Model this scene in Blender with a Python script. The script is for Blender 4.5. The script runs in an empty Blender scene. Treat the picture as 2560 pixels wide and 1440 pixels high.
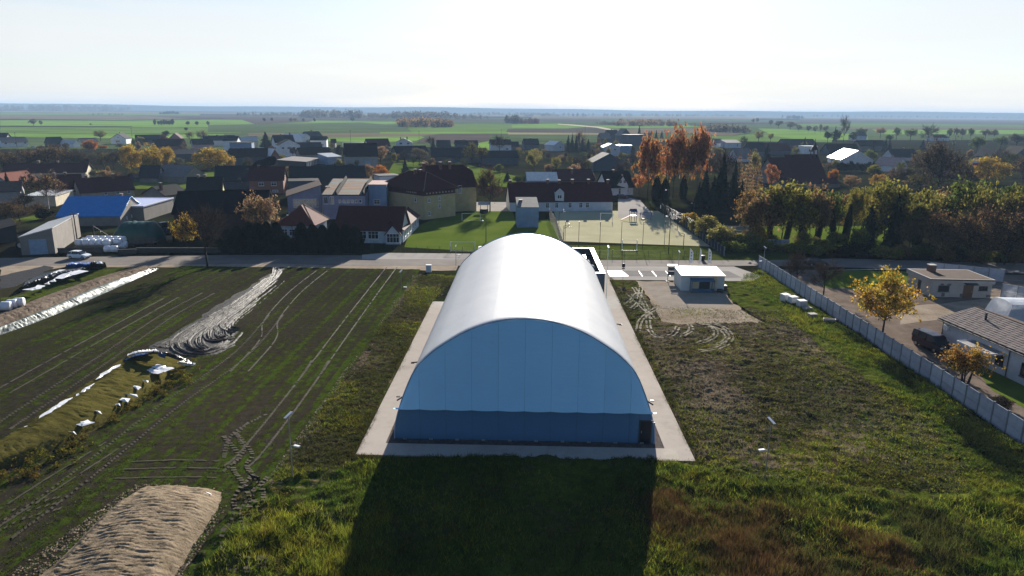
import bpy, bmesh, math, random
import numpy as np
from mathutils import Vector, Matrix
random.seed(7); NR = np.random.default_rng(7)
D = bpy.data; SC = bpy.context.scene; COL = SC.collection
R_ = math.radians

# ------------------------------------------------------------------ camera, world, sun, exposure
CAM_H = 28.0; FPX = 1740.0
PITCH = math.atan((720 - 277) / FPX); ROLL = R_(0.54); YAW = math.atan(38 / FPX * math.cos(PITCH))
_f0 = Vector((-math.sin(YAW), math.cos(YAW), 0)); _r0 = Vector((math.cos(YAW), math.sin(YAW), 0)); _z = Vector((0, 0, 1))
FW = _f0 * math.cos(PITCH) - _z * math.sin(PITCH); _u = _z * math.cos(PITCH) + _f0 * math.sin(PITCH)
RT = _r0 * math.cos(ROLL) + _u * math.sin(ROLL); UP = _u * math.cos(ROLL) - _r0 * math.sin(ROLL)
cam = D.objects.new('camera', D.cameras.new('camera')); COL.objects.link(cam)
cam.matrix_world = Matrix(((RT.x, UP.x, -FW.x, 0), (RT.y, UP.y, -FW.y, 0), (RT.z, UP.z, -FW.z, CAM_H), (0, 0, 0, 1)))
cam.data.sensor_width = 36; cam.data.lens = 36 * FPX / 2560; cam.data.clip_start = 0.5; cam.data.clip_end = 60000
SC.camera = cam
SUN_EL, SUN_AZ = 18.5, 6.0            # degrees; azimuth to the right of +Y, the long axis of the hall
w = D.worlds.new('World'); SC.world = w; w.use_nodes = True
nt = w.node_tree; nt.nodes.clear()
sky = nt.nodes.new('ShaderNodeTexSky'); sky.sky_type = 'NISHITA'; sky.sun_disc = False
sky.sun_elevation = R_(SUN_EL); sky.sun_rotation = R_(SUN_AZ)
sky.altitude = 50; sky.air_density = 1.0; sky.dust_density = 0.35; sky.ozone_density = 4.0
bg = nt.nodes.new('ShaderNodeBackground'); bg.inputs['Strength'].default_value = 0.054
out = nt.nodes.new('ShaderNodeOutputWorld')
# pale veil of high haze that thins with height, with faint cirrus streaks
L = nt.links; tc = nt.nodes.new('ShaderNodeTexCoord'); mp = nt.nodes.new('ShaderNodeMapping'); mp.inputs['Scale'].default_value = (1.6, 1.6, 17)
nz = nt.nodes.new('ShaderNodeTexNoise'); nz.inputs['Scale'].default_value = 1.5; nz.inputs['Detail'].default_value = 7
sx = nt.nodes.new('ShaderNodeSeparateXYZ'); L.new(tc.outputs['Generated'], sx.inputs[0]); L.new(tc.outputs['Generated'], mp.inputs['Vector']); L.new(mp.outputs[0], nz.inputs['Vector'])
def wm(op, a, b, c=None):
    n = nt.nodes.new('ShaderNodeMath'); n.operation = op
    for i, v in enumerate((a, b, c)):
        if v is None: continue
        if isinstance(v, (int, float)): n.inputs[i].default_value = v
        else: L.new(v, n.inputs[i])
    return n.outputs[0]
elv = wm('MAXIMUM', sx.outputs[2], 0.0); veil = wm('POWER', 2.718, wm('MULTIPLY', wm('MULTIPLY', elv, elv), -14.0))
nfac = wm('MINIMUM', wm('MULTIPLY_ADD', nz.outputs['Fac'], 1.3, 0.30), 1.0); fac_ = wm('MULTIPLY', wm('MULTIPLY', veil, nfac), 0.93)
mx = nt.nodes.new('ShaderNodeMix'); mx.data_type = 'RGBA'; # the veil is brightest towards the sun and fades round to the far side of the sky
vd = nt.nodes.new('ShaderNodeVectorMath'); vd.operation = 'DOT_PRODUCT'; vd.inputs[1].default_value = (math.sin(R_(SUN_AZ)) * math.cos(R_(SUN_EL)), math.cos(R_(SUN_AZ)) * math.cos(R_(SUN_EL)), math.sin(R_(SUN_EL))); L.new(tc.outputs['Generated'], vd.inputs[0])
vb = wm('MULTIPLY_ADD', wm('MINIMUM', wm('MAXIMUM', wm('ADD', vd.outputs['Value'], 0.25), 0.0), 1.0), 0.72, 0.28)
vc = nt.nodes.new('ShaderNodeVectorMath'); vc.operation = 'SCALE'; vc.inputs[0].default_value = (7.2, 7.2, 7.15); L.new(vb, vc.inputs['Scale']); L.new(vc.outputs[0], mx.inputs[7])
L.new(fac_, mx.inputs[0]); L.new(sky.outputs[0], mx.inputs[6]); L.new(mx.outputs[2], bg.inputs[0]); L.new(bg.outputs[0], out.inputs[0])
sl = D.lights.new('sun', 'SUN'); sl.energy = 5.0; sl.angle = R_(0.55); sl.color = (1.0, 0.93, 0.82)
sun = D.objects.new('sun', sl); COL.objects.link(sun); sun.location = (60, 400, 250)
_sd = Vector((math.sin(R_(SUN_AZ)) * math.cos(R_(SUN_EL)), math.cos(R_(SUN_AZ)) * math.cos(R_(SUN_EL)), math.sin(R_(SUN_EL))))
sun.rotation_euler = _sd.to_track_quat('Z', 'Y').to_euler()
vs = SC.view_settings; vs.view_transform = 'Standard'; vs.look = 'None'; vs.exposure = 1.28; vs.gamma = 1; vs.use_curve_mapping = False
SC.render.engine = 'CYCLES'
cy = SC.cycles; cy.max_bounces = 6; cy.diffuse_bounces = 2; cy.glossy_bounces = 2; cy.transmission_bounces = 3; cy.volume_bounces = 0; cy.transparent_max_bounces = 12
cy.caustics_reflective = False; cy.caustics_refractive = False; cy.use_denoising = True

# ------------------------------------------------------------------ survey: points of the place from sight lines of the photo (2560 px wide)
def ray(px, py): return FW + RT * ((px - 1280) / FPX) - UP * ((py - 720) / FPX)
def G(px, py, z=0.0):
    d = ray(px, py); t = (z - CAM_H) / d.z
    return Vector((d.x * t, d.y * t, z))
def zat(px, py, p):
    d = ray(px, py); return CAM_H + d.z * math.hypot(p[0], p[1]) / math.hypot(d.x, d.y)
def onY(px, py, y):
    d = ray(px, py); t = y / d.y; return Vector((d.x * t, y, CAM_H + d.z * t))
def pxsize(p):                         # metres that one photo pixel covers at p
    return (Vector((p[0], p[1], 0)) - Vector((0, 0, CAM_H))).dot(FW) / FPX

# ------------------------------------------------------------------ mesh helpers
class MB:
    def __init__(s): s.v = []; s.f = []
    def add(s, vs, fs):
        n = len(s.v); s.v += [tuple(x) for x in vs]; s.f += [tuple(i + n for i in f) for f in fs]; return s
    def box(s, x0, y0, z0, x1, y1, z1):
        return s.add([(x0, y0, z0), (x1, y0, z0), (x1, y1, z0), (x0, y1, z0), (x0, y0, z1), (x1, y0, z1), (x1, y1, z1), (x0, y1, z1)],
                     [(0, 3, 2, 1), (4, 5, 6, 7), (0, 1, 5, 4), (1, 2, 6, 5), (2, 3, 7, 6), (3, 0, 4, 7)])
    def obox(s, c, dx, hx, hy, z0, z1):       # box turned to direction dx (2D) about c
        d = Vector((dx[0], dx[1], 0)).normalized(); n = Vector((-d.y, d.x, 0)); c = Vector((c[0], c[1], 0)); P = []
        for z in (z0, z1):
            for a, b in ((-1, -1), (1, -1), (1, 1), (-1, 1)): q = c + d * hx * a + n * hy * b; P.append((q.x, q.y, z))
        return s.add(P, [(0, 3, 2, 1), (4, 5, 6, 7), (0, 1, 5, 4), (1, 2, 6, 5), (2, 3, 7, 6), (3, 0, 4, 7)])
    def slab(s, quad, t):                      # quad of points, thickness t downward along its normal
        q = [Vector(p) for p in quad]; n = (q[1] - q[0]).cross(q[2] - q[0]).normalized() * t; m = len(q)
        P = q + [p - n for p in q]
        F = [tuple(range(m)), tuple(reversed(range(m, 2 * m)))] + [(i, i + m, (i + 1) % m + m, (i + 1) % m) for i in range(m)]
        return s.add(P, F)
    def bar(s, a, b, r, n=4, r2=None):
        a, b = Vector(a), Vector(b); r2 = r if r2 is None else r2; d = b - a
        if d.length < 1e-6: return s
        d.normalize(); x = d.orthogonal().normalized(); y = d.cross(x); P = []
        for c, q in ((a, r), (b, r2)):
            for i in range(n): t = 2 * math.pi * i / n; P.append(c + (x * math.cos(t) + y * math.sin(t)) * q)
        F = [(i, (i + 1) % n, (i + 1) % n + n, i + n) for i in range(n)] + [tuple(reversed(range(n))), tuple(range(n, 2 * n))]
        return s.add(P, F)
    def lathe(s, prof, n=16, c=(0, 0, 0)):
        P = []; F = []
        for r, z in prof:
            for i in range(n): t = 2 * math.pi * i / n; P.append((c[0] + r * math.cos(t), c[1] + r * math.sin(t), c[2] + z))
        for k in range(len(prof) - 1):
            for i in range(n): j = (i + 1) % n; F.append((k * n + i, k * n + j, k * n + n + j, k * n + n + i))
        F += [tuple(reversed(range(n))), tuple(range((len(prof) - 1) * n, len(prof) * n))]
        return s.add(P, F)
    def mesh(s, name, smooth=False):
        m = D.meshes.new(name); m.from_pydata(s.v, [], s.f); m.update()
        if smooth: m.polygons.foreach_set('use_smooth', [True] * len(m.polygons))
        return m
    def obj(s, name, mat, parent=None, loc=None, smooth=False):
        return link(name, s.mesh(name, smooth), mat, parent, loc)
def link(name, me, mat=None, parent=None, loc=None, rz=0.0):
    o = D.objects.new(name, me); COL.objects.link(o)
    if mat is not None and not me.materials: me.materials.append(mat)
    if parent is not None: o.parent = parent
    if loc is not None: o.location = loc
    if rz: o.rotation_euler[2] = rz
    return o
def tag(o, label=None, cat=None, group=None, kind=None):
    if label: o['label'] = label
    if cat: o['category'] = cat
    if group: o['group'] = group
    if kind: o['kind'] = kind
    return o
def thing(name, label, cat, loc=(0, 0, 0), rz=0.0, group=None):
    o = D.objects.new(name, None); COL.objects.link(o); o.location = loc; o.rotation_euler[2] = rz; o.empty_display_size = 0.3
    return tag(o, label, cat, group)
def copy_tree(o, parent=None, loc=None, rz=None, label=None):
    c = o.copy(); COL.objects.link(c)
    if parent is not None: c.parent = parent
    if loc is not None: c.location = loc
    if rz is not None: c.rotation_euler[2] = rz
    if label: c['label'] = label
    for ch in list(o.children): copy_tree(ch, c)
    return c
def np_mesh(name, V, F):                      # V (n,3), F (m,3 or 4) arrays
    m = D.meshes.new(name); k = F.shape[1]
    m.vertices.add(len(V)); m.vertices.foreach_set('co', np.asarray(V, np.float32).ravel())
    m.loops.add(F.size); m.loops.foreach_set('vertex_index', np.asarray(F, np.int32).ravel())
    m.polygons.add(len(F)); m.polygons.foreach_set('loop_start', np.arange(0, F.size, k, dtype=np.int32))
    try: m.polygons.foreach_set('loop_total', np.full(len(F), k, np.int32))
    except Exception: pass
    m.update(calc_edges=True); return m

# ------------------------------------------------------------------ materials
def srgb(r, g, b):
    f = lambda c: (c / 255 / 12.92) if c / 255 <= 0.04045 else ((c / 255 + 0.055) / 1.055) ** 2.4
    return (f(r), f(g), f(b))
def newmat(name):
    m = D.materials.new(name); m.use_nodes = True; t = m.node_tree
    return m, t, t.nodes['Principled BSDF'], t.nodes['Material Output']
def N(t, typ, **kw):
    n = t.nodes.new(typ)
    for k, v in kw.items():
        if isinstance(v, dict):
            for a, b in v.items(): n.inputs[a].default_value = b
        else: setattr(n, k, v)
    return n
def noise_tex(t, scale, detail=5, rough=0.6, vec=None):
    n = N(t, 'ShaderNodeTexNoise'); n.inputs['Scale'].default_value = scale; n.inputs['Detail'].default_value = detail; n.inputs['Roughness'].default_value = rough
    if vec is not None: t.links.new(vec, n.inputs['Vector'])
    return n
def ramp(t, src, stops):
    r = N(t, 'ShaderNodeValToRGB'); e = r.color_ramp.elements
    while len(e) < len(stops): e.new(0.5)
    for i, (p, c) in enumerate(stops): e[i].position = p; e[i].color = (*c, 1) if len(c) == 3 else c
    t.links.new(src, r.inputs[0]); return r.outputs[0]
def mixc(t, fac, a, b, mode='MIX'):
    m = N(t, 'ShaderNodeMix', data_type='RGBA', blend_type=mode)
    for s, i in ((fac, 0), (a, 6), (b, 7)):
        if isinstance(s, (int, float)): m.inputs[i].default_value = s
        elif isinstance(s, tuple): m.inputs[i].default_value = (*s, 1)
        else: t.links.new(s, m.inputs[i])
    return m.outputs[2]
_MC = {}
def plain(name, c, rough=0.7, metal=0.0, var=0.15, vscale=1.2, bump=0.0, bscale=6.0, spec=0.22):
    """painted or plastered surface with a little tonal variation and optional fine relief"""
    key = (name, c, rough, metal, var, vscale, bump, bscale)
    if key in _MC: return _MC[key]
    m, t, p, o = newmat(name); tcx = N(t, 'ShaderNodeTexCoord')
    n = noise_tex(t, vscale, 6, 0.65, tcx.outputs['Object'])
    a = tuple(min(1, x * (1 + var)) for x in c); b = tuple(x * (1 - var) for x in c)
    t.links.new(ramp(t, n.outputs['Fac'], [(0.3, b), (0.7, a)]), p.inputs['Base Color'])
    p.inputs['Roughness'].default_value = rough; p.inputs['Metallic'].default_value = metal
    if spec is not None: p.inputs['Specular IOR Level'].default_value = spec
    if bump:
        n2 = noise_tex(t, bscale, 6, 0.65, tcx.outputs['Object']); bp = N(t, 'ShaderNodeBump'); bp.inputs['Strength'].default_value = bump; bp.inputs['Distance'].default_value = 0.1
        t.links.new(n2.outputs['Fac'], bp.inputs['Height']); t.links.new(bp.outputs[0], p.inputs['Normal'])
    _MC[key] = m; return m
def tinted(m, amt=0.18):
    """slight difference of tone from one separate piece to the next"""
    t = m.node_tree; p = t.nodes['Principled BSDF']; src = p.inputs['Base Color'].links[0].from_socket; oi = N(t, 'ShaderNodeObjectInfo'); hs = N(t, 'ShaderNodeHueSaturation'); mr = N(t, 'ShaderNodeMapRange'); mr.inputs[3].default_value = 1 - amt; mr.inputs[4].default_value = 1 + amt
    t.links.new(oi.outputs['Random'], mr.inputs[0]); t.links.new(mr.outputs[0], hs.inputs['Value']); t.links.new(src, hs.inputs['Color']); t.links.new(hs.outputs[0], p.inputs['Base Color']); return m
def ground_mat(name, stops, scale=0.35, fine=3.0, bump=0.6, bdist=0.15, rough=0.95, stripe=None, big=0.04, spec=0.0):
    """soil or turf: big patches + fine grain choose between the stops; stripe = (period m, strength) adds drill rows along Y"""
    m, t, p, o = newmat(name); geo = N(t, 'ShaderNodeNewGeometry'); pos = geo.outputs['Position']
    n1 = noise_tex(t, scale, 8, 0.7, pos); n2 = noise_tex(t, fine, 6, 0.75, pos); n0 = noise_tex(t, big, 3, 0.5, pos)
    a = N(t, 'ShaderNodeMath', operation='MULTIPLY_ADD'); t.links.new(n1.outputs['Fac'], a.inputs[0]); a.inputs[1].default_value = 0.5
    b = N(t, 'ShaderNodeMath', operation='MULTIPLY'); t.links.new(n2.outputs['Fac'], b.inputs[0]); b.inputs[1].default_value = 0.3; t.links.new(b.outputs[0], a.inputs[2])
    c = N(t, 'ShaderNodeMath', operation='MULTIPLY_ADD'); t.links.new(n0.outputs['Fac'], c.inputs[0]); c.inputs[1].default_value = 0.35; t.links.new(a.outputs[0], c.inputs[2])
    fac = c.outputs[0]; hgt = a.outputs[0]
    if stripe:
        for per, st in stripe:
            mpn = N(t, 'ShaderNodeMapping'); mpn.inputs['Scale'].default_value = (1 / per, 0.012, 0); t.links.new(pos, mpn.inputs['Vector'])
            sn = noise_tex(t, 1.0, 2, 0.5, mpn.outputs[0])
            q = N(t, 'ShaderNodeMath', operation='MULTIPLY_ADD'); t.links.new(sn.outputs['Fac'], q.inputs[0]); q.inputs[1].default_value = st; t.links.new(fac, q.inputs[2])
            q2 = N(t, 'ShaderNodeMath', operation='SUBTRACT'); t.links.new(q.outputs[0], q2.inputs[0]); q2.inputs[1].default_value = st * 0.5; fac = q2.outputs[0]
    t.links.new(ramp(t, fac, stops), p.inputs['Base Color'])
    p.inputs['Roughness'].default_value = rough; p.inputs['Specular IOR Level'].default_value = spec
    if bump:
        bp = N(t, 'ShaderNodeBump'); bp.inputs['Strength'].default_value = bump; bp.inputs['Distance'].default_value = bdist
        t.links.new(hgt, bp.inputs['Height']); t.links.new(bp.outputs[0], p.inputs['Normal'])
    return m
def leaf_mat(name, c, var=0.55, transl=0.45, hue=0.03):
    key = ('leaf', name)
    if key in _MC: return _MC[key]
    m, t, p, o = newmat(name); t.nodes.remove(p)
    geo = N(t, 'ShaderNodeNewGeometry'); hs = N(t, 'ShaderNodeHueSaturation'); hs.inputs['Color'].default_value = (*c, 1)
    mr = N(t, 'ShaderNodeMapRange'); mr.inputs[3].default_value = 1 - var; mr.inputs[4].default_value = 1 + var; t.links.new(geo.outputs['Random Per Island'], mr.inputs[0]); t.links.new(mr.outputs[0], hs.inputs['Value'])
    nn = noise_tex(t, 0.7, 2, 0.5, geo.outputs['Position']); mh = N(t, 'ShaderNodeMapRange'); mh.inputs[1].default_value = 0.3; mh.inputs[2].default_value = 0.7
    mh.inputs[3].default_value = 0.5 - hue; mh.inputs[4].default_value = 0.5 + hue; t.links.new(nn.outputs['Fac'], mh.inputs[0]); t.links.new(mh.outputs[0], hs.inputs['Hue'])
    df = N(t, 'ShaderNodeBsdfDiffuse'); tr = N(t, 'ShaderNodeBsdfTranslucent'); ms = N(t, 'ShaderNodeMixShader'); ms.inputs[0].default_value = transl
    t.links.new(hs.outputs[0], df.inputs[0]); t.links.new(hs.outputs[0], tr.inputs[0]); t.links.new(df.outputs[0], ms.inputs[1]); t.links.new(tr.outputs[0], ms.inputs[2]); t.links.new(ms.outputs[0], o.inputs[0])
    _MC[key] = m; return m
def roof_mat(name, c, rough=0.65, rows=0.33, var=0.3):
    """tiled or slated roof: courses as fine relief, patchy weathering"""
    key = ('roof', name)
    if key in _MC: return _MC[key]
    m, t, p, o = newmat(name); tcx = N(t, 'ShaderNodeTexCoord'); n = noise_tex(t, 1.1, 6, 0.7, tcx.outputs['Object']); n2 = noise_tex(t, 7, 3, 0.6, tcx.outputs['Object'])
    a = tuple(min(1, x * (1 + var)) for x in c); b = tuple(x * (1 - var) for x in c)
    cc = ramp(t, n.outputs['Fac'], [(0.3, b), (0.7, a)]); cc = mixc(t, 0.35, cc, ramp(t, n2.outputs['Fac'], [(0.35, b), (0.65, a)]))
    t.links.new(cc, p.inputs['Base Color']); p.inputs['Roughness'].default_value = rough; p.inputs['Specular IOR Level'].default_value = 0.35 if rough < 0.4 else 0.05
    wv = N(t, 'ShaderNodeTexWave', wave_type='BANDS', bands_direction='Z', wave_profile='SAW'); wv.inputs['Scale'].default_value = 0.5 / rows; wv.inputs['Distortion'].default_value = 0.4
    t.links.new(tcx.outputs['Object'], wv.inputs['Vector']); bp = N(t, 'ShaderNodeBump'); bp.inputs['Strength'].default_value = 0.4; bp.inputs['Distance'].default_value = 0.04
    t.links.new(wv.outputs['Fac'], bp.inputs['Height']); t.links.new(bp.outputs[0], p.inputs['Normal'])
    _MC[key] = m; return m
GLASS = plain('window_glass', (0.02, 0.025, 0.03), 0.08, 0, 0.2, spec=0.5)
WHITE = plain('white_paint', (0.72, 0.72, 0.72), 0.5, 0, 0.06)
DARKMETAL = plain('dark_metal', (0.05, 0.055, 0.06), 0.5, 0.3)
GALV = plain('galvanised_steel', (0.36, 0.37, 0.38), 0.45, 0.7)
BARK = plain('bark', (0.05, 0.042, 0.035), 0.95, 0, 0.35, 3.0)
BARKD = plain('dark_bark', (0.022, 0.019, 0.017), 0.95, 0, 0.35, 3.0)
CONC = plain('concrete', (0.34, 0.32, 0.30), 0.85, 0, 0.12, 0.8, 0.15, 12)
# ------------------------------------------------------------------ ground, far fields, hills, haze
def jag_poly(P, step, amp, rng):
    out = []
    for i, p in enumerate(P):
        q = P[(i + 1) % len(P)]; d = q - p; n = max(1, int(d.length / step)); nrm = Vector((-d.y, d.x, 0)).normalized() if d.length else Vector((0, 0, 0))
        for k in range(n):
            a = p + d * (k / n)
            if k: a = a + nrm * rng.uniform(-amp, amp)
            out.append(a)
    return out
_zl = [0.0]
def sheet(name, pts, mat, z, px=True, jag=None, kind='structure'):
    P = [G(x, y, z) for x, y in pts] if px else [Vector((x, y, z)) for x, y in pts]
    if jag: P = jag_poly(P, jag[0], jag[1], random)
    bm = bmesh.new(); vs_ = [bm.verts.new(p) for p in P]; f = bm.faces.new(vs_)
    if f.normal.z == 0: f.normal_update()
    bmesh.ops.triangulate(bm, faces=[f], ngon_method='EAR_CLIP')
    bm.normal_update()
    for f in bm.faces:
        if f.normal.z < 0: f.normal_flip()
    me = D.meshes.new(name); bm.to_mesh(me); bm.free()
    return tag(link(name, me, mat), kind=kind)
C_ = dict(soil=(0.026, 0.021, 0.017), soil2=(0.05, 0.04, 0.03), olive=(0.027, 0.030, 0.012), grass=(0.048, 0.062, 0.012), bright=(0.085, 0.110, 0.018), straw=(0.15, 0.12, 0.06), sand=(0.27, 0.215, 0.16))
M_base = ground_mat('village_shade_turf', [(0.45, (0.012, 0.010, 0.008)), (0.57, (0.015, 0.015, 0.008)), (0.70, (0.030, 0.040, 0.010))], 0.10, 2.0, 0.5)  # turf colours darkened to carry the shadows between the houses
mb = MB(); n = 48; mb.add([(0, 0, 0)] + [(9500 * math.cos(2 * math.pi * i / n), 9500 * math.sin(2 * math.pi * i / n), 0) for i in range(n)], [(0, i + 1, (i + 1) % n + 1) for i in range(n)])
tag(mb.obj('ground', M_base, loc=(0, 0, -0.03)), kind='structure')
def far_mat(name, c, per=0.0):
    m, t, p, o = newmat(name); geo = N(t, 'ShaderNodeNewGeometry'); n1 = noise_tex(t, 0.012, 5, 0.6, geo.outputs['Position'])
    mpn = N(t, 'ShaderNodeMapping'); mpn.inputs['Scale'].default_value = (0.006, 0.045, 0); t.links.new(geo.outputs['Position'], mpn.inputs['Vector']); n2 = noise_tex(t, 1, 3, 0.6, mpn.outputs[0])
    a = N(t, 'ShaderNodeMath', operation='ADD'); t.links.new(n1.outputs['Fac'], a.inputs[0]); t.links.new(n2.outputs['Fac'], a.inputs[1])
    t.links.new(ramp(t, a.outputs[0], [(0.75 if False else 0.35, tuple(x * 0.72 for x in c)), (0.68, tuple(min(1, x * 1.28) for x in c))]), p.inputs['Base Color']) if False else None
    h = N(t, 'ShaderNodeMath', operation='MULTIPLY'); h.inputs[1].default_value = 0.5; t.links.new(a.outputs[0], h.inputs[0])
    t.links.new(ramp(t, h.outputs[0], [(0.36, tuple(x * 0.72 for x in c)), (0.64, tuple(min(1, x * 1.28) for x in c))]), p.inputs['Base Color'])
    p.inputs['Roughness'].default_value = 1.0; p.inputs['Specular IOR Level'].default_value = 0.0
    return m
FM = dict(g=far_mat('winter_wheat', (0.11, 0.175, 0.045)), G=far_mat('bright_winter_wheat', (0.145, 0.245, 0.05)), m=far_mat('meadow', (0.075, 0.105, 0.045)), b=far_mat('stubble', (0.15, 0.125, 0.085)),
          p=far_mat('ploughed_soil', (0.085, 0.070, 0.060)), y=far_mat('pale_stubble', (0.26, 0.24, 0.13)), d=far_mat('dark_hedge_strip', (0.035, 0.045, 0.03)), s=far_mat('sandy_track', (0.55, 0.48, 0.36)))
# far plain: pixel outlines of the fields, from the farthest band to the nearest
FIELDS = [
 ('field', 'm', [(0, 283), (640, 289), (1280, 295), (1920, 300), (2560, 304), (2560, 350), (1700, 350), (900, 372), (0, 372)], 0.02),
 ('field', 'b', [(0, 277), (900, 284), (1900, 291), (2560, 297), (2560, 301), (1900, 296), (900, 289), (0, 280)], 0.30),
 ('field', 'g', [(0, 281), (500, 284), (500, 289), (0, 288)], 0.3), ('field', 'b', [(0, 289), (400, 291), (760, 290), (760, 300), (300, 299), (0, 297)], 0.25),
 ('field', 'p', [(330, 288), (900, 292), (1000, 300), (640, 300), (470, 297)], 0.32),
 ('field', 'G', [(0, 301), (500, 297), (900, 303), (1030, 305), (1030, 309), (700, 318), (400, 318), (0, 315)], 0.2),
 ('field', 'g', [(0, 318), (420, 319), (620, 322), (600, 333), (250, 334), (0, 331)], 0.18), ('field', 'd', [(0, 314.2), (330, 315.6), (330, 317), (0, 316.4)], 0.26),
 ('field', 'G', [(0, 333), (300, 335), (560, 336), (560, 347), (200, 345), (0, 341)], 0.16), ('field', 'd', [(0, 298), (300, 300), (560, 296), (560, 297.5), (300, 302), (0, 300)], 0.3),
 ('field', 'p', [(600, 298), (800, 297), (770, 305), (640, 311)], 0.28), ('field', 'm', [(520, 312), (900, 306), (1030, 316), (1020, 330), (820, 334), (520, 330)], 0.14),
 ('field', 'b', [(620, 333), (1000, 328), (1110, 333), (1050, 341), (780, 343), (620, 340)], 0.12), ('field', 'G', [(820, 344), (1050, 340), (1062, 343), (1040, 352), (900, 356), (800, 352)], 0.10),
 ('field', 'g', [(1020, 312), (1280, 309), (1290, 316), (1270, 329), (1030, 330), (1020, 322)], 0.22), ('field', 'G', [(950, 330), (1275, 328.5), (1270, 334), (1100, 334), (950, 334)], 0.24),
 ('field', 'p', [(1062, 343), (1110, 334), (1270, 335), (1265, 352), (1230, 358), (1040, 356)], 0.10), ('field', 'G', [(1195, 358), (1225, 352), (1225, 378), (1195, 378)], 0.11),
 ('field', 'p', [(1000, 296), (1500, 298), (1500, 303), (1000, 302)], 0.3), ('field', 'b', [(1330, 290), (1900, 295), (1900, 299), (1330, 296)], 0.33),
 ('field', 'G', [(1280, 311), (1400, 309), (1490, 316), (1420, 321), (1280, 321)], 0.25), ('field', 'p', [(1270, 322), (1510, 321), (1520, 331), (1440, 333), (1265, 330)], 0.2),
 ('field', 'y', [(1270, 331), (1420, 332), (1500, 333), (1500, 337), (1270, 336)], 0.22), ('field', 'm', [(1225, 337), (1500, 338), (1480, 352), (1225, 354)], 0.18),
 ('sandy_track', 's', [(1395, 309.6), (1440, 312), (1500, 317), (1535, 324), (1528, 326.5), (1490, 319), (1435, 314), (1395, 311)], 0.3),
 ('field', 'G', [(1480, 314), (1720, 313), (1760, 316), (1700, 319), (1520, 321)], 0.27), ('field', 'b', [(1530, 322), (1760, 320), (1760, 332), (1560, 334)], 0.2),
 ('field', 'b', [(1765, 326), (1840, 329), (1860, 334), (1830, 339), (1765, 338)], 0.22), ('field', 'g', [(1765, 339), (1830, 340), (1900, 332), (2080, 340), (2080, 356), (1765, 352)], 0.2),
 ('field', 'G', [(1895, 321), (1960, 322), (2100, 333), (2170, 338), (2170, 350), (2000, 350), (1930, 338)], 0.24), ('field', 'p', [(1750, 303), (2100, 306), (2100, 310), (1750, 307)], 0.3),
 ('field', 'p', [(2000, 296), (2560, 302), (2560, 309), (2300, 307), (2000, 302)], 0.28), ('field', 'g', [(1950, 307), (2300, 310), (2560, 313), (2560, 317), (2300, 316), (1990, 318)], 0.26),
 ('field', 'b', [(2100, 317), (2560, 318), (2560, 322), (2100, 322)], 0.28), ('field', 'G', [(2180, 323), (2330, 324), (2560, 325), (2560, 335), (2200, 336)], 0.24), ('field', 'm', [(2380, 336), (2560, 336), (2560, 352), (2420, 350)], 0.2),
 ('field', 'd', [(1720, 308), (2000, 309), (2000, 310.2), (1720, 309.6)], 0.36), ('field', 'd', [(1725, 312), (1775, 311.5), (1775, 313), (1725, 313.6)], 0.36), ('field', 'y', [(1500, 289.8), (1640, 290.4), (1640, 291.2), (1500, 290.6)], 0.5),
]
for i, (nm, k, P, z) in enumerate(FIELDS): sheet(nm, P, FM[k], z + 0.012 * i)
# wooded low ridge that closes the plain
M_hill = far_mat('ridge_forest', (0.030, 0.042, 0.028))
mb = MB(); prof = []
for i in range(121):
    a = R_(90 + 46 - 92 * i / 120); rr = 7600 + 300 * math.sin(i * 0.21); h = 52 + 5 * math.sin(i * 0.13 + 1) + 3 * math.sin(i * 0.41) - i * 0.02
    prof.append((a, rr, h))
V = []; F = []
for a, rr, h in prof: V += [(rr * math.cos(a), rr * math.sin(a), -0.4), ((rr + 160) * math.cos(a), (rr + 160) * math.sin(a), h * 0.72), ((rr + 420) * math.cos(a), (rr + 420) * math.sin(a), h), ((rr + 1500) * math.cos(a), (rr + 1500) * math.sin(a), h * 0.8)]
for i in range(len(prof) - 1):
    for k in range(3): F.append((i * 4 + k, i * 4 + k + 1, i * 4 + 5 + k, i * 4 + 4 + k))
mb.add(V, F); tag(mb.obj('hills', M_hill, smooth=True), kind='structure')
# air: one closed box of even thin haze
m, t, p, o = newmat('thin_haze'); t.nodes.remove(p); pv = N(t, 'ShaderNodeVolumePrincipled'); pv.inputs['Color'].default_value = (0.48, 0.70, 1.0, 1); pv.inputs['Density'].default_value = 0.00013; pv.inputs['Anisotropy'].default_value = 0.0
t.links.new(pv.outputs[0], o.inputs['Volume'])
tag(MB().box(-10000, -600, -1.2, 10000, 10000, 64).obj('haze', m), kind='stuff')

# ------------------------------------------------------------------ near ground
M_field = ground_mat('drilled_field', [(0.38, (0.022, 0.018, 0.013)), (0.50, (0.033, 0.029, 0.017)), (0.60, (0.036, 0.037, 0.013)), (0.74, (0.044, 0.064, 0.011))], 0.22, 5.0, 0.7, 0.12, stripe=[(6.0, 0.22), (2.4, 0.20), (0.45, 0.10)])
M_rough = ground_mat('rough_weedy_ground', [(0.42, (0.026, 0.02, 0.014)), (0.53, (0.050, 0.042, 0.025)), (0.60, C_['olive']), (0.70, (0.06, 0.066, 0.018))], 0.5, 3.0, 1.0, 0.35)
M_brown = ground_mat('trampled_brown_ground', [(0.40, (0.022, 0.017, 0.013)), (0.54, (0.055, 0.044, 0.031)), (0.62, (0.036, 0.036, 0.016)), (0.74, (0.11, 0.09, 0.066))], 0.4, 2.5, 1.0, 0.35)
M_grass = ground_mat('meadow_grass', [(0.42, (0.022, 0.027, 0.008)), (0.56, C_['grass']), (0.70, C_['bright'])], 0.6, 4.0, 1.0, 0.35)
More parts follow.
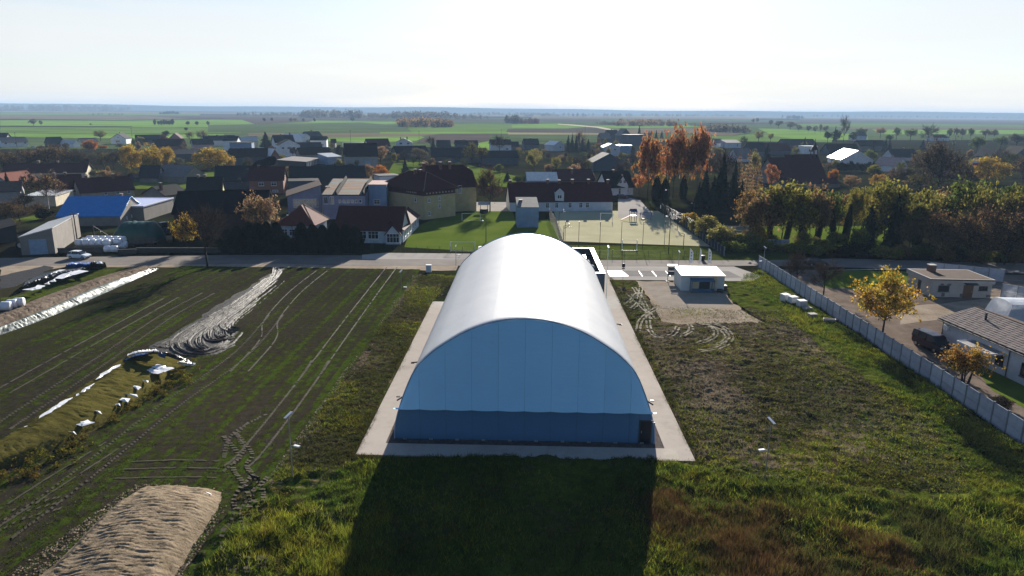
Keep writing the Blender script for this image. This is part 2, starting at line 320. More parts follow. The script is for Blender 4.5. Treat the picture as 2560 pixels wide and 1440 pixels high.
M_lawn = ground_mat('mown_lawn', [(0.42, (0.060, 0.088, 0.014)), (0.56, (0.085, 0.122, 0.018)), (0.70, (0.115, 0.15, 0.028))], 0.12, 3.0, 0.4, 0.06)
M_sand = ground_mat('sandy_soil', [(0.42, (0.17, 0.13, 0.093)), (0.56, (0.29, 0.235, 0.178)), (0.70, (0.39, 0.325, 0.255))], 0.3, 4.0, 0.8, 0.12)
M_asph = ground_mat('worn_asphalt', [(0.42, (0.12, 0.105, 0.095)), (0.56, (0.17, 0.148, 0.132)), (0.70, (0.23, 0.20, 0.175))], 0.2, 6.0, 0.3, 0.02, spec=0.04)
M_pave = ground_mat('light_paving', [(0.42, (0.30, 0.275, 0.245)), (0.56, (0.36, 0.33, 0.30)), (0.70, (0.42, 0.385, 0.35))], 0.15, 6.0, 0.2, 0.02)
M_gravel = ground_mat('dark_gravel', [(0.42, (0.05, 0.042, 0.038)), (0.56, (0.10, 0.085, 0.08)), (0.70, (0.18, 0.16, 0.15))], 2.0, 14.0, 0.8, 0.06)
M_yard = ground_mat('leaf_littered_gravel', [(0.42, (0.085, 0.066, 0.054)), (0.56, (0.15, 0.118, 0.095)), (0.70, (0.24, 0.19, 0.15))], 0.4, 6.0, 0.7, 0.08)
M_turf = ground_mat('sandy_sports_turf', [(0.42, (0.33, 0.31, 0.195)), (0.56, (0.40, 0.37, 0.24)), (0.70, (0.47, 0.43, 0.30))], 0.1, 3.0, 0.2, 0.02)
sheet('field', [(-150, 20), (-18.6, 20), (-18.9, 60), (-19.2, 122), (-150, 124)], M_field, 0.0, px=False)
# road along the far edge of the fields, with its sandy verge
sheet('verge', [(0, 690), (160, 668), (395, 668), (830, 674), (1140, 676), (1140, 655), (840, 640), (0, 645)], M_sand, 0.008, jag=(2.5, 0.5))
sheet('road', [(-400, 668), (0, 665), (700, 659), (840, 664), (1130, 664), (1500, 667), (1900, 664), (2100, 668), (2700, 688), (2700, 662), (2100, 646), (1880, 651), (1500, 650), (1170, 641), (880, 638), (600, 637), (0, 645), (-400, 648)], M_asph, 0.02)
sheet('pavement', [(905, 648), (1175, 648), (1175, 634), (960, 632), (905, 637)], M_pave, 0.028)
sheet('grass_strip', [(1490, 652), (1895, 651), (1985, 648), (1985, 618), (1800, 617), (1385, 612), (1450, 634)], M_grass, 0.016)
sheet('lawn', [(1010, 618), (1022, 588), (1050, 562), (1110, 538), (1190, 527), (1280, 520), (1290, 560), (1385, 545), (1400, 600), (1385, 622), (1170, 627)], M_lawn, 0.016)
sheet('yard', [(1180, 528), (1275, 528), (1275, 505), (1180, 505)], M_pave, 0.024)
sheet('yard', [(1545, 545), (1640, 545), (1600, 500), (1545, 488)], M_pave, 0.024)
sheet('sports_court', [(1408, 603), (1400, 580), (1384, 527), (1645, 527), (1795, 617)], M_turf, 0.022)
sheet('lawn', [(1790, 565), (2250, 565), (2250, 622), (1840, 618)], M_lawn, 0.014)
sheet('lawn', [(330, 472), (560, 472), (560, 430), (420, 428), (330, 440)], M_lawn, 0.014)
sheet('lawn', [(965, 440), (1290, 470), (1290, 440), (1140, 405), (985, 405)], M_lawn, 0.014)
sheet('lawn', [(15, 570), (105, 545), (105, 533), (15, 555)], M_lawn, 0.014)
# concrete apron round the hall with a gravel drip strip, parking and sandy lot on its right
def rect(nm, x0, y0, x1, y1, m, z, t=0.0):
    if t: o = MB().box(x0, y0, z - t, x1, y1, z).obj(nm, m)
    else: o = MB().add([(x0, y0, z), (x1, y0, z), (x1, y1, z), (x0, y1, z)], [(0, 1, 2, 3)]).obj(nm, m)
    return tag(o, kind='structure')
M_apron = ground_mat('apron_concrete', [(0.40, (0.30, 0.262, 0.225)), (0.54, (0.41, 0.362, 0.318)), (0.72, (0.47, 0.42, 0.37))], 0.10, 1.2, 0.1, 0.01)
rect('gravel_strip', -12.1, 54.7, 12.2, 112, M_gravel, 0.03)
rect('apron', -14.05, 52.55, 11.6, 54.7, M_apron, 0.09, 0.15); rect('apron', -14.05, 54.7, -11.95, 100.7, M_apron, 0.09, 0.15); rect('apron', 12.05, 54.7, 14.2, 120, M_apron, 0.09, 0.15)
M_rib = plain('ribbed_paver', (0.40, 0.36, 0.30), 0.9, 0, 0.12, 2.0)
rect('apron', 11.6, 52.55, 14.2, 54.7, M_apron, 0.09, 0.15)
for k in range(9): rect('tactile_paver', 11.75 + k * 0.135, 52.7, 11.75 + k * 0.135 + 0.1, 54.55, M_rib, 0.104)
sheet('car_park', [(1492, 699), (1880, 703), (1905, 690), (1835, 666), (1500, 666)], M_pave, 0.036, jag=(6, 0.15))
M_drk = ground_mat('grey_paving', [(0.42, (0.20, 0.19, 0.18)), (0.56, (0.24, 0.225, 0.21)), (0.70, (0.28, 0.26, 0.245))], 0.3, 5, 0.2, 0.02)
sheet('parking_bay', [(1573, 690), (1700, 692), (1700, 677.5), (1560, 676.5)], M_drk, 0.044); sheet('parking_bay', [(1810, 694), (1855, 694), (1822, 678), (1800, 677.5)], M_drk, 0.044)
sheet('painted_bay', [(1525, 690.5), (1572, 690.5), (1555, 677), (1517, 676.5)], plain('fresh_white_paint', (0.78, 0.78, 0.78), 0.6, 0, 0.03), 0.05)
for a, b in ((1605, 1596), (1640, 1629), (1675, 1663)): sheet('bay_line', [(a, 690.6), (a + 2, 690.6), (b + 2, 677.6), (b, 677.6)], WHITE, 0.05)
sheet('sand_lot', [(1588, 701), (1720, 706), (1812, 712), (1830, 752), (1880, 790), (1925, 812), (1700, 815), (1652, 806), (1640, 780), (1612, 735)], M_sand, 0.02, jag=(1.5, 0.5))
sheet('sand_lot', [(1600, 705), (1705, 708), (1705, 735), (1815, 740), (1818, 768), (1700, 776), (1652, 770)], ground_mat('trodden_sand', [(0.42, (0.19, 0.16, 0.13)), (0.56, (0.265, 0.225, 0.185)), (0.70, (0.33, 0.28, 0.235))], 0.4, 5, 0.4, 0.05), 0.026, jag=(1.2, 0.25))
# yard behind the panel fence
sheet('yard', [(43.5, 38), (110, 38), (110, 124), (50, 127), (43.5, 127)], M_yard, 0.006, px=False)
sheet('yard', [(2235, 770), (2350, 760), (2480, 742), (2560, 738), (2560, 790), (2340, 800), (2250, 812)], M_sand, 0.012, jag=(2, 0.4))
sheet('lawn', [(2060, 720), (2150, 722), (2290, 706), (2290, 680), (2080, 676), (2050, 695)], M_lawn, 0.012, jag=(2, 0.4))
sheet('lawn', [(2440, 925), (2480, 975), (2560, 1020), (2560, 960), (2470, 915)], M_lawn, 0.02)
sheet('kerb', [(2085, 676), (2300, 672), (2300, 670.4), (2085, 674.4)], CONC, 0.06)

# ------------------------------------------------------------------ relief of the near ground: tussocks, clods and furrows as real height
def vnoise(x, y, s, seed):
    r_ = np.random.default_rng(seed); Lt = r_.uniform(0, 1, (256, 256)); u, v = np.asarray(x) / s + 1000.0, np.asarray(y) / s + 1000.0; i, j = np.floor(u).astype(int), np.floor(v).astype(int); f, g = u - i, v - j
    f = f * f * (3 - 2 * f); g = g * g * (3 - 2 * g); i0, i1, j0, j1 = i & 255, (i + 1) & 255, j & 255, (j + 1) & 255
    return (Lt[i0, j0] * (1 - f) + Lt[i1, j0] * f) * (1 - g) + (Lt[i0, j1] * (1 - f) + Lt[i1, j1] * f) * g
def inpoly(x, y, P):
    c = np.zeros(np.shape(x), bool); j = len(P) - 1
    for i in range(len(P)):
        xi, yi = P[i]; xj, yj = P[j]; c ^= ((yi > y) != (yj > y)) & (x < (xj - xi) * (y - yi) / (yj - yi + 1e-12) + xi); j = i
    return c
def pxpoly(pts): return [tuple(G(x, y)[:2]) for x, y in pts]
LOT = pxpoly([(1588, 701), (1720, 706), (1812, 712), (1830, 752), (1880, 790), (1915, 808), (1700, 812), (1652, 804), (1640, 780), (1612, 735)]); PARK = pxpoly([(1480, 701), (1884, 706), (1912, 690), (1835, 662), (1480, 662)])
LANE = pxpoly([(690, 668), (716, 664), (694, 700), (624, 762), (588, 802), (580, 818), (602, 830), (590, 852), (545, 888), (440, 893), (365, 870), (440, 828), (520, 776), (600, 726), (665, 686)])
ZB = [(14.2, 52), (35.5, 50), (37.5, 62), (36.5, 74), (36.5, 92), (33, 99), (24, 99.5), (16, 110), (14.2, 112)]
ZM = [(-22, 20), (62, 20), (62, 47), (40, 48.5), (30, 47.5), (20, 50), (10, 52.4), (0, 52.4), (-12, 51.5), (-17, 49), (-20.5, 46)]
def relief(x, y):
    """height of the near ground; 0 on roads, aprons and lots"""
    x = np.asarray(x, float); y = np.asarray(y, float); n1, n2, n3 = vnoise(x, y, 1.5, 1), vnoise(x, y, .62, 2), vnoise(x, y, .30, 3)
    field = (x < -19.2) & (y < 122.5); strip = (x >= -19.2) & (x < -14.1) & (y < 118); mead = inpoly(x, y, ZM); right = (x > 14.25) & (x < 43.3) & (y < 124)
    furrow = .5 + .5 * np.sin(x * 6.2832 / .9 + 2 * vnoise(x, y, 9, 5)); zf = .03 + .045 * n3 + .03 * n2 + .022 * furrow
    zr = .03 + .20 * np.clip(n1 - .35, 0, 1) + .24 * np.clip(n2 - .3, 0, 1) ** 1.2 + .13 * n3; zm = .05 + .50 * np.clip(n1 - .3, 0, 1) + .30 * n2 + .16 * n3; zs = .03 + .14 * n2 + .12 * n3 + .1 * np.clip(n1 - .4, 0, 1)
    z = np.where(mead, zm, np.where(field, zf, np.where(strip, zs, np.where(right, zr, 0.0))))
    z = np.where(inpoly(x, y, LOT) | inpoly(x, y, PARK) | inpoly(x, y, LANE), 0.0, z); z = np.where((x > -14.3) & (x < 14.45) & (y > 52.3), 0.0, z); return z
def terrain(name, x0, x1, y0, y1, st, mats, choose, skip):
    nx, ny = int((x1 - x0) / st) + 1, int((y1 - y0) / st) + 1; X, Y = np.meshgrid(x0 + np.arange(nx) * st, y0 + np.arange(ny) * st, indexing='ij'); jit = np.random.default_rng(4).uniform(-.3, .3, (2, nx, ny)) * st; jit[:, [0, -1], :] = 0; jit[:, :, [0, -1]] = 0; X = X + jit[0]; Y = Y + jit[1]
    Z = relief(X, Y); V = np.stack([X, Y, Z], -1).reshape(-1, 3); I = np.arange(nx * ny).reshape(nx, ny); F = np.stack([I[:-1, :-1], I[1:, :-1], I[1:, 1:], I[:-1, 1:]], -1).reshape(-1, 4); cx = X.reshape(-1)[F].mean(1); cy_ = Y.reshape(-1)[F].mean(1); keep = ~skip(cx, cy_); F, cx, cy_ = F[keep], cx[keep], cy_[keep]
    me = np_mesh(name, V, F)
    for m_ in mats: me.materials.append(m_)
    me.polygons.foreach_set('material_index', choose(cx, cy_).astype(np.int32)); me.polygons.foreach_set('use_smooth', np.ones(len(F), bool)); me.update(); return tag(link(name, me), kind='structure')
_soil = ground_mat('dark_clod_soil', [(0.42, (0.024, 0.017, 0.010)), (0.56, (0.050, 0.036, 0.021)), (0.72, (0.090, 0.067, 0.042))], 1.5, 7.0, 0.7, 0.08); _dry = ground_mat('dry_pale_soil', [(0.42, (0.06, 0.045, 0.028)), (0.56, (0.115, 0.087, 0.057)), (0.72, (0.19, 0.147, 0.10))], 1.5, 7.0, 0.7, 0.08)
_weed = ground_mat('olive_weeds', [(0.42, (0.022, 0.022, 0.009)), (0.56, (0.054, 0.052, 0.017)), (0.72, (0.115, 0.105, 0.030))], 1.5, 7.0, 0.7, 0.08); _turf = ground_mat('tussock_grass', [(0.42, (0.018, 0.024, 0.006)), (0.56, (0.048, 0.062, 0.010)), (0.72, (0.11, 0.125, 0.018))], 1.2, 6.0, 0.7, 0.10); _rust = ground_mat('rusty_weeds', [(0.42, (0.022, 0.016, 0.007)), (0.56, (0.052, 0.036, 0.013)), (0.72, (0.095, 0.066, 0.022))], 1.2, 6.0, 0.7, 0.10)
def ch_right(x, y):
    b = vnoise(x, y, 6.5, 11) * .5 + vnoise(x, y, 2.2, 12) * .3 + vnoise(x, y, .6, 13) * .35; inb = inpoly(x, y, ZB); ed = np.where(inb, -.07, .27) + np.where(y < 56, .07, 0); out = np.where(b + ed < .525, 0, np.where(b + ed < .70, 2, 3)); pale = (vnoise(x, y, 4.0, 14) * .45 + vnoise(x, y, .5, 15) * .55 > .585 - .14 * np.exp(-((x - 19) / 4.5) ** 2)) & inb; out = np.where(pale, 1, out); rust = inpoly(x, y, [(8, 30), (25, 30), (25.5, 41), (18, 46), (11, 48), (8, 47)]) & (vnoise(x, y, 2.5, 16) * .6 + vnoise(x, y, .7, 17) * .4 > .40); return np.where(rust, 4, out)
def ch_strip(x, y):
    b = vnoise(x, y, 3.0, 21) * .45 + vnoise(x, y, .6, 22) * .55 + .35 * np.exp(-((x + 18.7) / .55) ** 2) * (vnoise(x, y, 5, 23) > .3); return np.where(b > .78, 1, np.where(b < .42, 0, np.where(vnoise(x, y, 4, 24) > .6, 3, 2)))
def ch_field(x, y):
    st_ = .24 * np.sin(x * 6.2832 / 3.1 + .6 * np.sin(y * .03)) * np.sin(x * 6.2832 / 13.5 + 1.3) + .16 * np.sin(x * 6.2832 / 1.15); b = vnoise(x, y, 12, 31) * .40 + vnoise(x, y, .45, 32) * .60 + st_ + .18 * np.exp(-((x + 20.5) / 2.2) ** 2) + .18 * np.exp(-((y - 121) / 4) ** 2); return np.where(b < .48, 0, np.where(b < .74, 1, 2))
_fd = ground_mat('field_soil', [(0.42, (0.018, 0.015, 0.011)), (0.56, (0.030, 0.026, 0.017)), (0.72, (0.048, 0.040, 0.027))], 1.5, 7.0, 0.6, 0.06); _fo = ground_mat('field_olive', [(0.42, (0.016, 0.018, 0.007)), (0.56, (0.030, 0.034, 0.010)), (0.72, (0.050, 0.056, 0.014))], 1.5, 7.0, 0.6, 0.06); _fg = ground_mat('field_green', [(0.42, (0.020, 0.028, 0.005)), (0.56, (0.036, 0.054, 0.008)), (0.72, (0.058, 0.085, 0.012))], 1.5, 7.0, 0.6, 0.06)
RM = [_soil, _dry, _weed, _turf, _rust]
terrain('waste_ground', 14.3, 43.25, 51, 124, .24, RM, ch_right, lambda x, y: inpoly(x, y, LOT) | inpoly(x, y, PARK) | (y > 121) & (x < 36))
terrain('meadow', -19.2, 60, 27, 51.24, .24, RM, lambda x, y: np.where(inpoly(x, y, ZM), np.where(ch_right(x, y) == 4, 4, np.where(vnoise(x, y, 2.6, 41) * .5 + vnoise(x, y, .6, 42) * .5 > .36, 3, 2)), ch_right(x, y)), lambda x, y: (x < -18.9) & (y > 46))
terrain('meadow', -14.1, 14.3, 51.24, 52.5, .22, RM, lambda x, y: np.where(vnoise(x, y, .6, 42) > .4, 3, 2), lambda x, y: y > 52.45)
terrain('dirt_strip', -19.2, -14.1, 46, 118, .22, RM, ch_strip, lambda x, y: (y < 51.2) & (x > -18.9) & False)
terrain('field', -78, -19.2, 27, 122.5, .30, [_fd, _fo, _fg], ch_field, lambda x, y: inpoly(x, y, LANE) | (x < -62 - (y - 80) * .02) & (y > 78))

# ------------------------------------------------------------------ wheel tracks: rows of tread bars pressed into the soil
def smooth_path(P, step=0.35):
    out = []
    for i in range(len(P) - 1):
        p0 = P[max(0, i - 1)]; p1 = P[i]; p2 = P[i + 1]; p3 = P[min(len(P) - 1, i + 2)]; n = max(2, int((p2 - p1).length / step))
        for k in range(n):
            t = k / n; out.append(0.5 * ((2 * p1) + (p2 - p0) * t + (2 * p0 - 5 * p1 + 4 * p2 - p3) * t * t + (3 * p1 - p0 - 3 * p2 + p3) * t ** 3))
    return out + [P[-1]]
M_tread = plain('dried_mud', (0.058, 0.047, 0.028), 0.95, 0, 0.25, 3); M_tread2 = plain('bare_straw_soil', (0.042, 0.037, 0.019), 0.95, 0, 0.25, 3)
def tracks(pts, offs=(0,), wid=0.28, mat=None, step=0.42, bars=True, z=0.02):
    P = smooth_path([G(x, y) for x, y in pts], step); mb = MB()
    for off in offs:
        Q = []
        for i, p in enumerate(P):
            d = (P[min(i + 1, len(P) - 1)] - P[max(i - 1, 0)]).normalized(); nn = Vector((-d.y, d.x, 0)); Q.append((p + nn * off, nn, d))
        hz = relief([q[0].x for q in Q], [q[0].y for q in Q]); Q = [(q[0] + _z * (float(h_) + .02), q[1], q[2]) for q, h_ in zip(Q, hz)]
        if bars:
            for c, nn, d in Q:
                w = wid * 0.5 * random.uniform(0.7, 1.1); e = d * step * 0.26; s = d * 0.08
                mb.add([c - nn * w - e - s + _z * z, c + nn * w - e + s + _z * z, c + nn * w + e + s + _z * (z + 0.015), c - nn * w + e - s + _z * (z + 0.015)], [(0, 1, 2, 3)])
        else:
            for i in range(len(Q) - 1):
                if random.random() < 0.08: continue
                (c, nn, d), (c2, n2, d2) = Q[i], Q[i + 1]; w = wid * 0.5 * random.uniform(0.6, 1.2)
                mb.add([c - nn * w + _z * z, c + nn * w + _z * z, c2 + n2 * w + _z * z, c2 - n2 * w + _z * z], [(0, 3, 2, 1)])
    return tag(mb.obj('wheel_track', mat or M_tread), kind='structure')
W2 = (-0.95, 0.95)
tracks([(0, 1345), (200, 1195), (420, 1020), (600, 890), (690, 790)], W2); tracks([(-60, 1335), (150, 1200), (290, 1110)], W2, 0.2, M_tread2, bars=False)
tracks([(590, 1170), (640, 1120), (760, 965), (880, 800), (980, 668)], W2, 0.2, M_tread2, bars=False); tracks([(590, 1170), (640, 1120), (760, 965), (800, 905)], W2)
tracks([(598, 932), (670, 850), (680, 800), (740, 730), (805, 678)], W2, 0.2, M_tread2, bars=False)
tracks([(0, 1075), (200, 940), (310, 865), (420, 790), (520, 735)], W2, 0.34); tracks([(0, 985), (240, 850), (430, 745)], W2, 0.24, M_tread2, bars=False)
tracks([(560, 1145), (580, 1090), (650, 1045), (665, 1040)], (0,), 0.4); tracks([(575, 1090), (615, 1140), (600, 1170), (640, 1240), (640, 1440)], (-0.5, 0.5), 0.4)
tracks([(640, 1195), (600, 1250), (625, 1320), (610, 1440)], (-0.4, 0.9), 0.4); tracks([(560, 1180), (610, 1130), (595, 1090), (620, 1060)], (0,), 0.36)
tracks([(575, 1440), (560, 1350), (640, 1230)], (0,), 0.3); tracks([(0, 1330), (60, 1300), (150, 1275)], (0, 1.0, 1.8), 0.3)
for y in (1157, 1176, 1199): tracks([(330 - (y - 1155), y), (440, y - 4), (550, y - 2)], (0,), 0.16, M_tread2, bars=False)
for pts in ([(1740, 812), (1775, 822), (1785, 838), (1770, 850), (1740, 860)], [(1775, 812), (1810, 825), (1822, 850), (1795, 872), (1745, 880)], [(1718, 812), (1722, 828), (1700, 845)], [(1690, 820), (1682, 835), (1668, 842)], [(1752, 812), (1800, 830), (1812, 850), (1780, 866)], [(1580, 720), (1610, 770), (1620, 830), (1650, 850)], [(1600, 715), (1590, 760), (1575, 775)], [(1570, 740), (1630, 800)], [(1640, 770), (1600, 800), (1590, 830)], [(1565, 770), (1600, 735)]): tracks(pts, (0, 0.5), 0.3, plain('sandy_rut', (0.14, 0.115, 0.075), 0.95), bars=False, z=0.03)

# muddy farm lane with a turning loop: overlapping wet ruts
M_mud = ground_mat('wet_mud', [(0.42, (0.006, 0.005, 0.005)), (0.56, (0.017, 0.014, 0.013)), (0.70, (0.045, 0.038, 0.037))], 1.2, 5, 1.0, 0.2, rough=0.6, spec=0.12)
sheet('muddy_lane', [(690, 672), (712, 668), (690, 700), (620, 760), (585, 800), (575, 820), (598, 830), (585, 850), (540, 885), (440, 890), (370, 868), (440, 830), (520, 780), (600, 730), (665, 690)], M_mud, 0.014, jag=(1.2, 0.4))
mb = MB(); lanes = [[(698, 668), (680, 695), (600, 755), (520, 800), (440, 850), (400, 868)], [(700, 670), (684, 700), (612, 757), (545, 805), (500, 840), (495, 860), (520, 875), (560, 862), (585, 835)], [(702, 670), (690, 700), (622, 760), (570, 800), (558, 815), (570, 826), (592, 828)], [(700, 668), (676, 700), (590, 760), (500, 812), (450, 850), (460, 875), (510, 885), (570, 862)], [(560, 800), (530, 830), (540, 850), (575, 842)]]
for _ in range(95):
    base = random.choice(lanes); ofx = random.gauss(0, 0.65); P = smooth_path([G(x, y) for x, y in base], 0.6); a = random.randrange(0, max(1, len(P) - 14)); P = P[a:a + random.randrange(12, 46)]
    r = random.uniform(0.06, 0.16); hgt = random.uniform(0.08, 0.26); V = []; F = []
    for i, p in enumerate(P):
        d = (P[min(i + 1, len(P) - 1)] - P[max(i - 1, 0)]); nn = Vector((-d.y, d.x, 0)).normalized(); c = p + nn * (ofx + random.uniform(-0.04, 0.04)); hh = hgt * random.uniform(0.5, 1.1)
        V += [c - nn * r * 1.4 + _z * 0.01, c + _z * hh, c + nn * r * 1.4 + _z * 0.01]
        if i: k = (i - 1) * 3; F += [(k, k + 1, k + 4, k + 3), (k + 1, k + 2, k + 5, k + 4)]
    if len(P) > 3: mb.add(V, F)
tag(mb.obj('mud_ruts', M_mud, smooth=True), kind='stuff')

# ------------------------------------------------------------------ membrane sports hall
HY0, HY1, HW, HH = 55.7, 97.7, 11.35, 11.2
PROF = [(11.35, 0), (11.3, 1.0), (11.2, 1.7), (10.88, 2.9), (10.33, 4.5), (9.42, 6.5), (8.2, 7.85), (6.9, 8.85), (4.75, 10.12), (2.38, 10.93), (0, 11.2)]
def arch(t):                               # t 0..1 from right foot over the crown to the left foot
    P = [Vector((x, 0, z)) for x, z in PROF]; P = P + [Vector((-p.x, 0, p.z)) for p in reversed(P[:-1])]
    u = t * (len(P) - 1); i = min(int(u), len(P) - 2); f = u - i; p0, p1, p2, p3 = P[max(i - 1, 0)], P[i], P[i + 1], P[min(i + 2, len(P) - 1)]
    return 0.5 * ((2 * p1) + (p2 - p0) * f + (2 * p0 - 5 * p1 + 4 * p2 - p3) * f * f + (3 * p1 - p0 - 3 * p2 + p3) * f ** 3)
def half_width(z):
    for (x0, z0), (x1, z1) in zip(PROF, PROF[1:]):
        if z0 <= z <= z1: return x0 + (x1 - x0) * (z - z0) / (z1 - z0)
    return 0
hall = thing('sports_hall', 'large white barrel-vaulted membrane sports hall with a front gable tinted shade-blue', 'sports hall', (0, HY0, 0))
m, t, p, o = newmat('white_membrane'); M_mem = m; tcx = N(t, 'ShaderNodeTexCoord'); n1 = noise_tex(t, 0.25, 4, 0.6, tcx.outputs['Object'])
t.links.new(ramp(t, n1.outputs['Fac'], [(0.3, (0.45, 0.46, 0.48)), (0.7, (0.50, 0.50, 0.51))]), p.inputs['Base Color']); p.inputs['Roughness'].default_value = 0.46; p.inputs['Specular IOR Level'].default_value = 0.3
n2 = noise_tex(t, 0.8, 3, 0.5, tcx.outputs['Object']); bp = N(t, 'ShaderNodeBump'); bp.inputs['Strength'].default_value = 0.12; bp.inputs['Distance'].default_value = 0.15; t.links.new(n2.outputs['Fac'], bp.inputs['Height']); t.links.new(bp.outputs[0], p.inputs['Normal'])
LEN = HY1 - HY0; NT = 72
T0, T1 = 0.15, 0.85                        # membrane of the vault springs above the side walls
def vault_strip(ta, tb, nseg, y0, y1, ny, bulge=0.06, drop=0.0):
    mb = MB(); V = []; F = []
    for j in range(ny + 1):
        y = y0 + (y1 - y0) * j / ny
        for i in range(nseg + 1):
            tt = ta + (tb - ta) * i / nseg; a = arch(tt); b = arch(min(1, tt + 0.004)); d = (b - a).normalized(); nn = Vector((d.z, 0, -d.x))
            if nn.dot(Vector((a.x, 0, a.z - 3))) < 0: nn = -nn
            k = (y / LEN * 8) % 1; e = bulge * math.sin(math.pi * k) + (-(1 - min(1, min(y, LEN - y) / 0.7)) ** 2 * 0.22)
            V.append(tuple(a + nn * (e + drop)) [:1] + (y,) + ((a + nn * (e + drop)).z,))
    w_ = nseg + 1
    for j in range(ny):
        for i in range(nseg): F.append((j * w_ + i, j * w_ + i + 1, (j + 1) * w_ + i + 1, (j + 1) * w_ + i))
    return mb.add(V, F)
NS = 12
for k in range(NS):                        # membrane lengths, welded side by side, each slightly taut between the welds
    ta = T0 + (T1 - T0) * k / NS; tb = T0 + (T1 - T0) * (k + 1) / NS
    vault_strip(ta, tb, 8, 0, LEN, 84, 0.012).obj('roof_membrane', M_mem, hall, smooth=True)
M_skirt = plain('side_skirt', (0.60, 0.62, 0.65), 0.6, 0, 0.08, 0.6, 0.25, 1.5)
vault_strip(0.0, T0, 5, 0.05, LEN - 0.05, 84, 0.02, -0.05).obj('side_wall', M_skirt, hall, smooth=True); vault_strip(T1, 1.0, 5, 0.05, LEN - 0.05, 84, 0.02, -0.05).obj('side_wall', M_skirt, hall, smooth=True)
M_gab = plain('shade_blue_gable_membrane', (0.38, 0.72, 1.0), 0.5, 0, 0.03, 0.3, 0.1, 0.9); tinted(M_gab, 0.045); tinted(M_mem, 0.02); _t = M_gab.node_tree; _p = _t.nodes['Principled BSDF']; _tc = N(_t, 'ShaderNodeTexCoord'); _mp = N(_t, 'ShaderNodeMapping'); _mp.inputs['Scale'].default_value = (0.5, 1, 2.6); _t.links.new(_tc.outputs['Object'], _mp.inputs['Vector']); _n = noise_tex(_t, 1.0, 5, 0.6, _mp.outputs[0]); _b = N(_t, 'ShaderNodeBump'); _b.inputs['Strength'].default_value = 0.22; _b.inputs['Distance'].default_value = 0.2; _t.links.new(_n.outputs['Fac'], _b.inputs['Height']); _t.links.new(_b.outputs[0], _p.inputs['Normal'])  # blue of the sky-lit shade is put into the membrane colour
M_gab2 = plain('shade_dark_wall_panel', (0.075, 0.17, 0.29), 0.45, 0, 0.05, 0.3, 0.1, 0.9)  # darker blue paints the unlit wall below the luminous membrane
xs = [-HW] + [2.27 * k for k in range(-4, 5)] + [HW]
for k in range(10):                        # ten vertical gable membranes above, ten wall panels below
    x0, x1 = xs[k] + 0.006, xs[k + 1] - 0.006; n = 10; V = []; F = []; rows = 14
    for i in range(n + 1):
        x = x0 + (x1 - x0) * i / n; s = math.sin(math.pi * i / n); zb = 2.95 - 0.06 * s
        zt = 11.2
        lo, hi = 0.0, 11.2
        for _ in range(24):
            mid = (lo + hi) / 2
            if half_width(mid) > abs(x): lo = mid
            else: hi = mid
        zt = max(lo - 0.03, zb + 0.02)
        for r in range(rows + 1):
            f = r / rows; z = zb + (zt - zb) * f; y = -0.10 - 0.10 * s * math.sin(math.pi * min(1, f * 1.0)) - 0.16 * (1 - f) ** 2 + 0.08 * f
            V.append((x, y, z))
    for i in range(n):
        for r in range(rows): F.append((i * (rows + 1) + r, (i + 1) * (rows + 1) + r, (i + 1) * (rows + 1) + r + 1, i * (rows + 1) + r + 1))
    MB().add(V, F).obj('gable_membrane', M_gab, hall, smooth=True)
    if k == 9: x1 = 9.98
    q = MB(); V = []; F = []
    for i in range(7):
        x = x0 + (x1 - x0) * i / 6; s = math.sin(math.pi * i / 6)
        for r in range(7): z = 0.05 + 2.93 * r / 6; xx = max(-half_width(z) + 0.02, min(half_width(z) - 0.02, x)); V.append((xx, 0.02 - 0.05 * s, z))
    for i in range(6):
        for r in range(6): F.append((i * 7 + r, (i + 1) * 7 + r, (i + 1) * 7 + r + 1, i * 7 + r + 1))
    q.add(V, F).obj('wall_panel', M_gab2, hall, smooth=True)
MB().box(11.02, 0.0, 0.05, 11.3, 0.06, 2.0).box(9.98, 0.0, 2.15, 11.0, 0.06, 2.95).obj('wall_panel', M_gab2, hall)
d_ = MB().box(9.95, -0.06, 0.05, 10.05, 0.05, 2.2).box(10.95, -0.06, 0.05, 11.05, 0.05, 2.2).box(10.05, -0.06, 2.1, 10.95, 0.05, 2.2).obj('door_frame', DARKMETAL, hall)
dd = MB().box(10.05, -0.02, 0.06, 10.95, 0.04, 2.1).obj('door', plain('dark_door', (0.018, 0.02, 0.028), 0.3), hall)
MB().box(10.14, -0.075, 1.0, 10.19, -0.02, 1.22).obj('handle', GALV, dd)
mb = MB(); A = [arch(0.004 + 0.992 * i / 60) for i in range(61)]
for a, b in zip(A, A[1:]): mb.bar((a.x, -0.03, a.z), (b.x, -0.03, b.z), 0.055, 5)
mb.obj('front_arch_rim', plain('rim_blue', (0.25, 0.36, 0.5), 0.5), hall)
mb = MB()
for a, b in zip(A, A[1:]): mb.bar((a.x, LEN + 0.02, a.z), (b.x, LEN + 0.02, b.z), 0.055, 5)
mb.obj('rear_arch_rim', plain('rim_blue', (0.25, 0.36, 0.5), 0.5), hall)
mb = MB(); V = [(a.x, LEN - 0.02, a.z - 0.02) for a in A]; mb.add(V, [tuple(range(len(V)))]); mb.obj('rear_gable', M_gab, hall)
for s, y, z in ((-1, 7.5, 4.4), (-1, 33, 4.4), (1, 21, 4.4), (-1, 1.2, 3.6), (1, 1.2, 3.6)):
    hx = half_width(z) * s; MB().bar((hx - 0.1 * s, y, z), (hx + 0.62 * s, y - 0.1, z - (0.45 if z < 4 else 0.05)), 0.07, 6).box(*sorted((hx + 0.35 * s, hx + 0.65 * s))[:1], y - 0.2, z - 0.12, sorted((hx + 0.35 * s, hx + 0.65 * s))[1], y + 0.05, z - 0.02).obj('drain_spout', DARKMETAL, hall)
mb = MB()
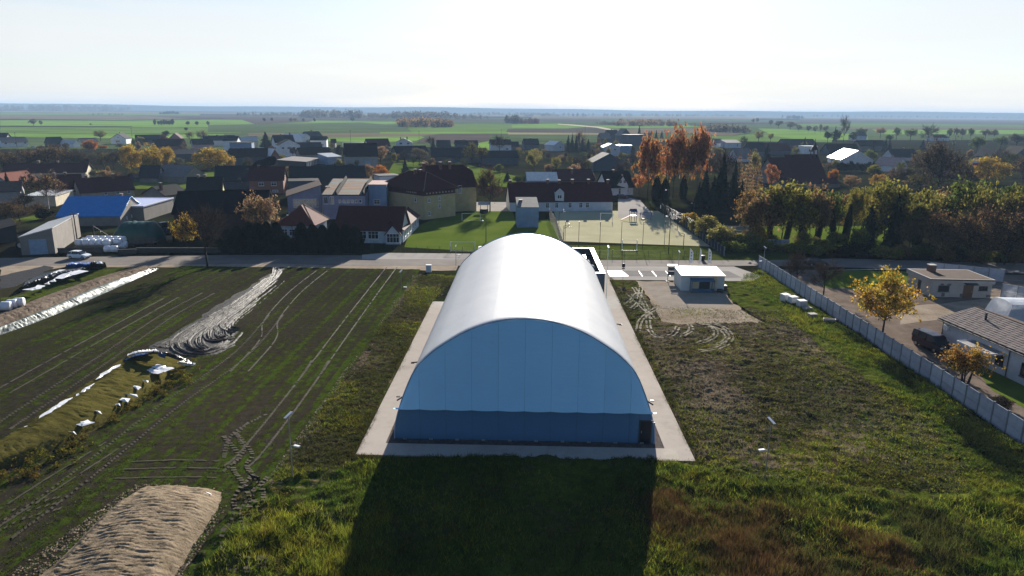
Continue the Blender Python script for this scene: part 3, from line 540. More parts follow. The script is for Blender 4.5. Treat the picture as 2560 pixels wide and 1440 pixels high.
for k in range(10): mb.box(-10.6 + k * 2.3, -0.16, 0.0, -10.3 + k * 2.3, -0.03, 0.14)
mb.obj('anchor_plate', GALV, hall)
# flat-roofed annex behind the hall
an = thing('annex', 'low dark flat-roofed annex with a white parapet coping behind the hall', 'annex', (0, 107, 0))
M_an = plain('anthracite_cladding', (0.035, 0.034, 0.045), 0.5, 0, 0.15)
mb = MB(); mb.box(-9, 0, 0, 12.35, 0.25, 3.3).box(-9, 20.75, 0, 12.35, 21, 3.3).box(12.1, 0.25, 0, 12.35, 20.75, 3.3).box(-9, 0.25, 0, -8.75, 20.75, 3.3).obj('wall', M_an, an)
MB().box(-8.75, 0.25, 1.9, 12.1, 20.75, 2.05).obj('roof', plain('bitumen', (0.03, 0.03, 0.035), 0.8), an)
for k in range(20): MB().box(11.65, 0.0 + k * 1.05, 3.3, 12.42, 1.02 + k * 1.05, 3.38).obj('coping', WHITE, an)
MB().box(-9, -0.06, 3.3, 11.63, 0.6, 3.38).obj('coping', WHITE, an); MB().box(-9, 20.4, 3.3, 11.63, 21.06, 3.38).obj('coping', WHITE, an)
MB().lathe([(0.9, 0), (0.9, 0.6), (0.75, 0.8), (0.3, 0.95), (0.0, 1.0)], 14, (10.6, 8, 2.05)).obj('skylight', plain('skylight_dome', (0.6, 0.62, 0.65), 0.25), an, smooth=True)
MB().box(8.4, 9.2, 2.05, 10.6, 17.5, 2.75).obj('ventilation_duct', plain('duct_white', (0.6, 0.6, 0.62), 0.4), an)
# ------------------------------------------------------------------ buildings
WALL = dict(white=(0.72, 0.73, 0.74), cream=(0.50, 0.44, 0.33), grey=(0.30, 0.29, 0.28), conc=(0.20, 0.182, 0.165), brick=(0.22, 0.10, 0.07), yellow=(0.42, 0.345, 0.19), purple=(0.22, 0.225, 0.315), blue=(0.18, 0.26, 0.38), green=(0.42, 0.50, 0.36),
            lime=(0.52, 0.50, 0.16), dark=(0.045, 0.042, 0.042), shaded_brick=(0.045, 0.03, 0.026), beige=(0.36, 0.30, 0.23), pink=(0.42, 0.33, 0.32), slate=(0.06, 0.075, 0.10), pale=(0.50, 0.53, 0.58))
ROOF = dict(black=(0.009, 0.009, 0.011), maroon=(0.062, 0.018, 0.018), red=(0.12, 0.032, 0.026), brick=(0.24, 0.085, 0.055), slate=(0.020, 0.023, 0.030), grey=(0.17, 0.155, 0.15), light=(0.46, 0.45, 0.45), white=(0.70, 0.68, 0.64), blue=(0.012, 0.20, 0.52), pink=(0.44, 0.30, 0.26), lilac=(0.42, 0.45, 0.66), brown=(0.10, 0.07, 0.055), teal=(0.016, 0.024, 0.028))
def wmat(k): return plain('wall_' + k, WALL[k], 0.85, 0, 0.16, 0.6, 0.15, 9)
def rmat(k): return roof_mat('roof_' + k, ROOF[k], 0.30 if k in ('blue', 'lilac', 'white', 'light') else 0.75)
_WIN = {}; HOUSES = []
def window(parent, P, U, w, h, frame=None, nx=2, nz=2, name='window'):
    """a framed window standing 7 cm proud of a wall; P sill centre, U unit vector along the wall (outside is to the right of U turned -90)"""
    frame = frame or WHITE; key = (round(w, 2), round(h, 2), nx, nz, frame.name)
    if key not in _WIN:
        b = 0.09; mb = MB(); mb.box(-w / 2, -0.08, 0, -w / 2 + b, 0, h).box(w / 2 - b, -0.08, 0, w / 2, 0, h).box(-w / 2 + b, -0.08, 0, w / 2 - b, 0, b).box(-w / 2 + b, -0.08, h - b, w / 2 - b, 0, h)
        for i in range(1, nx): x = -w / 2 + w * i / nx; mb.box(x - 0.035, -0.075, b, x + 0.035, 0, h - b)
        for i in range(1, nz): z = h * (0.62 if nz == 2 else i / nz); mb.box(-w / 2 + b, -0.07, z - 0.03, w / 2 - b, 0, z + 0.03)
        mb.box(-w / 2 - 0.08, -0.16, -0.07, w / 2 + 0.08, 0, -0.002); fm = mb.mesh('window_frame'); fm.materials.append(frame)
        pm = MB().box(-w / 2 + b, -0.035, b, w / 2 - b, -0.012, h - b).mesh('window_pane'); pm.materials.append(GLASS); _WIN[key] = (fm, pm)
    fm, pm = _WIN[key]; f = link(name, fm, None, parent, P); f.rotation_euler[2] = math.atan2(U.y, U.x); link('pane', pm, None, f); return f
def house(A, B, depth, ye, yr, kind, wk, rk, label, cat='house', name='house', win=None, gwin=None, chim=(), over=0.45, wh=None, rh=None, group=None, door=None, par=0.0, frame=None, back=0.0):
    """a building from the foot of its visible long front: A, B photo points of the front's foot, ye / yr photo heights of eaves and ridge, depth in metres"""
    a, b = G(*A), G(*B); a.z = b.z = 0; d = b - a; Lx = d.length; ux = d.normalized(); uy = Vector((-ux.y, ux.x, 0)); mid = (a + b) / 2; mx_ = (A[0] + B[0]) / 2
    if wh is None: wh = max(1.8, zat(mx_, ye, mid))
    if rh is None:
        if kind in ('eave', 'hip', 'halfhip'): rh = zat(mx_, yr, mid + uy * depth / 2) - wh
        elif kind == 'gable': rh = zat(mx_, yr, mid) - wh
        elif kind == 'mono': rh = zat(mx_, yr, mid + uy * depth) - wh
        else: rh = 0
    rh = max(rh, 0.0) if kind != 'monox' else rh
    T = thing(name, label, cat, a, math.atan2(ux.y, ux.x), group)
    wm_ = wmat(wk); rm = rmat(rk); W = depth; o = over; mb = MB(); rb = MB(); th = 0.16
    base = [(0, 0, 0), (Lx, 0, 0), (Lx, W, 0), (0, W, 0)]
    if kind in ('eave', 'halfhip'):
        V = base + [(0, 0, wh), (Lx, 0, wh), (Lx, W, wh), (0, W, wh), (0, W / 2, wh + rh), (Lx, W / 2, wh + rh)]
        if kind == 'eave': mb.add(V, [(0, 1, 5, 4), (1, 2, 6, 9, 5), (2, 3, 7, 6), (3, 0, 4, 8, 7)])
        else:
            c = 0.70; q = rh * c; h0, h1 = W / 2 * c, W - W / 2 * c
            mb.add(base + [(0, 0, wh), (Lx, 0, wh), (Lx, W, wh), (0, W, wh), (0, h0, wh + q), (0, h1, wh + q), (Lx, h0, wh + q), (Lx, h1, wh + q)], [(0, 1, 5, 4), (1, 2, 6, 11, 10, 5), (2, 3, 7, 6), (3, 0, 4, 8, 9, 7)])
        s = rh / (W / 2); zo = -o * s; e = 0.06
        if kind == 'eave':
            rb.slab([(-o, -o, wh + zo + e), (Lx + o, -o, wh + zo + e), (Lx + o, W / 2, wh + rh + e), (-o, W / 2, wh + rh + e)], th); rb.slab([(Lx + o, W + o, wh + zo + e), (-o, W + o, wh + zo + e), (-o, W / 2, wh + rh + e), (Lx + o, W / 2, wh + rh + e)], th)
        else:
            ri = W / 2 * (1 - c); yy = W / 2 * c
            F1 = [(-o, -o, wh + zo + e), (Lx + o, -o, wh + zo + e), (Lx + o, yy, wh + q + e), (Lx - ri, W / 2, wh + rh + e), (ri, W / 2, wh + rh + e), (-o, yy, wh + q + e)]
            rb.slab(F1, th); rb.slab([(Lx - x, W - y, z) for x, y, z in F1], th)
            rb.slab([(Lx + o, yy, wh + q + e), (Lx + o, W - yy, wh + q + e), (Lx - ri, W / 2, wh + rh + e)], th); rb.slab([(-o, W - yy, wh + q + e), (-o, yy, wh + q + e), (ri, W / 2, wh + rh + e)], th)
    elif kind == 'gable':
        V = base + [(0, 0, wh), (Lx, 0, wh), (Lx, W, wh), (0, W, wh), (Lx / 2, 0, wh + rh), (Lx / 2, W, wh + rh)]; mb.add(V, [(0, 1, 5, 8, 4), (1, 2, 6, 5), (2, 3, 7, 9, 6), (3, 0, 4, 7)])
        s = rh / (Lx / 2); zo = -o * s; e = 0.06
        rb.slab([(-o, W + o, wh + zo + e), (-o, -o, wh + zo + e), (Lx / 2, -o, wh + rh + e), (Lx / 2, W + o, wh + rh + e)], th); rb.slab([(Lx + o, -o, wh + zo + e), (Lx + o, W + o, wh + zo + e), (Lx / 2, W + o, wh + rh + e), (Lx / 2, -o, wh + rh + e)], th)
    elif kind == 'hip':
        mb.box(0, 0, 0, Lx, W, wh); m2 = min(Lx, W) / 2; e = 0.05
        if Lx >= W: p, q = (m2, W / 2, wh + rh), (Lx - m2, W / 2, wh + rh)
        else: p, q = (Lx / 2, m2, wh + rh), (Lx / 2, W - m2, wh + rh)
        if abs(Lx - W) < 0.4: q = (p[0] + 0.3, p[1], p[2])
        c0, c1, c2, c3 = (-o, -o, wh + e), (Lx + o, -o, wh + e), (Lx + o, W + o, wh + e), (-o, W + o, wh + e)
        if Lx >= W or abs(Lx - W) < 0.4: fs = [[c0, c1, q, p], [c1, c2, q], [c2, c3, p, q], [c3, c0, p]]
        else: fs = [[c0, c1, p], [c1, c2, q, p], [c2, c3, q], [c3, c0, p, q]]
        for f in fs: rb.slab(f, th)
        hb = [(Vector(s_) + _z * 0.05, Vector(e_) + _z * 0.05) for s_, e_ in ((c0, p), (c1, q), (c2, q), (c3, p))]
    elif kind == 'mono':
        mb.add(base + [(0, 0, wh), (Lx, 0, wh), (Lx, W, wh + rh), (0, W, wh + rh)], [(0, 1, 5, 4), (1, 2, 6, 5), (2, 3, 7, 6), (3, 0, 4, 7)]); s = rh / W
        rb.slab([(-o, -o, wh - o * s + 0.12), (Lx + o, -o, wh - o * s + 0.12), (Lx + o, W + o, wh + rh + o * s + 0.12), (-o, W + o, wh + rh + o * s + 0.12)], th)
    elif kind == 'monox':                  # lean-to slope along the front: rh is the rise from the left end to the right end
        zl, zr = wh, wh + rh; mb.add(base + [(0, 0, zl), (Lx, 0, zr), (Lx, W, zr), (0, W, zl)], [(0, 1, 5, 4), (1, 2, 6, 5), (2, 3, 7, 6), (3, 0, 4, 7)]); s = rh / Lx
        rb.slab([(-o, -o, zl - o * s + 0.12), (Lx + o, -o, zr + o * s + 0.12), (Lx + o, W + o, zr + o * s + 0.12), (-o, W + o, zl - o * s + 0.12)], th)
    else:                                   # flat
        mb.box(0, 0, 0, Lx, W, wh); rb.box(-o, -o, wh + 0.002, Lx + o, W + o, wh + 0.22)
        if par:
            pp = MB(); pp.box(-o, -o, wh + 0.222, Lx + o, -o + 0.25, wh + par).box(-o, W + o - 0.25, wh + 0.222, Lx + o, W + o, wh + par).box(-o, -o + 0.25, wh + 0.222, -o + 0.25, W + o - 0.25, wh + par).box(Lx + o - 0.25, -o + 0.25, wh + 0.222, Lx + o, W + o - 0.25, wh + par).obj('parapet', WHITE if par > 0 else wm_, T)
    mb.obj('wall', wm_, T); R = rb.obj('roof', rm, T)
    for s_, e_ in (hb if kind == 'hip' else ()): MB().bar(s_, e_, 0.11, 5).obj('hip_cap', plain('hip_tile', (0.22, 0.13, 0.10), 0.8), R)
    if kind in ('eave',) and Lx > 9 and rk not in ('blue',):
        MB().bar((-o, W / 2, wh + rh + 0.07), (Lx + o, W / 2, wh + rh + 0.07), 0.13, 5).obj('ridge_cap', rm, R)
    for fx, fy, ch, *sz in chim:
        s_ = (sz[0] if sz else 0.35); zt = (wh + rh + ch) if kind != 'flat' else wh + ch
        k = MB().box(Lx * fx - s_, W * fy - s_, wh + 0.2, Lx * fx + s_, W * fy + s_, zt).obj('chimney', plain('chimney_brick', (0.17, 0.09, 0.07), 0.9, 0, 0.3), R)
        MB().box(Lx * fx - s_ - 0.08, W * fy - s_ - 0.08, zt + 0.002, Lx * fx + s_ + 0.08, W * fy + s_ + 0.08, zt + 0.14).obj('chimney_cap', CONC, R)
    X = Vector((1, 0, 0)); Yv = Vector((0, 1, 0))
    for spec in (win or ()):                # (fraction along the front, sill height, width, height, [columns, rows])
        window(T, (Lx * spec[0], -0.01, spec[1]), X, spec[2], spec[3], frame, *(spec[4:] or (2, 2)))
    for side, fy, sill, ww, hh in (gwin or ()):
        if side == 'R': window(T, (Lx + 0.01, W * fy, sill), Yv, ww, hh, frame)
        else: window(T, (-0.01, W * fy, sill), -Yv, ww, hh, frame)
    if door:
        fx, ww, hh, col = door; dd = MB().box(Lx * fx - ww / 2, -0.07, 0, Lx * fx + ww / 2, 0, hh).obj('door', plain('door_' + col, dict(dark=(0.03, 0.03, 0.032), blue=(0.22, 0.31, 0.42), white=(0.6, 0.6, 0.6), brown=(0.09, 0.05, 0.03))[col], 0.5), T)
        MB().box(Lx * fx + ww * 0.34, -0.12, hh * 0.45, Lx * fx + ww * 0.34 + 0.06, -0.07, hh * 0.45 + 0.16).obj('handle', GALV, dd)
    T['front'] = Lx; HOUSES.append((mid + uy * depth * .5, label)); return T
def wrow(n, sill, w, h, a=0.12, b=0.88, *xy): return [(a + (b - a) * (i / max(1, n - 1) if n > 1 else 0.5), sill, w, h, *xy) for i in range(n)]

# --- farmyard on the left
house((55, 638), (139, 634), 20, 573, 0, 'monox', 'conc', 'light', 'concrete garage with a big blue-grey roller door behind the white car', 'garage', 'garage', wh=3.5, rh=1.5, over=0.15, door=(0.52, 3.0, 3.0, 'blue'))
house((-20, 610), (45, 604), 11, 575, 0, 'monox', 'dark', 'black', 'long low open shed with a flat black roof left of the concrete garage', 'shed', 'shed', wh=2.6, rh=0.9, over=0.3)
house((145, 566), (303, 564), 15.5, 540, 492, 'eave', 'conc', 'blue', 'grey barn with a bright blue metal roof', 'barn', 'barn', over=0.25, gwin=[('R', 0.25, 1.0, 0.5, 0.7), ('R', 0.45, 1.0, 0.5, 0.7)])
t = house((362, 552), (436, 528), 13, 507, 0, 'flat', 'conc', 'lilac', 'flat-roofed barn with a pale lilac roof behind the blue-roofed barn', 'barn', 'barn', over=0.2, chim=[(0.1, 0.5, 1.6, 0.5), (0.75, 0.9, 1.8, 0.3)], par=0.36)
house((141, 516), (186, 500), 8, 493, 0, 'flat', 'cream', 'light', 'small flat shed with a white roof left of the lilac roof', 'shed', 'shed', over=0.3, wh=3.0)
house((440, 592), (668, 586), 15, 530, 478, 'eave', 'shaded_brick', 'black', 'long black-roofed barn with a brick gable behind the bare roadside tree', 'barn', 'barn', chim=())  # brick walls coloured near black, with their shade in the colour
house((205, 499), (337, 490), 10, 476, 443, 'eave', 'beige', 'maroon', 'old farmhouse with a dark maroon roof and a pale green gable', 'house', 'house', win=wrow(3, 1.0, 0.9, 1.2, 0.45, 0.9), chim=[(0.2, 0.5, 0.8), (0.7, 0.45, 0.9)])
house((112, 497), (205, 493), 11, 477, 437, 'eave', 'grey', 'maroon', 'maroon-roofed farmhouse joined to the left of the green-gabled one', 'house', 'house', chim=[(0.3, 0.4, 0.7), (0.6, 0.5, 0.7)])
house((10, 452), (216, 448), 13, 431, 408, 'eave', 'cream', 'maroon', 'very long dark barn with a cream gable end at its right', 'barn', 'barn', chim=[(0.38, 0.5, 0.9), (0.62, 0.5, 0.7)])
house((24, 470), (96, 461), 9, 456, 429, 'eave', 'grey', 'brick', 'house with a sunlit brick-red roof at the left edge behind a dark fir', 'house', 'house')
house((-60, 510), (55, 505), 9, 478, 455, 'eave', 'grey', 'brown', 'low brown-roofed barn at the left edge half hidden by bare trees', 'barn', 'barn')
house((395, 456), (415, 452), 7, 440, 413, 'gable', 'conc', 'slate', 'narrow steep gabled house with one dark attic window beside a small lawn', 'house', 'house', win=[(0.5, 3.4, 0.7, 1.3)], chim=[(0.9, 0.2, -1.2)])
house((415, 508), (470, 500), 9, 484, 462, 'eave', 'conc', 'black', 'low black-roofed shed just behind the lilac roof', 'shed', 'shed', chim=[(0.15, 0.3, 1.0)])
house((340, 455), (392, 452), 8, 447, 431, 'eave', 'slate', 'black', 'black slate roof between the green gable and the narrow gabled house', 'house', 'house', chim=[(0.4, 0.4, 0.8)])
house((470, 494), (555, 492), 9, 475, 443, 'eave', 'lime', 'black', 'black-roofed house with a bright lime-yellow gable', 'house', 'house', chim=[(0.3, 0.5, 0.7), (0.5, 0.5, 0.7)])
house((462, 458), (516, 452), 15, 440, 414, 'gable', 'conc', 'grey', 'gabled barn with a sunlit grey roof above the lime-gabled house', 'barn', 'barn', over=0.3)
house((540, 474), (655, 472), 11, 450, 415, 'eave', 'slate', 'teal', 'long dark slate-roofed barn left of the smoking red-roofed house', 'barn', 'barn')
house((625, 485), (710, 484), 10, 449, 417, 'eave', 'brick', 'maroon', 'brick house with a maroon roof half veiled by chimney smoke', 'house', 'house', win=[(0.35, 2.7, 1.7, 1.2), (0.72, 2.7, 1.7, 1.2), (0.75, 0.6, 1.8, 0.7)], gwin=[('R', 0.5, 5.6, 0.9, 1.3)], chim=[(0.25, 0.5, 0.5)])
house((728, 474), (915, 470), 12, 450, 416, 'eave', 'dark', 'teal', 'long black barn behind the rusty-roofed school wing', 'barn', 'barn')
# --- school
house((722, 548), (806, 545), 13, 489, 0, 'monox', 'purple', 'brown', 'lilac rendered school wing with a sloping roof edge and two wide windows', 'school wing', 'school_wing', wh=6.0, rh=2.6, over=0.3, win=[(0.35, 3.0, 3.2, 2.2, 4, 2), (0.72, 3.0, 3.2, 2.2, 4, 2)])
t = house((808, 548), (914, 548), 16, 488, 449, 'mono', 'purple', 'slate', 'lilac school block under a rust-streaked corrugated roof', 'school block', 'school_block', over=0.2,
          win=[(0.09, 4.0, 1.1, 1.9, 2, 1), (0.23, 4.0, 1.1, 1.9, 2, 1)] + [(0.42 + 0.095 * i, 4.3, 0.75, 0.85, 1, 1) for i in range(6)], chim=[(0.02, 0.5, -1.2, 0.7)])
school_block = t
house((924, 540), (968, 540), 9, 462, 452, 'mono', 'blue', 'pink', 'narrow blue-grey school stair block with a strip of rusty roof', 'school block', 'school_block', over=0.15, win=[(0.45, 3.2, 1.6, 1.3)])
house((724, 500), (800, 498), 9, 454, 0, 'flat', 'slate', 'black', 'dark flat-roofed block with a blue-grey parapet behind the lilac school wing', 'school block', 'school_block', over=0.1)
hp = house((958, 532), (1062, 550), 10.8, 471, 428, 'hip', 'yellow', 'maroon', 'yellow pavilion with a maroon pyramid roof at the head of the lawn', 'school pavilion', 'school_pavilion', over=0.9, win=[(0.80, 4.4, 0.8, 1.1, 1, 2)],
      gwin=[('R', 0.14, 4.5, 0.8, 1.1), ('R', 0.47, 4.7, 0.8, 1.1), ('R', 0.47, 2.7, 0.8, 1.1), ('R', 0.14, 1.0, 0.8, 1.1)], chim=[(0.5, 0.42, 0.5), (0.56, 0.5, 0.4)])
bl_ = house((1060, 533), (1191, 527), 13, 466, 413, 'halfhip', 'yellow', 'maroon', 'tall yellow school house with a maroon half-hipped roof and slim chimneys', 'school house', 'school_house', over=0.4,
      win=[(0.53, 6.6, 1.0, 1.2), (0.53, 4.0, 1.0, 1.9), (0.68, 5.2, 1.1, 2.2)], chim=[(0.08, 0.3, 0.8), (0.42, 0.42, 0.9), (0.60, 0.42, 0.9), (0.98, 0.55, -1.0)], door=(0.53, 1.2, 2.3, 'dark'))
house((700, 600), (784, 602), 9, 563, 512, 'hip', 'pale', 'red', 'low pale house with a hipped red roof behind the row of thujas', 'house', 'house', over=0.6, win=[(0.12, 1.0, 1.9, 1.5, 3, 2), (0.42, 1.0, 1.9, 1.5, 3, 2)])
house((842, 606), (1001, 609), 9, 571, 517, 'eave', 'pale', 'maroon', 'long pale blue school annexe with a dark red roof facing the road', 'school annexe', 'school_annexe', over=0.5, win=[(0.42, 0.9, 1.5, 1.7), (0.58, 0.9, 2.3, 1.7, 3, 2)])
house((965, 611), (1001, 611), 2.4, 582, 562, 'gable', 'pale', 'maroon', 'small gabled glass porch on the end of the red-roofed school annexe', 'porch', 'porch', over=0.35, wh=2.4, win=[(0.5, 0.35, 2.7, 2.0, 4, 2)])
house((1008, 606), (1047, 566), 5, 560, 528, 'eave', 'pale', 'maroon', 'pale blue corridor wing running back from the annexe to the yellow pavilion', 'school wing', 'school_wing', wh=2.9, rh=1.7, over=0.4, win=wrow(6, 0.9, 1.6, 1.4, 0.12, 0.92, 2, 1))
house((950, 470), (1000, 468), 8, 440, 0, 'flat', 'white', 'slate', 'small white flat-roofed house left of the pyramid roof', 'house', 'house', over=0.3, win=wrow(2, 1.6, 1.2, 1.1, 0.5, 0.75))
# --- row house, shed, houses behind the court
house((1275, 529), (1531, 527), 10, 503, 457, 'eave', 'pale', 'maroon', 'long white row house with a dark maroon roof behind the sports court', 'row house', 'row_house', over=0.25,
      win=[(f, 0.95, 1.0, 1.5) for f in (0.36, 0.45, 0.58, 0.685, 0.75)], chim=[(0.02, 0.5, 0.7), (0.385, 0.5, 0.9), (0.50, 0.5, 0.7), (0.63, 0.5, 0.9), (0.79, 0.5, 0.9), (0.985, 0.5, 0.8)])
dm = house((1387, 528), (1409, 528), 3.5, 479, 469, 'gable', 'pale', 'maroon', 'white gabled dormer house front rising from the row house roof', 'dormer', 'dormer', over=0.15, win=[(0.38, 3.6, 0.7, 1.1, 1, 1), (0.62, 3.6, 0.7, 1.1, 1, 1)])
house((1293, 569), (1346, 569), 7, 519, 494, 'mono', 'blue', 'grey', 'tall stained blue-grey transformer house with a pale sloping roof beside the lawn', 'transformer house', 'transformer_house', over=0.08, chim=[(0.2, 0.6, -0.3, 0.4)])
house((1518, 489), (1582, 487), 9, 466, 429, 'eave', 'white', 'black', 'white house with a steep black roof right of the row house', 'house', 'house', win=[(0.5, 0.4, 1.3, 2.0), (0.78, 1.0, 0.8, 1.0)], chim=[(0.42, 0.5, 0.5)])
house((1541, 488), (1569, 488), 3, 461, 438, 'gable', 'white', 'black', 'white front gable of the steep black-roofed house', 'house gable', 'gable_front', over=0.3, win=[(0.32, 4.1, 0.9, 1.1), (0.68, 4.1, 0.9, 1.1)])
house((1318, 470), (1395, 470), 5, 452, 431, 'mono', 'blue', 'white', 'open shed with two translucent white roof sheets behind the row house', 'shed', 'shed', over=0.1)
house((1393, 462), (1485, 460), 9, 449, 424, 'eave', 'slate', 'maroon', 'dark-roofed cottage with a smoking chimney behind the row house', 'house', 'house', chim=[(0.45, 0.3, 0.5)])
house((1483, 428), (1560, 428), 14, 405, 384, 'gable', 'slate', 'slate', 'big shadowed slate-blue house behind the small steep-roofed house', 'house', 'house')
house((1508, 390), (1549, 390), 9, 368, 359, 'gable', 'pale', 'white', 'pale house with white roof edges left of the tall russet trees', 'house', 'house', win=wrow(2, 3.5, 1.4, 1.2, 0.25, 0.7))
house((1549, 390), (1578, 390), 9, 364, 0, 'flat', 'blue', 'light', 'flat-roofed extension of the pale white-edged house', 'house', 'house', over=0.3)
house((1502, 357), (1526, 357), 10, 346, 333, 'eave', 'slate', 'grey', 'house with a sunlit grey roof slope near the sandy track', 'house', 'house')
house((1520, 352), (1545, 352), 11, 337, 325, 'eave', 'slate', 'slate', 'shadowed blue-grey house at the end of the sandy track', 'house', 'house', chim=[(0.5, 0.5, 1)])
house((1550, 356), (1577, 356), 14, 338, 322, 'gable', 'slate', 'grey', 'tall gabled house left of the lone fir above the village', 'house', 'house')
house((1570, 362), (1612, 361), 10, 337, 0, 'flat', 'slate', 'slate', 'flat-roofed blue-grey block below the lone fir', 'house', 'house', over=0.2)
# --- middle of the village
house((865, 420), (945, 419), 12, 389, 358, 'eave', 'grey', 'black', 'black barn with grey doors left of the pale willow', 'barn', 'barn', door=(0.68, 3.2, 3.5, 'blue'))
house((922, 381), (976, 380), 11, 365, 347, 'eave', 'white', 'maroon', 'maroon-roofed house with a white right gable by the bright green field', 'house', 'house')
house((990, 370), (1031, 370), 10, 356, 346, 'gable', 'pale', 'slate', 'pale low-gabled house at the edge of the ploughed field', 'house', 'house', win=wrow(2, 2.6, 2.0, 1.5, 0.3, 0.75), chim=[(0.3, 0.2, 0.9), (0.7, 0.5, 1.2)])
house((992, 396), (1070, 394), 9, 380, 365, 'eave', 'slate', 'black', 'long dark sheds below the low-gabled house', 'shed', 'shed')
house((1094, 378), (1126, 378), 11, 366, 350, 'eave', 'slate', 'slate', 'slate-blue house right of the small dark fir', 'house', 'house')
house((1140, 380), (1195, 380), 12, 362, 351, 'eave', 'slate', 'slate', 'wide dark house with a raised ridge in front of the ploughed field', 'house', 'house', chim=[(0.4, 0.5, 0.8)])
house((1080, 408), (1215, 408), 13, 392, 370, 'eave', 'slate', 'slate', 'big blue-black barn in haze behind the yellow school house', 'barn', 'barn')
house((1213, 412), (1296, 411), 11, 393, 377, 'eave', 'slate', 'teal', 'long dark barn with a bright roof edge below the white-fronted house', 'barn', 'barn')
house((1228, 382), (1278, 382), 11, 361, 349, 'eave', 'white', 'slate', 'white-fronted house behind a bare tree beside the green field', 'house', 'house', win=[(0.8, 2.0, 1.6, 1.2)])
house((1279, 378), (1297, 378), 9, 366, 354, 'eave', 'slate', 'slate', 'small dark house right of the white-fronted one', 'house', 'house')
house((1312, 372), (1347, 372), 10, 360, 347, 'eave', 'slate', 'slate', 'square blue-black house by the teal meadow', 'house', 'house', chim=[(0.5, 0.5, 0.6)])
house((1384, 378), (1411, 377), 10, 362, 353, 'gable', 'pale', 'white', 'small pale house with a bright white roof verge left of three firs', 'house', 'house', win=[(0.6, 2.0, 1.6, 1.3)])
house((1140, 395), (1075, 395), 1, 0, 0, 'flat', 'white', 'white', 'x', wh=2) if False else None
# --- left of the middle
house((560, 376), (594, 376), 12, 351, 340, 'eave', 'white', 'slate', 'white gable-ended house left of the cream flat-fronted one', 'house', 'house')
house((598, 372), (647, 371), 10, 351, 342, 'eave', 'cream', 'light', 'cream house with a pale roof left of the dark spruce', 'house', 'house')
house((576, 388), (631, 388), 8, 357, 0, 'flat', 'blue', 'slate', 'flat-fronted blue-grey house with four windows', 'house', 'house', over=0.2, win=wrow(4, 3.0, 1.3, 1.3, 0.18, 0.82), wh=None)
house((583, 414), (680, 411), 11, 391, 371, 'eave', 'slate', 'black', 'black barn right of the round golden tree', 'barn', 'barn')
house((678, 412), (700, 411), 20, 388, 372, 'gable', 'brick', 'white', 'brick barn with a gleaming white roof in front of the dark spruce', 'barn', 'barn', over=0.35)
house((690, 380), (738, 379), 11, 356, 338, 'eave', 'white', 'slate', 'white house with a dark slate roof and a round gable window', 'house', 'house', win=[(0.4, 2.5, 1.2, 1.2)], chim=[(0.4, 0.5, 0.8)])
house((698, 392), (752, 391), 10, 362, 348, 'gable', 'white', 'slate', 'broad white gabled house above the gleaming white roof', 'house', 'house', win=wrow(3, 4.5, 1.5, 1.2, 0.2, 0.72))
house((726, 368), (757, 367), 13, 352, 334, 'eave', 'white', 'white', 'house with a sunlit white roof in the upper cluster', 'house', 'house', chim=[(0.3, 0.4, 0.9)])
house((754, 362), (782, 361), 11, 347, 335, 'gable', 'pale', 'light', 'pale gabled house with a bright roof verge at the field edge', 'house', 'house')
house((770, 352), (806, 351), 11, 339, 329, 'eave', 'slate', 'slate', 'dark house farthest up the slope in the upper cluster', 'house', 'house', chim=[(0.5, 0.5, 1.4)])
house((777, 376), (817, 376), 12, 350, 341, 'eave', 'white', 'slate', 'tall white house with a slate roof and a bright right gable', 'house', 'house', win=wrow(2, 3.2, 1.5, 1.2, 0.35, 0.75))
house((828, 370), (839, 370), 9, 357, 347, 'eave', 'conc', 'slate', 'small brown house right of the tall white one', 'house', 'house')
house((746, 384), (806, 383), 10, 368, 356, 'eave', 'white', 'slate', 'low house with a long blue-slate roof and a white gable', 'house', 'house')
house((752, 402), (828, 400), 11, 385, 369, 'eave', 'conc', 'black', 'black barn with a brown right gable in front of the white houses', 'barn', 'barn')
house((820, 412), (855, 410), 9, 392, 383, 'mono', 'blue', 'light', 'small bluish shed with a white lean-to roof', 'shed', 'shed', over=0.2)
t = house((765, 418), (800, 408), 14, 405, 398, 'mono', 'dark', 'grey', 'long open cart shed with a row of white posts and a grey roof', 'cart shed', 'cart_shed', wh=2.6, rh=0.8, over=0.4)
for k in range(9): MB().box(t['front'] * (k + 0.5) / 9 - 0.16, -0.32, 0, t['front'] * (k + 0.5) / 9 + 0.16, -0.02, 2.4).obj('post', WHITE, t)
house((865, 372), (925, 371), 9, 361, 357, 'mono', 'white', 'light', 'row of white lean-to roofs by the bright field', 'shed', 'shed', over=0.2)
# --- far left
house((8, 368), (72, 366), 10, 355, 343, 'eave', 'white', 'grey', 'long white house at the far left with a grey roof', 'house', 'house', win=wrow(3, 2, 1.4, 1.2))
house((-30, 366), (14, 366), 12, 350, 333, 'eave', 'grey', 'slate', 'dark-roofed house cut by the left edge of the picture', 'house', 'house')
house((128, 368), (162, 367), 12, 358, 342, 'eave', 'slate', 'teal', 'dark green-grey barn right of the parked cars at far left', 'barn', 'barn')
house((184, 368), (201, 367), 12, 358, 351, 'gable', 'white', 'light', 'small white gabled house in front of the orange bush', 'house', 'house')
house((205, 363), (247, 362), 11, 354, 345, 'eave', 'cream', 'grey', 'low grey-roofed house behind the orange bush', 'house', 'house')
house((278, 360), (316, 360), 14, 346, 334, 'gable', 'white', 'slate', 'white villa with a grey hipped roof left of the golden willows', 'house', 'house', win=[(0.45, 1.2, 3.0, 2.0, 3, 2), (0.5, 4.6, 1.0, 1.0)], chim=[(0.5, 0.4, 0.8)])
house((342, 362), (415, 361), 11, 349, 337, 'eave', 'slate', 'teal', 'long green-grey barn behind the golden willows', 'barn', 'barn')
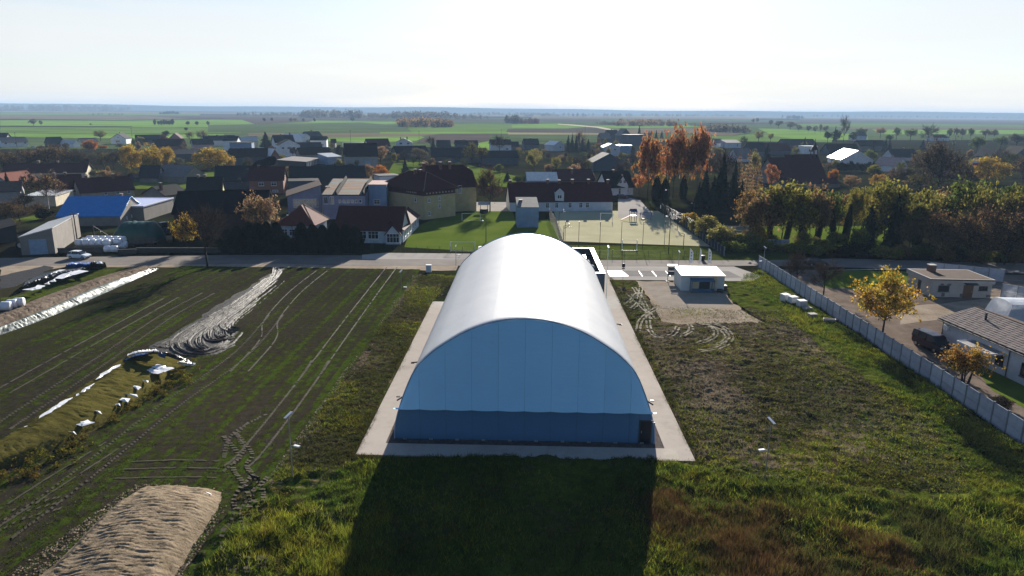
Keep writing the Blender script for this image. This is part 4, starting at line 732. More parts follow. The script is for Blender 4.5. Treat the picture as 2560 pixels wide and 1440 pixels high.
house((424, 354), (452, 354), 11, 345, 333, 'gable', 'brick', 'maroon', 'brick gabled house with a maroon roof left of tall orange bushes', 'house', 'house')
house((392, 378), (467, 376), 10, 364, 348, 'eave', 'brick', 'black', 'black barn with a brick right gable behind the golden willows', 'barn', 'barn')
house((484, 372), (535, 371), 10, 360, 347, 'eave', 'pink', 'teal', 'blue-green roofed barn with a pinkish gable', 'barn', 'barn')
house((514, 366), (594, 364), 10, 350, 339, 'eave', 'pale', 'slate', 'long pale house with three little chimneys on a slate ridge', 'row house', 'house', chim=[(0.2, 0.5, 0.5), (0.45, 0.5, 0.5), (0.8, 0.5, 0.5)])
house((433, 396), (492, 395), 8, 385, 374, 'mono', 'slate', 'slate', 'open hay barn with a long blue-grey roof between the golden trees', 'barn', 'barn', over=0.4)
# --- right side of the village
ch = house((1941, 462), (1983, 461), 14, 446, 394, 'eave', 'conc', 'maroon', 'lower chancel of the village church with a maroon roof', 'church chancel', 'church_chancel', over=0.3)
ch2 = house((1983, 461), (2064, 460), 16, 445, 388, 'eave', 'conc', 'maroon', 'village church nave with a huge maroon roof and a little ridge turret', 'church', 'church', over=0.35)
mb = MB(); cx = ch2['front'] * 0.9; zr_ = zat(2050, 388, G(2050, 455) + Vector((0, 8, 0)))
for sx in (-0.9, 0.9):
    for sy in (-0.9, 0.9): mb.bar((cx + sx, 8 + sy, zr_ - 1.5), (cx + sx, 8 + sy, zr_ + 2.6), 0.2, 5)
tur = mb.lathe([(1.5, zr_ + 2.6), (1.3, zr_ + 3.2), (0.9, zr_ + 4.0), (0.5, zr_ + 4.4), (0.25, zr_ + 5.2), (0.05, zr_ + 7.2)], 8, (cx, 8, 0)).obj('turret', plain('turret_black', (0.02, 0.02, 0.024), 0.7), ch2)
house((1950, 470), (2098, 469), 7, 459, 447, 'eave', 'conc', 'maroon', 'lower side building with a maroon roof in front of the church', 'parish house', 'parish_house')
house((2068, 405), (2101, 413), 17, 395, 372, 'eave', 'pale', 'white', 'white house whose roof slope gleams in the sun right of the church', 'house', 'house', over=0.4, gwin=[('L', 0.5, 1.4, 2.0, 1.8)], door=(0.35, 1.2, 2.4, 'dark'))
house((2183, 427), (2240, 431), 12, 413, 393, 'eave', 'white', 'pink', 'white cottage with a faded pink tiled roof in the right meadow', 'house', 'house', win=[(0.1, 1.0, 1.1, 1.6), (0.3, 1.0, 1.1, 1.6), (0.85, 1.0, 0.9, 0.9)], chim=[(0.5, 0.55, 0.6)], over=0.35)
house((2232, 402), (2294, 402), 11, 392, 373, 'eave', 'pale', 'slate', 'dark-roofed house with a pale side just behind the pink-roofed cottage', 'house', 'house', chim=[(0.6, 0.5, 0.7)])
house((2073, 388), (2148, 388), 11, 379, 360, 'eave', 'slate', 'black', 'long black barn behind the house with the gleaming roof', 'barn', 'barn')
house((2150, 378), (2215, 377), 9, 364, 351, 'eave', 'conc', 'black', 'dark barn with a pale round end beside garden conifers', 'barn', 'barn')
house((2136, 352), (2166, 352), 10, 339, 331, 'eave', 'pale', 'slate', 'pale blue-white house among bare trees at the meadow edge', 'house', 'house', win=wrow(3, 2.5, 1.2, 1.2))
house((1769, 368), (1808, 368), 10, 357, 347, 'eave', 'white', 'grey', 'white house with a grey roof right of the tall russet trees', 'house', 'house', win=wrow(3, 1.4, 1.4, 1.6))
house((1815, 370), (1852, 370), 10, 357, 350, 'mono', 'pale', 'grey', 'white flat-fronted house next to the bare birch', 'house', 'house', win=[(0.75, 1.2, 1.0, 2.0)])
house((1876, 392), (1915, 392), 12, 378, 357, 'eave', 'slate', 'teal', 'blue-black half of the long barn left of the garden spruce', 'barn', 'barn')
house((1918, 388), (1976, 388), 12, 375, 359, 'eave', 'slate', 'maroon', 'maroon-roofed half of the long barn behind the garden spruce', 'barn', 'barn')
house((1960, 370), (2040, 370), 12, 361, 348, 'eave', 'slate', 'teal', 'green-grey barn with a long ridge behind the church', 'barn', 'barn')
house((2011, 385), (2043, 385), 9, 366, 0, 'flat', 'white', 'white', 'white flat house with a bright roof behind the church ridge', 'house', 'house', over=0.15, win=[(0.5, 1.5, 3.5, 2.0, 3, 1)])
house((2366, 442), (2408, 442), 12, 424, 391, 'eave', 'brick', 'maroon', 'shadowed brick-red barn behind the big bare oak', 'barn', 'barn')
house((2478, 403), (2510, 403), 14, 392, 372, 'gable', 'slate', 'slate', 'dark gabled house with one pale roof slope at the far right', 'house', 'house')
house((2536, 404), (2580, 404), 12, 388, 366, 'gable', 'brown' if False else 'slate', 'black', 'black gabled house cut by the right edge of the picture', 'house', 'house')
house((2330, 352), (2372, 352), 9, 344, 336, 'hip', 'pale', 'slate', 'blue-grey hipped house behind thin bare trees at the right', 'house', 'house')
house((1845, 405), (1880, 404), 10, 394, 372, 'eave', 'pale', 'grey', 'house with a grey tiled roof slope left of the larches', 'house', 'house')
house((2160, 492), (2230, 492), 9, 478, 470, 'flat', 'white', 'brown', 'white villa half hidden behind the ivy-clad trees', 'house', 'house', over=0.3, win=wrow(3, 1.5, 1.2, 1.4)) if False else None
# rust-streaked corrugated sheets of the school roof: real ribs, two strips coloured dark for the raised ridges' shadows
m, t_, p, o = newmat('rusty_corrugated_sheet'); tcx = N(t_, 'ShaderNodeTexCoord'); mpn = N(t_, 'ShaderNodeMapping'); mpn.inputs['Scale'].default_value = (0.07, 0.62, 1.0); t_.links.new(tcx.outputs['Object'], mpn.inputs['Vector']); n1 = noise_tex(t_, 1.0, 4, 0.6, mpn.outputs[0])
t_.links.new(ramp(t_, n1.outputs['Fac'], [(0.38, (0.19, 0.21, 0.19)), (0.47, (0.20, 0.21, 0.18)), (0.52, (0.30, 0.115, 0.035)), (0.58, (0.22, 0.15, 0.10)), (0.66, (0.19, 0.21, 0.19))]), p.inputs['Base Color']); p.inputs['Roughness'].default_value = 0.8; p.inputs['Specular IOR Level'].default_value = 0.05
def corrugate(T, x0, x1, y0, y1, z0, z1, pitch=0.36):
    mb = MB(); V = []; F = []; n = int((x1 - x0) / pitch) * 2
    for i in range(n + 1):
        x = x0 + (x1 - x0) * i / n; e = 0.09 if i % 2 else 0.0; V += [(x, y0, z0 + e), (x, y1, z1 + e)]
        if i: k = 2 * i; F.append((k - 2, k, k + 1, k - 1))
    return mb.add(V, F).obj('corrugated_sheet', m, T)
Lb = school_block['front']; rf = [c for c in school_block.children if c.name.startswith('roof')][0]; zz = [v.co.z for v in rf.data.vertices]; z0, z1 = min(zz) + 0.20, max(zz) + 0.03
for a, b in ((0.0, 0.30), (0.37, 0.93)): corrugate(school_block, Lb * a, Lb * b, -0.15, 16.1, z0, z1)
for a in (0.305, 0.935): MB().add([(Lb * a, -0.15, z0 + 0.05), (Lb * a + 0.35, -0.15, z0 + 1.0), (Lb * a + 0.35, 16.1, z1 + 1.0), (Lb * a, 16.1, z1 + 0.05), (Lb * a + 0.7, -0.15, z0 + 0.05), (Lb * a + 0.7, 16.1, z1 + 0.05)], [(0, 1, 2, 3), (1, 4, 5, 2)]).obj('roof_upstand', rmat('black'), school_block)
# maroon frieze with pale squares under the pavilion eaves
hw_ = hp['front']; zw = max(v.co.z for c in hp.children if c.name.startswith('wall') for v in c.data.vertices)
MB().box(-0.04, -0.05, zw - 1.3, hw_ + 0.05, -0.002, zw - 0.02).box(hw_ + 0.002, 0, zw - 1.3, hw_ + 0.05, 10.8, zw - 0.02).obj('frieze', plain('frieze_maroon', (0.07, 0.028, 0.03), 0.8), hp)
for k in range(6): MB().box(hw_ * 0.6 + k * 0.75, -0.09, zw - 0.85, hw_ * 0.6 + k * 0.75 + 0.32, -0.052, zw - 0.5).obj('pale_square', plain('pale_square', (0.4, 0.36, 0.33), 0.8), hp)
for k in range(9): MB().box(hw_ + 0.052, 0.6 + k * 1.1, zw - 0.85, hw_ + 0.09, 0.6 + k * 1.1 + 0.45, zw - 0.5).obj('pale_square', plain('pale_square', (0.4, 0.36, 0.33), 0.8), hp)
# ------------------------------------------------------------------ trees and shrubs
LEAF = dict(russet=(0.32, 0.135, 0.050), orange=(0.36, 0.135, 0.022), gold=(0.36, 0.245, 0.040), yellow=(0.42, 0.28, 0.035), olive=(0.18, 0.165, 0.034), green=(0.075, 0.098, 0.020), conifer=(0.010, 0.018, 0.010), spruce=(0.014, 0.024, 0.018), thuja=(0.009, 0.015, 0.008),
            brown=(0.19, 0.122, 0.054), redbrown=(0.105, 0.046, 0.030), tan=(0.26, 0.165, 0.085), grey=(0.10, 0.088, 0.060), sallow=(0.22, 0.195, 0.06), ivy=(0.013, 0.019, 0.008), twig=(0.050, 0.038, 0.030), plum=(0.06, 0.042, 0.040), lime=(0.13, 0.15, 0.03), ochre=(0.32, 0.19, 0.04))
def lmat(k): return leaf_mat('leaf_' + k, LEAF[k], 0.6 if k not in ('conifer', 'spruce', 'thuja', 'ivy') else 0.5, 0.45 if k not in ('conifer', 'spruce', 'thuja', 'ivy', 'twig', 'plum') else 0.15)
def cards(C, size, rng, aspect=0.62, up=0.0):
    """one small leaf-spray quad at every point of C"""
    n = len(C); u = rng.normal(size=(n, 3)); u[:, 2] *= (1 - up); u /= np.linalg.norm(u, axis=1)[:, None]; w_ = rng.normal(size=(n, 3)); v = np.cross(u, w_); v /= np.linalg.norm(v, axis=1)[:, None]
    s = size * rng.uniform(0.55, 1.35, n)[:, None]; a = u * s; b = v * s * aspect
    V = np.stack([C - a, C + b, C + a, C - b], 1).reshape(-1, 3); F = np.arange(4 * n).reshape(-1, 4); return V, F
def crown_clumps(centres, radii, n, size, rng, flat=0.8):
    p = np.array(radii) ** 2; k = rng.choice(len(centres), n, p=p / p.sum()); d = rng.normal(size=(n, 3)); d /= np.linalg.norm(d, axis=1)[:, None]; r = rng.uniform(0, 1, n) ** 0.45
    P = np.array(centres)[k] + d * (r * np.array(radii)[k])[:, None] * np.array([1, 1, flat]); return cards(P, size, rng)
def trunk_mesh(h, r, limbs, bend, rng):
    mb = MB(); pts = [Vector((0, 0, -0.02))]; k = 5
    for i in range(1, k + 1): f = i / k; pts.append(Vector((bend[0] * f * f, bend[1] * f * f, h * f)))
    for i in range(k): mb.bar(pts[i], pts[i + 1], r * (1 - 0.72 * i / k), 6, r * (1 - 0.72 * (i + 1) / k))
    for (f, tip) in limbs:
        i = min(k - 1, int(f * k)); a = pts[i].lerp(pts[i + 1], f * k - i); tip = Vector(tip); m_ = a.lerp(tip, 0.5) + Vector((0, 0, 0.02)); rr = r * (1 - 0.72 * f) * 0.6
        mb.bar(a, m_, rr, 5, rr * 0.6); mb.bar(m_, tip, rr * 0.6, 4, rr * 0.2)
    return mb
def make_broad(seed, zc=0.64, rz=0.36, rx=0.47, nc=46, rc=(0.07, 0.15), n=4600, size=0.018, trunk=0.022, th=0.8, shell=0.55, squeeze=1.0):
    rng = np.random.default_rng(seed); C = []; R = []
    lob = rng.normal(size=(5, 3)); lob /= np.linalg.norm(lob, axis=1)[:, None]; lw = rng.uniform(0.05, 0.28, 5)
    while len(C) < nc:
        d = rng.normal(size=3); d /= np.linalg.norm(d); q = rng.uniform(shell, 1.0); s = 0.86 + sum(a * max(0, float(d @ l)) ** 3 for a, l in zip(lw, lob)) - 0.12 * rng.random()
        rr = rng.uniform(*rc); f = q * s; C.append((d[0] * f * (rx - rr * 0.6), d[1] * f * (rx - rr * 0.6), zc + d[2] * f * (rz - rr * 0.5))); R.append(rr)
    V, F = crown_clumps(C, R, n, size, rng); V[:, 2] = np.clip(V[:, 2], 0.01, 1.02)
    limbs = [(rng.uniform(0.35, 0.95), C[i]) for i in rng.choice(nc, min(nc, 16), replace=False)]
    return trunk_mesh(th * zc + 0.12, trunk, limbs, rng.normal(size=2) * 0.02, rng).mesh('trunk'), np_mesh('crown', V, F)
def make_bare(seed, zc=0.55, rx=0.48, nb=30, sub=7, tw=10, leaf=0, trunk=0.022, lsize=0.016, tr=0.003):
    """a leafless crown: limbs, branches and a haze of fine twigs, with a few leaves if wanted"""
    rng = np.random.default_rng(seed); mb = MB(); tip0 = Vector((rng.normal() * 0.02, rng.normal() * 0.02, 0.82)); k = 6; pts = [Vector((0, 0, -0.02))] + [tip0 * ((i + 1) / k) for i in range(k)]
    for i in range(k): mb.bar(pts[i], pts[i + 1], trunk * (1 - 0.8 * i / k), 6, trunk * (1 - 0.8 * (i + 1) / k))
    T = []; LV = []
    for b in range(nb):
        f = rng.uniform(0.30, 0.98); a = tip0 * f; an = rng.uniform(0, 2 * math.pi); z = rng.uniform(0.12, 0.42) * (1.1 - 0.5 * f) + 0.03; rad = rx * rng.uniform(0.55, 1.0) * math.sqrt(max(0.06, 1 - ((a.z + z - zc - 0.02) / 0.46) ** 2))
        e = Vector((rad * math.cos(an), rad * math.sin(an), min(0.98 - 0.42 * (rad / rx) ** 2.5, a.z + z))); m_ = a.lerp(e, 0.5) + Vector((0, 0, 0.03)); r0 = trunk * 0.42 * (1 - 0.6 * f)
        mb.bar(a, m_, r0, 4, r0 * 0.6); mb.bar(m_, e, r0 * 0.6, 3, r0 * 0.2)
        for s in range(sub):
            q = a.lerp(e, rng.uniform(0.35, 1.0)) + Vector((0, 0, 0.015)); dv = Vector(tuple(rng.normal(size=3))) * 0.075 + Vector((0, 0, 0.05)) + (e - a) * 0.16; e2 = q + dv; T.append((q, e2, tr * 1.5))
            for t_ in range(tw): q2 = q.lerp(e2, rng.uniform(0.1, 1)); e3 = q2 + dv * rng.uniform(0.2, 0.7) + Vector(tuple(rng.normal(size=3))) * 0.04; T.append((q2, e3, tr)); LV.append(tuple(e3))
    n = len(T); A = np.array([tuple(t[0]) for t in T]); B = np.array([tuple(t[1]) for t in T]); w_ = np.array([t[2] for t in T])[:, None]; d = B - A; s = np.cross(d, rng.normal(size=(n, 3))); s /= np.linalg.norm(s, axis=1)[:, None] + 1e-9
    V = np.stack([A - s * w_, A + s * w_, B + s * w_ * 0.4, B - s * w_ * 0.4], 1).reshape(-1, 3); F = np.arange(4 * n).reshape(-1, 4)
    al = np.concatenate([A, B]); rr_ = np.percentile(np.hypot(al[:, 0], al[:, 1]), 98.5); zz_ = np.percentile(al[:, 2], 99.7); sc_ = np.array([0.5 / rr_, 0.5 / rr_, 1.0 / zz_]); V = V * sc_; mb.v = [tuple(np.array(v) * sc_) for v in mb.v]; LV = [tuple(np.array(v) * sc_) for v in LV]; tw_me = np_mesh('twigs', V, F)
    lm = None
    if leaf:
        P = np.array(LV)[rng.choice(len(LV), leaf)] + rng.normal(size=(leaf, 3)) * 0.016; lm = np_mesh('crown', *cards(P, lsize, rng))
    return mb.mesh('trunk'), tw_me, lm
def core(V, F, prof, n=10):
    P = [(r * math.cos(6.2832 * i / n) * (1 + .12 * math.sin(i * 2.4 + z * 17)), r * math.sin(6.2832 * i / n) * (1 + .12 * math.sin(i * 2.4 + z * 17)), z) for r, z in prof for i in range(n)]; b = len(V)
    Q = [(b + k * n + i, b + k * n + (i + 1) % n, b + k * n + n + (i + 1) % n, b + k * n + n + i) for k in range(len(prof) - 1) for i in range(n)]; return np.concatenate([V, np.array(P)]), np.concatenate([F, np.array(Q)])
def make_conifer(seed, layers=17, n=4200, size=0.030, base=0.06, power=0.9, droop=0.35, gap=0.0):
    rng = np.random.default_rng(seed); P = []; per = n // layers
    for l in range(layers):
        f = l / (layers - 1); z = base + (0.985 - base) * f; rad = 0.5 * (1 - f) ** power + 0.012; nb = max(5, int(15 * (1 - f) + 4)); ang = rng.uniform(0, 6.28, nb); le = rad * rng.uniform(0.68, 1.08, nb); m_ = max(20, int(per * (0.25 + 1.6 * (1 - f)) / 1.05)); k = rng.integers(0, nb, m_)
        t = rng.uniform(gap, 1, m_) ** 0.6; a = ang[k] + rng.normal(size=m_) * 0.10; r = t * le[k]; P.append(np.stack([r * np.cos(a), r * np.sin(a), z - droop * r * 0.55 + rng.normal(size=m_) * 0.010], 1))
    P = np.concatenate(P); V, F = cards(P, size, rng, 0.5, 0.35); V[:, 2] = np.clip(V[:, 2], 0.0, 1.03); V, F = core(V, F, [(0.5 * 0.62 * (1 - k / 7) ** power + 0.004, base + 0.02 + (0.92 - base) * k / 7) for k in range(8)]) if not gap else (V, F); return MB().bar((0, 0, -0.02), (0, 0, 0.95), 0.022, 6, 0.004).mesh('trunk'), np_mesh('crown', V, F)
def make_column(seed, n=3600, size=0.032, tip=0.5):
    rng = np.random.default_rng(seed); z = rng.uniform(0, 1, n); a = rng.uniform(0, 6.28, n); prof = np.minimum(1, (1.02 - z) / tip) ** 0.62 * np.minimum(1, 0.72 + z * 1.6); lump = 1 + 0.10 * np.sin(a * 3 + z * 9 + seed) + 0.07 * np.sin(a * 5 - z * 17)
    r = 0.47 * prof * lump * rng.uniform(0.55, 1.0, n) ** 0.4; P = np.stack([r * np.cos(a), r * np.sin(a), z], 1); V, F = cards(P, size, rng, 0.5, -0.6); V[:, 2] = np.clip(V[:, 2], 0.0, 1.05); V, F = core(V, F, [(0.36 * min(1, (1.02 - z_) / tip) ** 0.62, z_) for z_ in (0.0, .15, .3, .45, .6, .75, .88, .96)]); return MB().bar((0, 0, -0.02), (0, 0, 0.6), 0.04, 6, 0.02).mesh('trunk'), np_mesh('crown', V, F)
PROTO = {}
for i in range(3):
    PROTO['broad', i] = make_broad(10 + i); PROTO['tall', i] = make_broad(20 + i, 0.64, 0.37, 0.50, 60, (0.07, 0.14), 6500, 0.015, 0.016, 1.0, 0.25); PROTO['dense', i] = make_broad(30 + i, 0.54, 0.47, 0.49, 60, (0.09, 0.16), 5600, 0.020, 0.024, 0.9, 0.6)
    PROTO['shrub', i] = make_broad(40 + i, 0.48, 0.50, 0.5, 44, (0.12, 0.22), 3400, 0.034, 0.02, 0.8, 0.5); PROTO['sparse', i] = make_bare(50 + i, 0.55, 0.48, 30, 7, 6, 4200, 0.022, 0.021, 0.0024); PROTO['bare', i] = make_bare(60 + i, 0.55, 0.48, 30, 7, 11)
    PROTO['twiggy', i] = make_bare(70 + i, 0.52, 0.46, 34, 8, 9, 1500, 0.024, 0.015); PROTO['airy', i] = make_bare(75 + i, 0.60, 0.50, 40, 7, 6, 3600, 0.0165, 0.030, 0.0018); PROTO['fir', i] = make_conifer(80 + i); PROTO['larch', i] = make_conifer(90 + i, 13, 1900, 0.026, 0.14, 0.7, 0.1, 0.25); PROTO['column', i] = make_column(100 + i); PROTO['umbel', i] = make_broad(110 + i, 0.64, 0.36, 0.50, 50, (0.08, 0.16), 4600, 0.019, 0.024, 1.0, 0.25)
_ti = [0]
def tree(kind, px, pyb, pyt, wpx, label, col, group=None, bark=None, cat=None, name=None, rz=None, at=None, hw=None):
    p = G(px, pyb) if at is None else Vector((at[0], at[1], 0)); p.z = 0
    h, w_ = (max(0.8, zat(px, pyt, p)), wpx * pxsize(p)) if hw is None else hw
    _ti[0] += 1; pr = PROTO[kind, _ti[0] % 3]; nm = name or dict(fir='fir_tree', larch='larch_tree', column='thuja', shrub='shrub', bare='bare_tree', twiggy='bare_tree').get(kind, 'tree'); ct = cat or dict(column='thuja', shrub='shrub').get(kind, 'tree')
    T = thing(nm, label, ct, p, random.uniform(0, 6.28) if rz is None else rz, group); T.scale = (w_, w_, h)
    def part(n, me, mat):
        if not me.materials: me.materials.append(mat)
        o = link(n, me, None, T); o.material_slots[0].link = 'OBJECT'; o.material_slots[0].material = mat; return o
    part('trunk', pr[0], bark or BARKD)
    if kind in ('bare', 'twiggy', 'sparse', 'airy'):
        part('twigs', pr[1], bark and bark is not BARKD and lmat('twig') or lmat('plum' if col == 'plum' else 'twig'))
        if pr[2] is not None: part('crown', pr[2], lmat(col))
    else: part('crown', pr[1], lmat(col))
    return T
# left: roadside and farmyard
tree('bare', 519, 668, 505, 135, 'bare dark tree standing alone on the road verge left of the muddy lane', 'brown')
tree('sparse', 470, 626, 537, 64, 'small golden-yellow tree left of the bare roadside tree', 'yellow')
tree('sparse', 655, 602, 487, 98, 'coppery half-bare tree above the thuja row beside the long black barn', 'tan')
for i, (x, t) in enumerate(((572, 574), (597, 566), (625, 555), (648, 557), (670, 554), (695, 555), (718, 588))): tree('column', x, 630, t, 46, 'dark thuja in the left row between the bare roadside tree and the lamp post', 'thuja', 'thujas along the road')
for i, (x, t) in enumerate(((756, 556), (784, 561), (809, 563), (837, 557), (866, 561), (890, 567))): tree('column', x, 630, t, 46, 'dark thuja in the right row in front of the red-roofed school annexe', 'thuja', 'thujas along the road')
for x, b, t, w_, c in ((12, 440, 374, 80, 'brown'), (62, 436, 372, 90, 'brown'), (112, 432, 366, 95, 'tan'), (150, 430, 360, 90, 'brown'), (190, 428, 372, 80, 'grey'), (225, 430, 384, 70, 'grey'), (262, 424, 380, 70, 'olive'), (285, 425, 375, 60, 'grey')): tree('twiggy', x, b, t, w_, 'bare grey-brown garden tree in the thicket above the very long barn', c, 'bare trees in the thicket on the left')
tree('twiggy', 122, 522, 426, 85, 'leaning birch with a pale trunk and tan twigs left of the blue roof', 'tan', bark=plain('birch_bark', (0.45, 0.42, 0.38), 0.8, 0, 0.3, 4))
tree('fir', 22, 484, 428, 26, 'slim dark fir in front of the brick-red roof', 'conifer'); tree('dense', 73, 480, 430, 40, 'dark yew right of the brick-red roof', 'ivy')
for x, b, t, w_ in ((15, 560, 500, 60), (50, 556, 508, 70), (92, 545, 505, 60), (30, 585, 545, 60), (10, 600, 560, 50), (60, 530, 480, 60)): tree('twiggy', x, b, t, w_, 'leafless dark garden tree in the thicket left of the blue roof', 'brown', 'bare garden trees left of the blue roof')
tree('shrub', 112, 548, 520, 50, 'dark clipped evergreen bush left of the blue roof', 'conifer')
tree('shrub', 226, 378, 346, 42, 'rust-orange bush below the low grey-roofed house', 'orange'); tree('shrub', 256, 372, 362, 30, 'small bright orange shrub under the white villa', 'orange'); tree('broad', 252, 352, 325, 46, 'round olive tree at the meadow edge above the rust-orange bush', 'olive')
tree('dense', 330, 430, 355, 70, 'leftmost of the big golden willows in the village', 'gold'); tree('dense', 386, 430, 358, 66, 'broad golden willow in the middle of the willow clump', 'gold'); tree('dense', 419, 426, 361, 42, 'narrow golden willow on the right of the willow clump', 'gold'); tree('dense', 530, 424, 363, 118, 'wide golden-olive tree left of the black barn', 'gold'); tree('dense', 573, 420, 388, 34, 'small round golden tree touching the wide golden-olive tree', 'gold')
tree('shrub', 411, 362, 335, 24, 'round red shrub before the long green-grey barn', 'redbrown'); tree('umbel', 416, 348, 325, 28, 'flat-topped pine behind the long green-grey barn', 'conifer'); tree('shrub', 352, 362, 337, 26, 'olive bush at the left end of the green-grey barn', 'olive')
tree('twiggy', 475, 354, 328, 24, 'tall tawny poplar at the field edge, the left of two', 'tan'); tree('twiggy', 506, 354, 325, 30, 'tall tawny poplar at the field edge, the right of two', 'tan')
tree('fir', 666, 375, 330, 46, 'big dark spruce left of the white village houses', 'conifer'); tree('fir', 686, 377, 337, 26, 'smaller dark spruce touching the big one', 'conifer'); tree('shrub', 680, 382, 362, 22, 'orange-brown shrub at the foot of the big spruce', 'orange')
tree('broad', 772, 362, 347, 16, 'pale green shrub between the white houses', 'lime')
# middle
tree('broad', 952, 414, 362, 48, 'pale tawny willow right of the black barn with grey doors', 'tan'); tree('broad', 1048, 414, 366, 50, 'greyish olive tree in haze right of the small garden firs', 'grey'); tree('broad', 952, 455, 408, 46, 'flaming orange birch behind the rusty school roof', 'orange'); tree('sparse', 922, 456, 410, 30, 'brown half-bare tree left of the orange birch', 'tan')
tree('fir', 1013, 432, 397, 24, 'dark green fir on the lawn right of the orange birch', 'conifer'); tree('fir', 1083, 376, 346, 20, 'small pointed fir at the ploughed field', 'spruce'); tree('bare', 1076, 372, 340, 30, 'thin bare tree beside the small pointed fir', 'grey'); tree('shrub', 985, 456, 432, 22, 'dark green shrub left of the small white flat house', 'green')
tree('twiggy', 1180, 412, 354, 44, 'large olive-grey tree standing before the big blue-black barn', 'olive'); tree('twiggy', 1205, 412, 366, 36, 'olive-grey tree just right of the larger one by the big barn', 'sallow'); tree('bare', 1248, 384, 336, 56, 'bare tree in front of the white-fronted house', 'grey')
tree('broad', 1335, 434, 366, 48, 'tall pale olive tree in haze behind the white-panelled shed', 'sallow'); tree('broad', 1390, 432, 391, 38, 'olive tree right of the tall pale one', 'sallow'); tree('shrub', 1372, 436, 407, 28, 'tawny bush below the two olive trees', 'tan')
tree('twiggy', 1225, 530, 416, 78, 'round copper-red tree at the right end of the yellow school house', 'redbrown', bark=BARK)
tree('shrub', 1245, 430, 409, 30, 'sunlit green bush behind the round copper-red tree', 'lime'); tree('fir', 1268, 452, 430, 24, 'dark bush-like fir behind the row house gable', 'conifer'); tree('shrub', 1295, 456, 436, 28, 'grass-green garden bush left of the white-panelled shed', 'green')
for x, b, t, w_ in ((1420, 380, 338, 20), (1430, 380, 334, 18), (1440, 380, 340, 18)): tree('fir', x, b, t, w_, 'dark fir in the clump of three left of the tawny poplar', 'spruce', 'three firs in a clump')
tree('fir', 1456, 378, 344, 20, 'dark fir in front of the tawny poplar', 'spruce'); tree('fir', 1470, 378, 347, 18, 'dark fir just right of the tawny poplar', 'spruce'); tree('twiggy', 1449, 376, 327, 34, 'wide tawny leafless poplar among the firs', 'tan')
tree('fir', 1597, 350, 314, 18, 'lone dark fir on the skyline above the village', 'spruce')
for x, t in ((1611, 329), (1622, 326), (1627, 327), (1640, 325), (1654, 325)): tree('fir', x, 346, t, 11, 'small hazy fir in the row right of the lone fir', 'spruce', 'small firs in a row')
tree('airy', 1618, 500, 340, 64, 'tall russet tree with an ivy-clad trunk, leftmost of the big three', 'russet', bark=BARKD); tree('airy', 1682, 496, 317, 74, 'tallest russet tree, in the middle of the big three', 'russet'); tree('airy', 1740, 494, 319, 58, 'tall russet-gold tree, rightmost of the big three', 'russet'); tree('airy', 1713, 492, 345, 36, 'slender russet tree squeezed between the two tallest', 'brown')
tree('column', 1640, 500, 440, 26, 'ivy column clinging to the leftmost tall trunk', 'ivy', name='ivy_column', cat='ivy'); tree('broad', 1597, 486, 428, 50, 'low rusty tree under the leftmost tall russet tree', 'russet'); tree('broad', 1648, 474, 428, 34, 'golden-leaved small tree between the tall trunks', 'gold')
tree('column', 1661, 498, 448, 26, 'dark thuja right of the golden small tree', 'thuja'); tree('column', 1707, 494, 440, 20, 'leaning dark ivy column below the slender russet tree', 'ivy', name='ivy_column', cat='ivy')
tree('bare', 1800, 490, 368, 86, 'purple-grey bare tree behind the black spruces', 'plum')
for x, b, t, w_ in ((1760, 520, 418, 44), (1800, 524, 386, 62), (1831, 520, 402, 46), (1780, 528, 440, 50), (1745, 522, 455, 36), (1850, 528, 450, 44)): tree('fir', x, b, t, w_, 'black-green spruce in the dark clump right of the tall russet trees', 'conifer', 'dark spruces in a clump')
tree('larch', 1842, 498, 385, 40, 'brown larch nearest the dark spruce clump', 'tan'); tree('larch', 1864, 498, 376, 40, 'tallest brown larch, middle of the larch group', 'tan'); tree('larch', 1888, 494, 390, 38, 'brown larch closest to the church', 'brown'); tree('umbel', 1884, 450, 375, 40, 'pale olive tree behind the brown larches', 'sallow')
tree('fir', 1915, 416, 360, 38, 'blue-green garden spruce in front of the long barn', 'spruce'); tree('broad', 1926, 482, 406, 50, 'copper-brown tree at the left end of the church', 'russet'); tree('shrub', 2081, 460, 418, 32, 'glowing orange bush at the right end of the church', 'orange')
# right: shrubs by the court, belt of ivy-clad trees
for x, b, t, w_, c in ((1726, 568, 524, 58, 'gold'), (1768, 598, 538, 88, 'sallow'), (1802, 616, 556, 76, 'sallow'), (1742, 584, 542, 54, 'olive'), (1846, 620, 582, 60, 'olive')): tree('shrub', x, b, t, w_, 'yellow-green bush in the thicket along the right side of the sports court', c, 'bushes along the sports court')
belt = [(1895, 612, 456, 96, 'brown', 'airy'), (1945, 612, 448, 110, 'brown', 'airy'), (1992, 606, 462, 90, 'olive', 'airy'), (2035, 606, 458, 84, 'brown', 'airy'), (2078, 606, 462, 90, 'ochre', 'airy'), (2122, 610, 452, 86, 'olive', 'tall'), (2150, 600, 445, 70, 'ochre', 'tall'), (2200, 606, 462, 84, 'olive', 'airy'), (2250, 612, 480, 80, 'gold', 'tall'),
        (2300, 612, 470, 100, 'olive', 'airy'), (2335, 600, 480, 80, 'sallow', 'airy'), (2395, 606, 452, 100, 'gold', 'airy'), (2440, 614, 468, 90, 'olive', 'airy'), (2490, 620, 470, 100, 'brown', 'twiggy'), (2540, 618, 454, 100, 'olive', 'airy'), (2580, 624, 470, 90, 'brown', 'twiggy')]
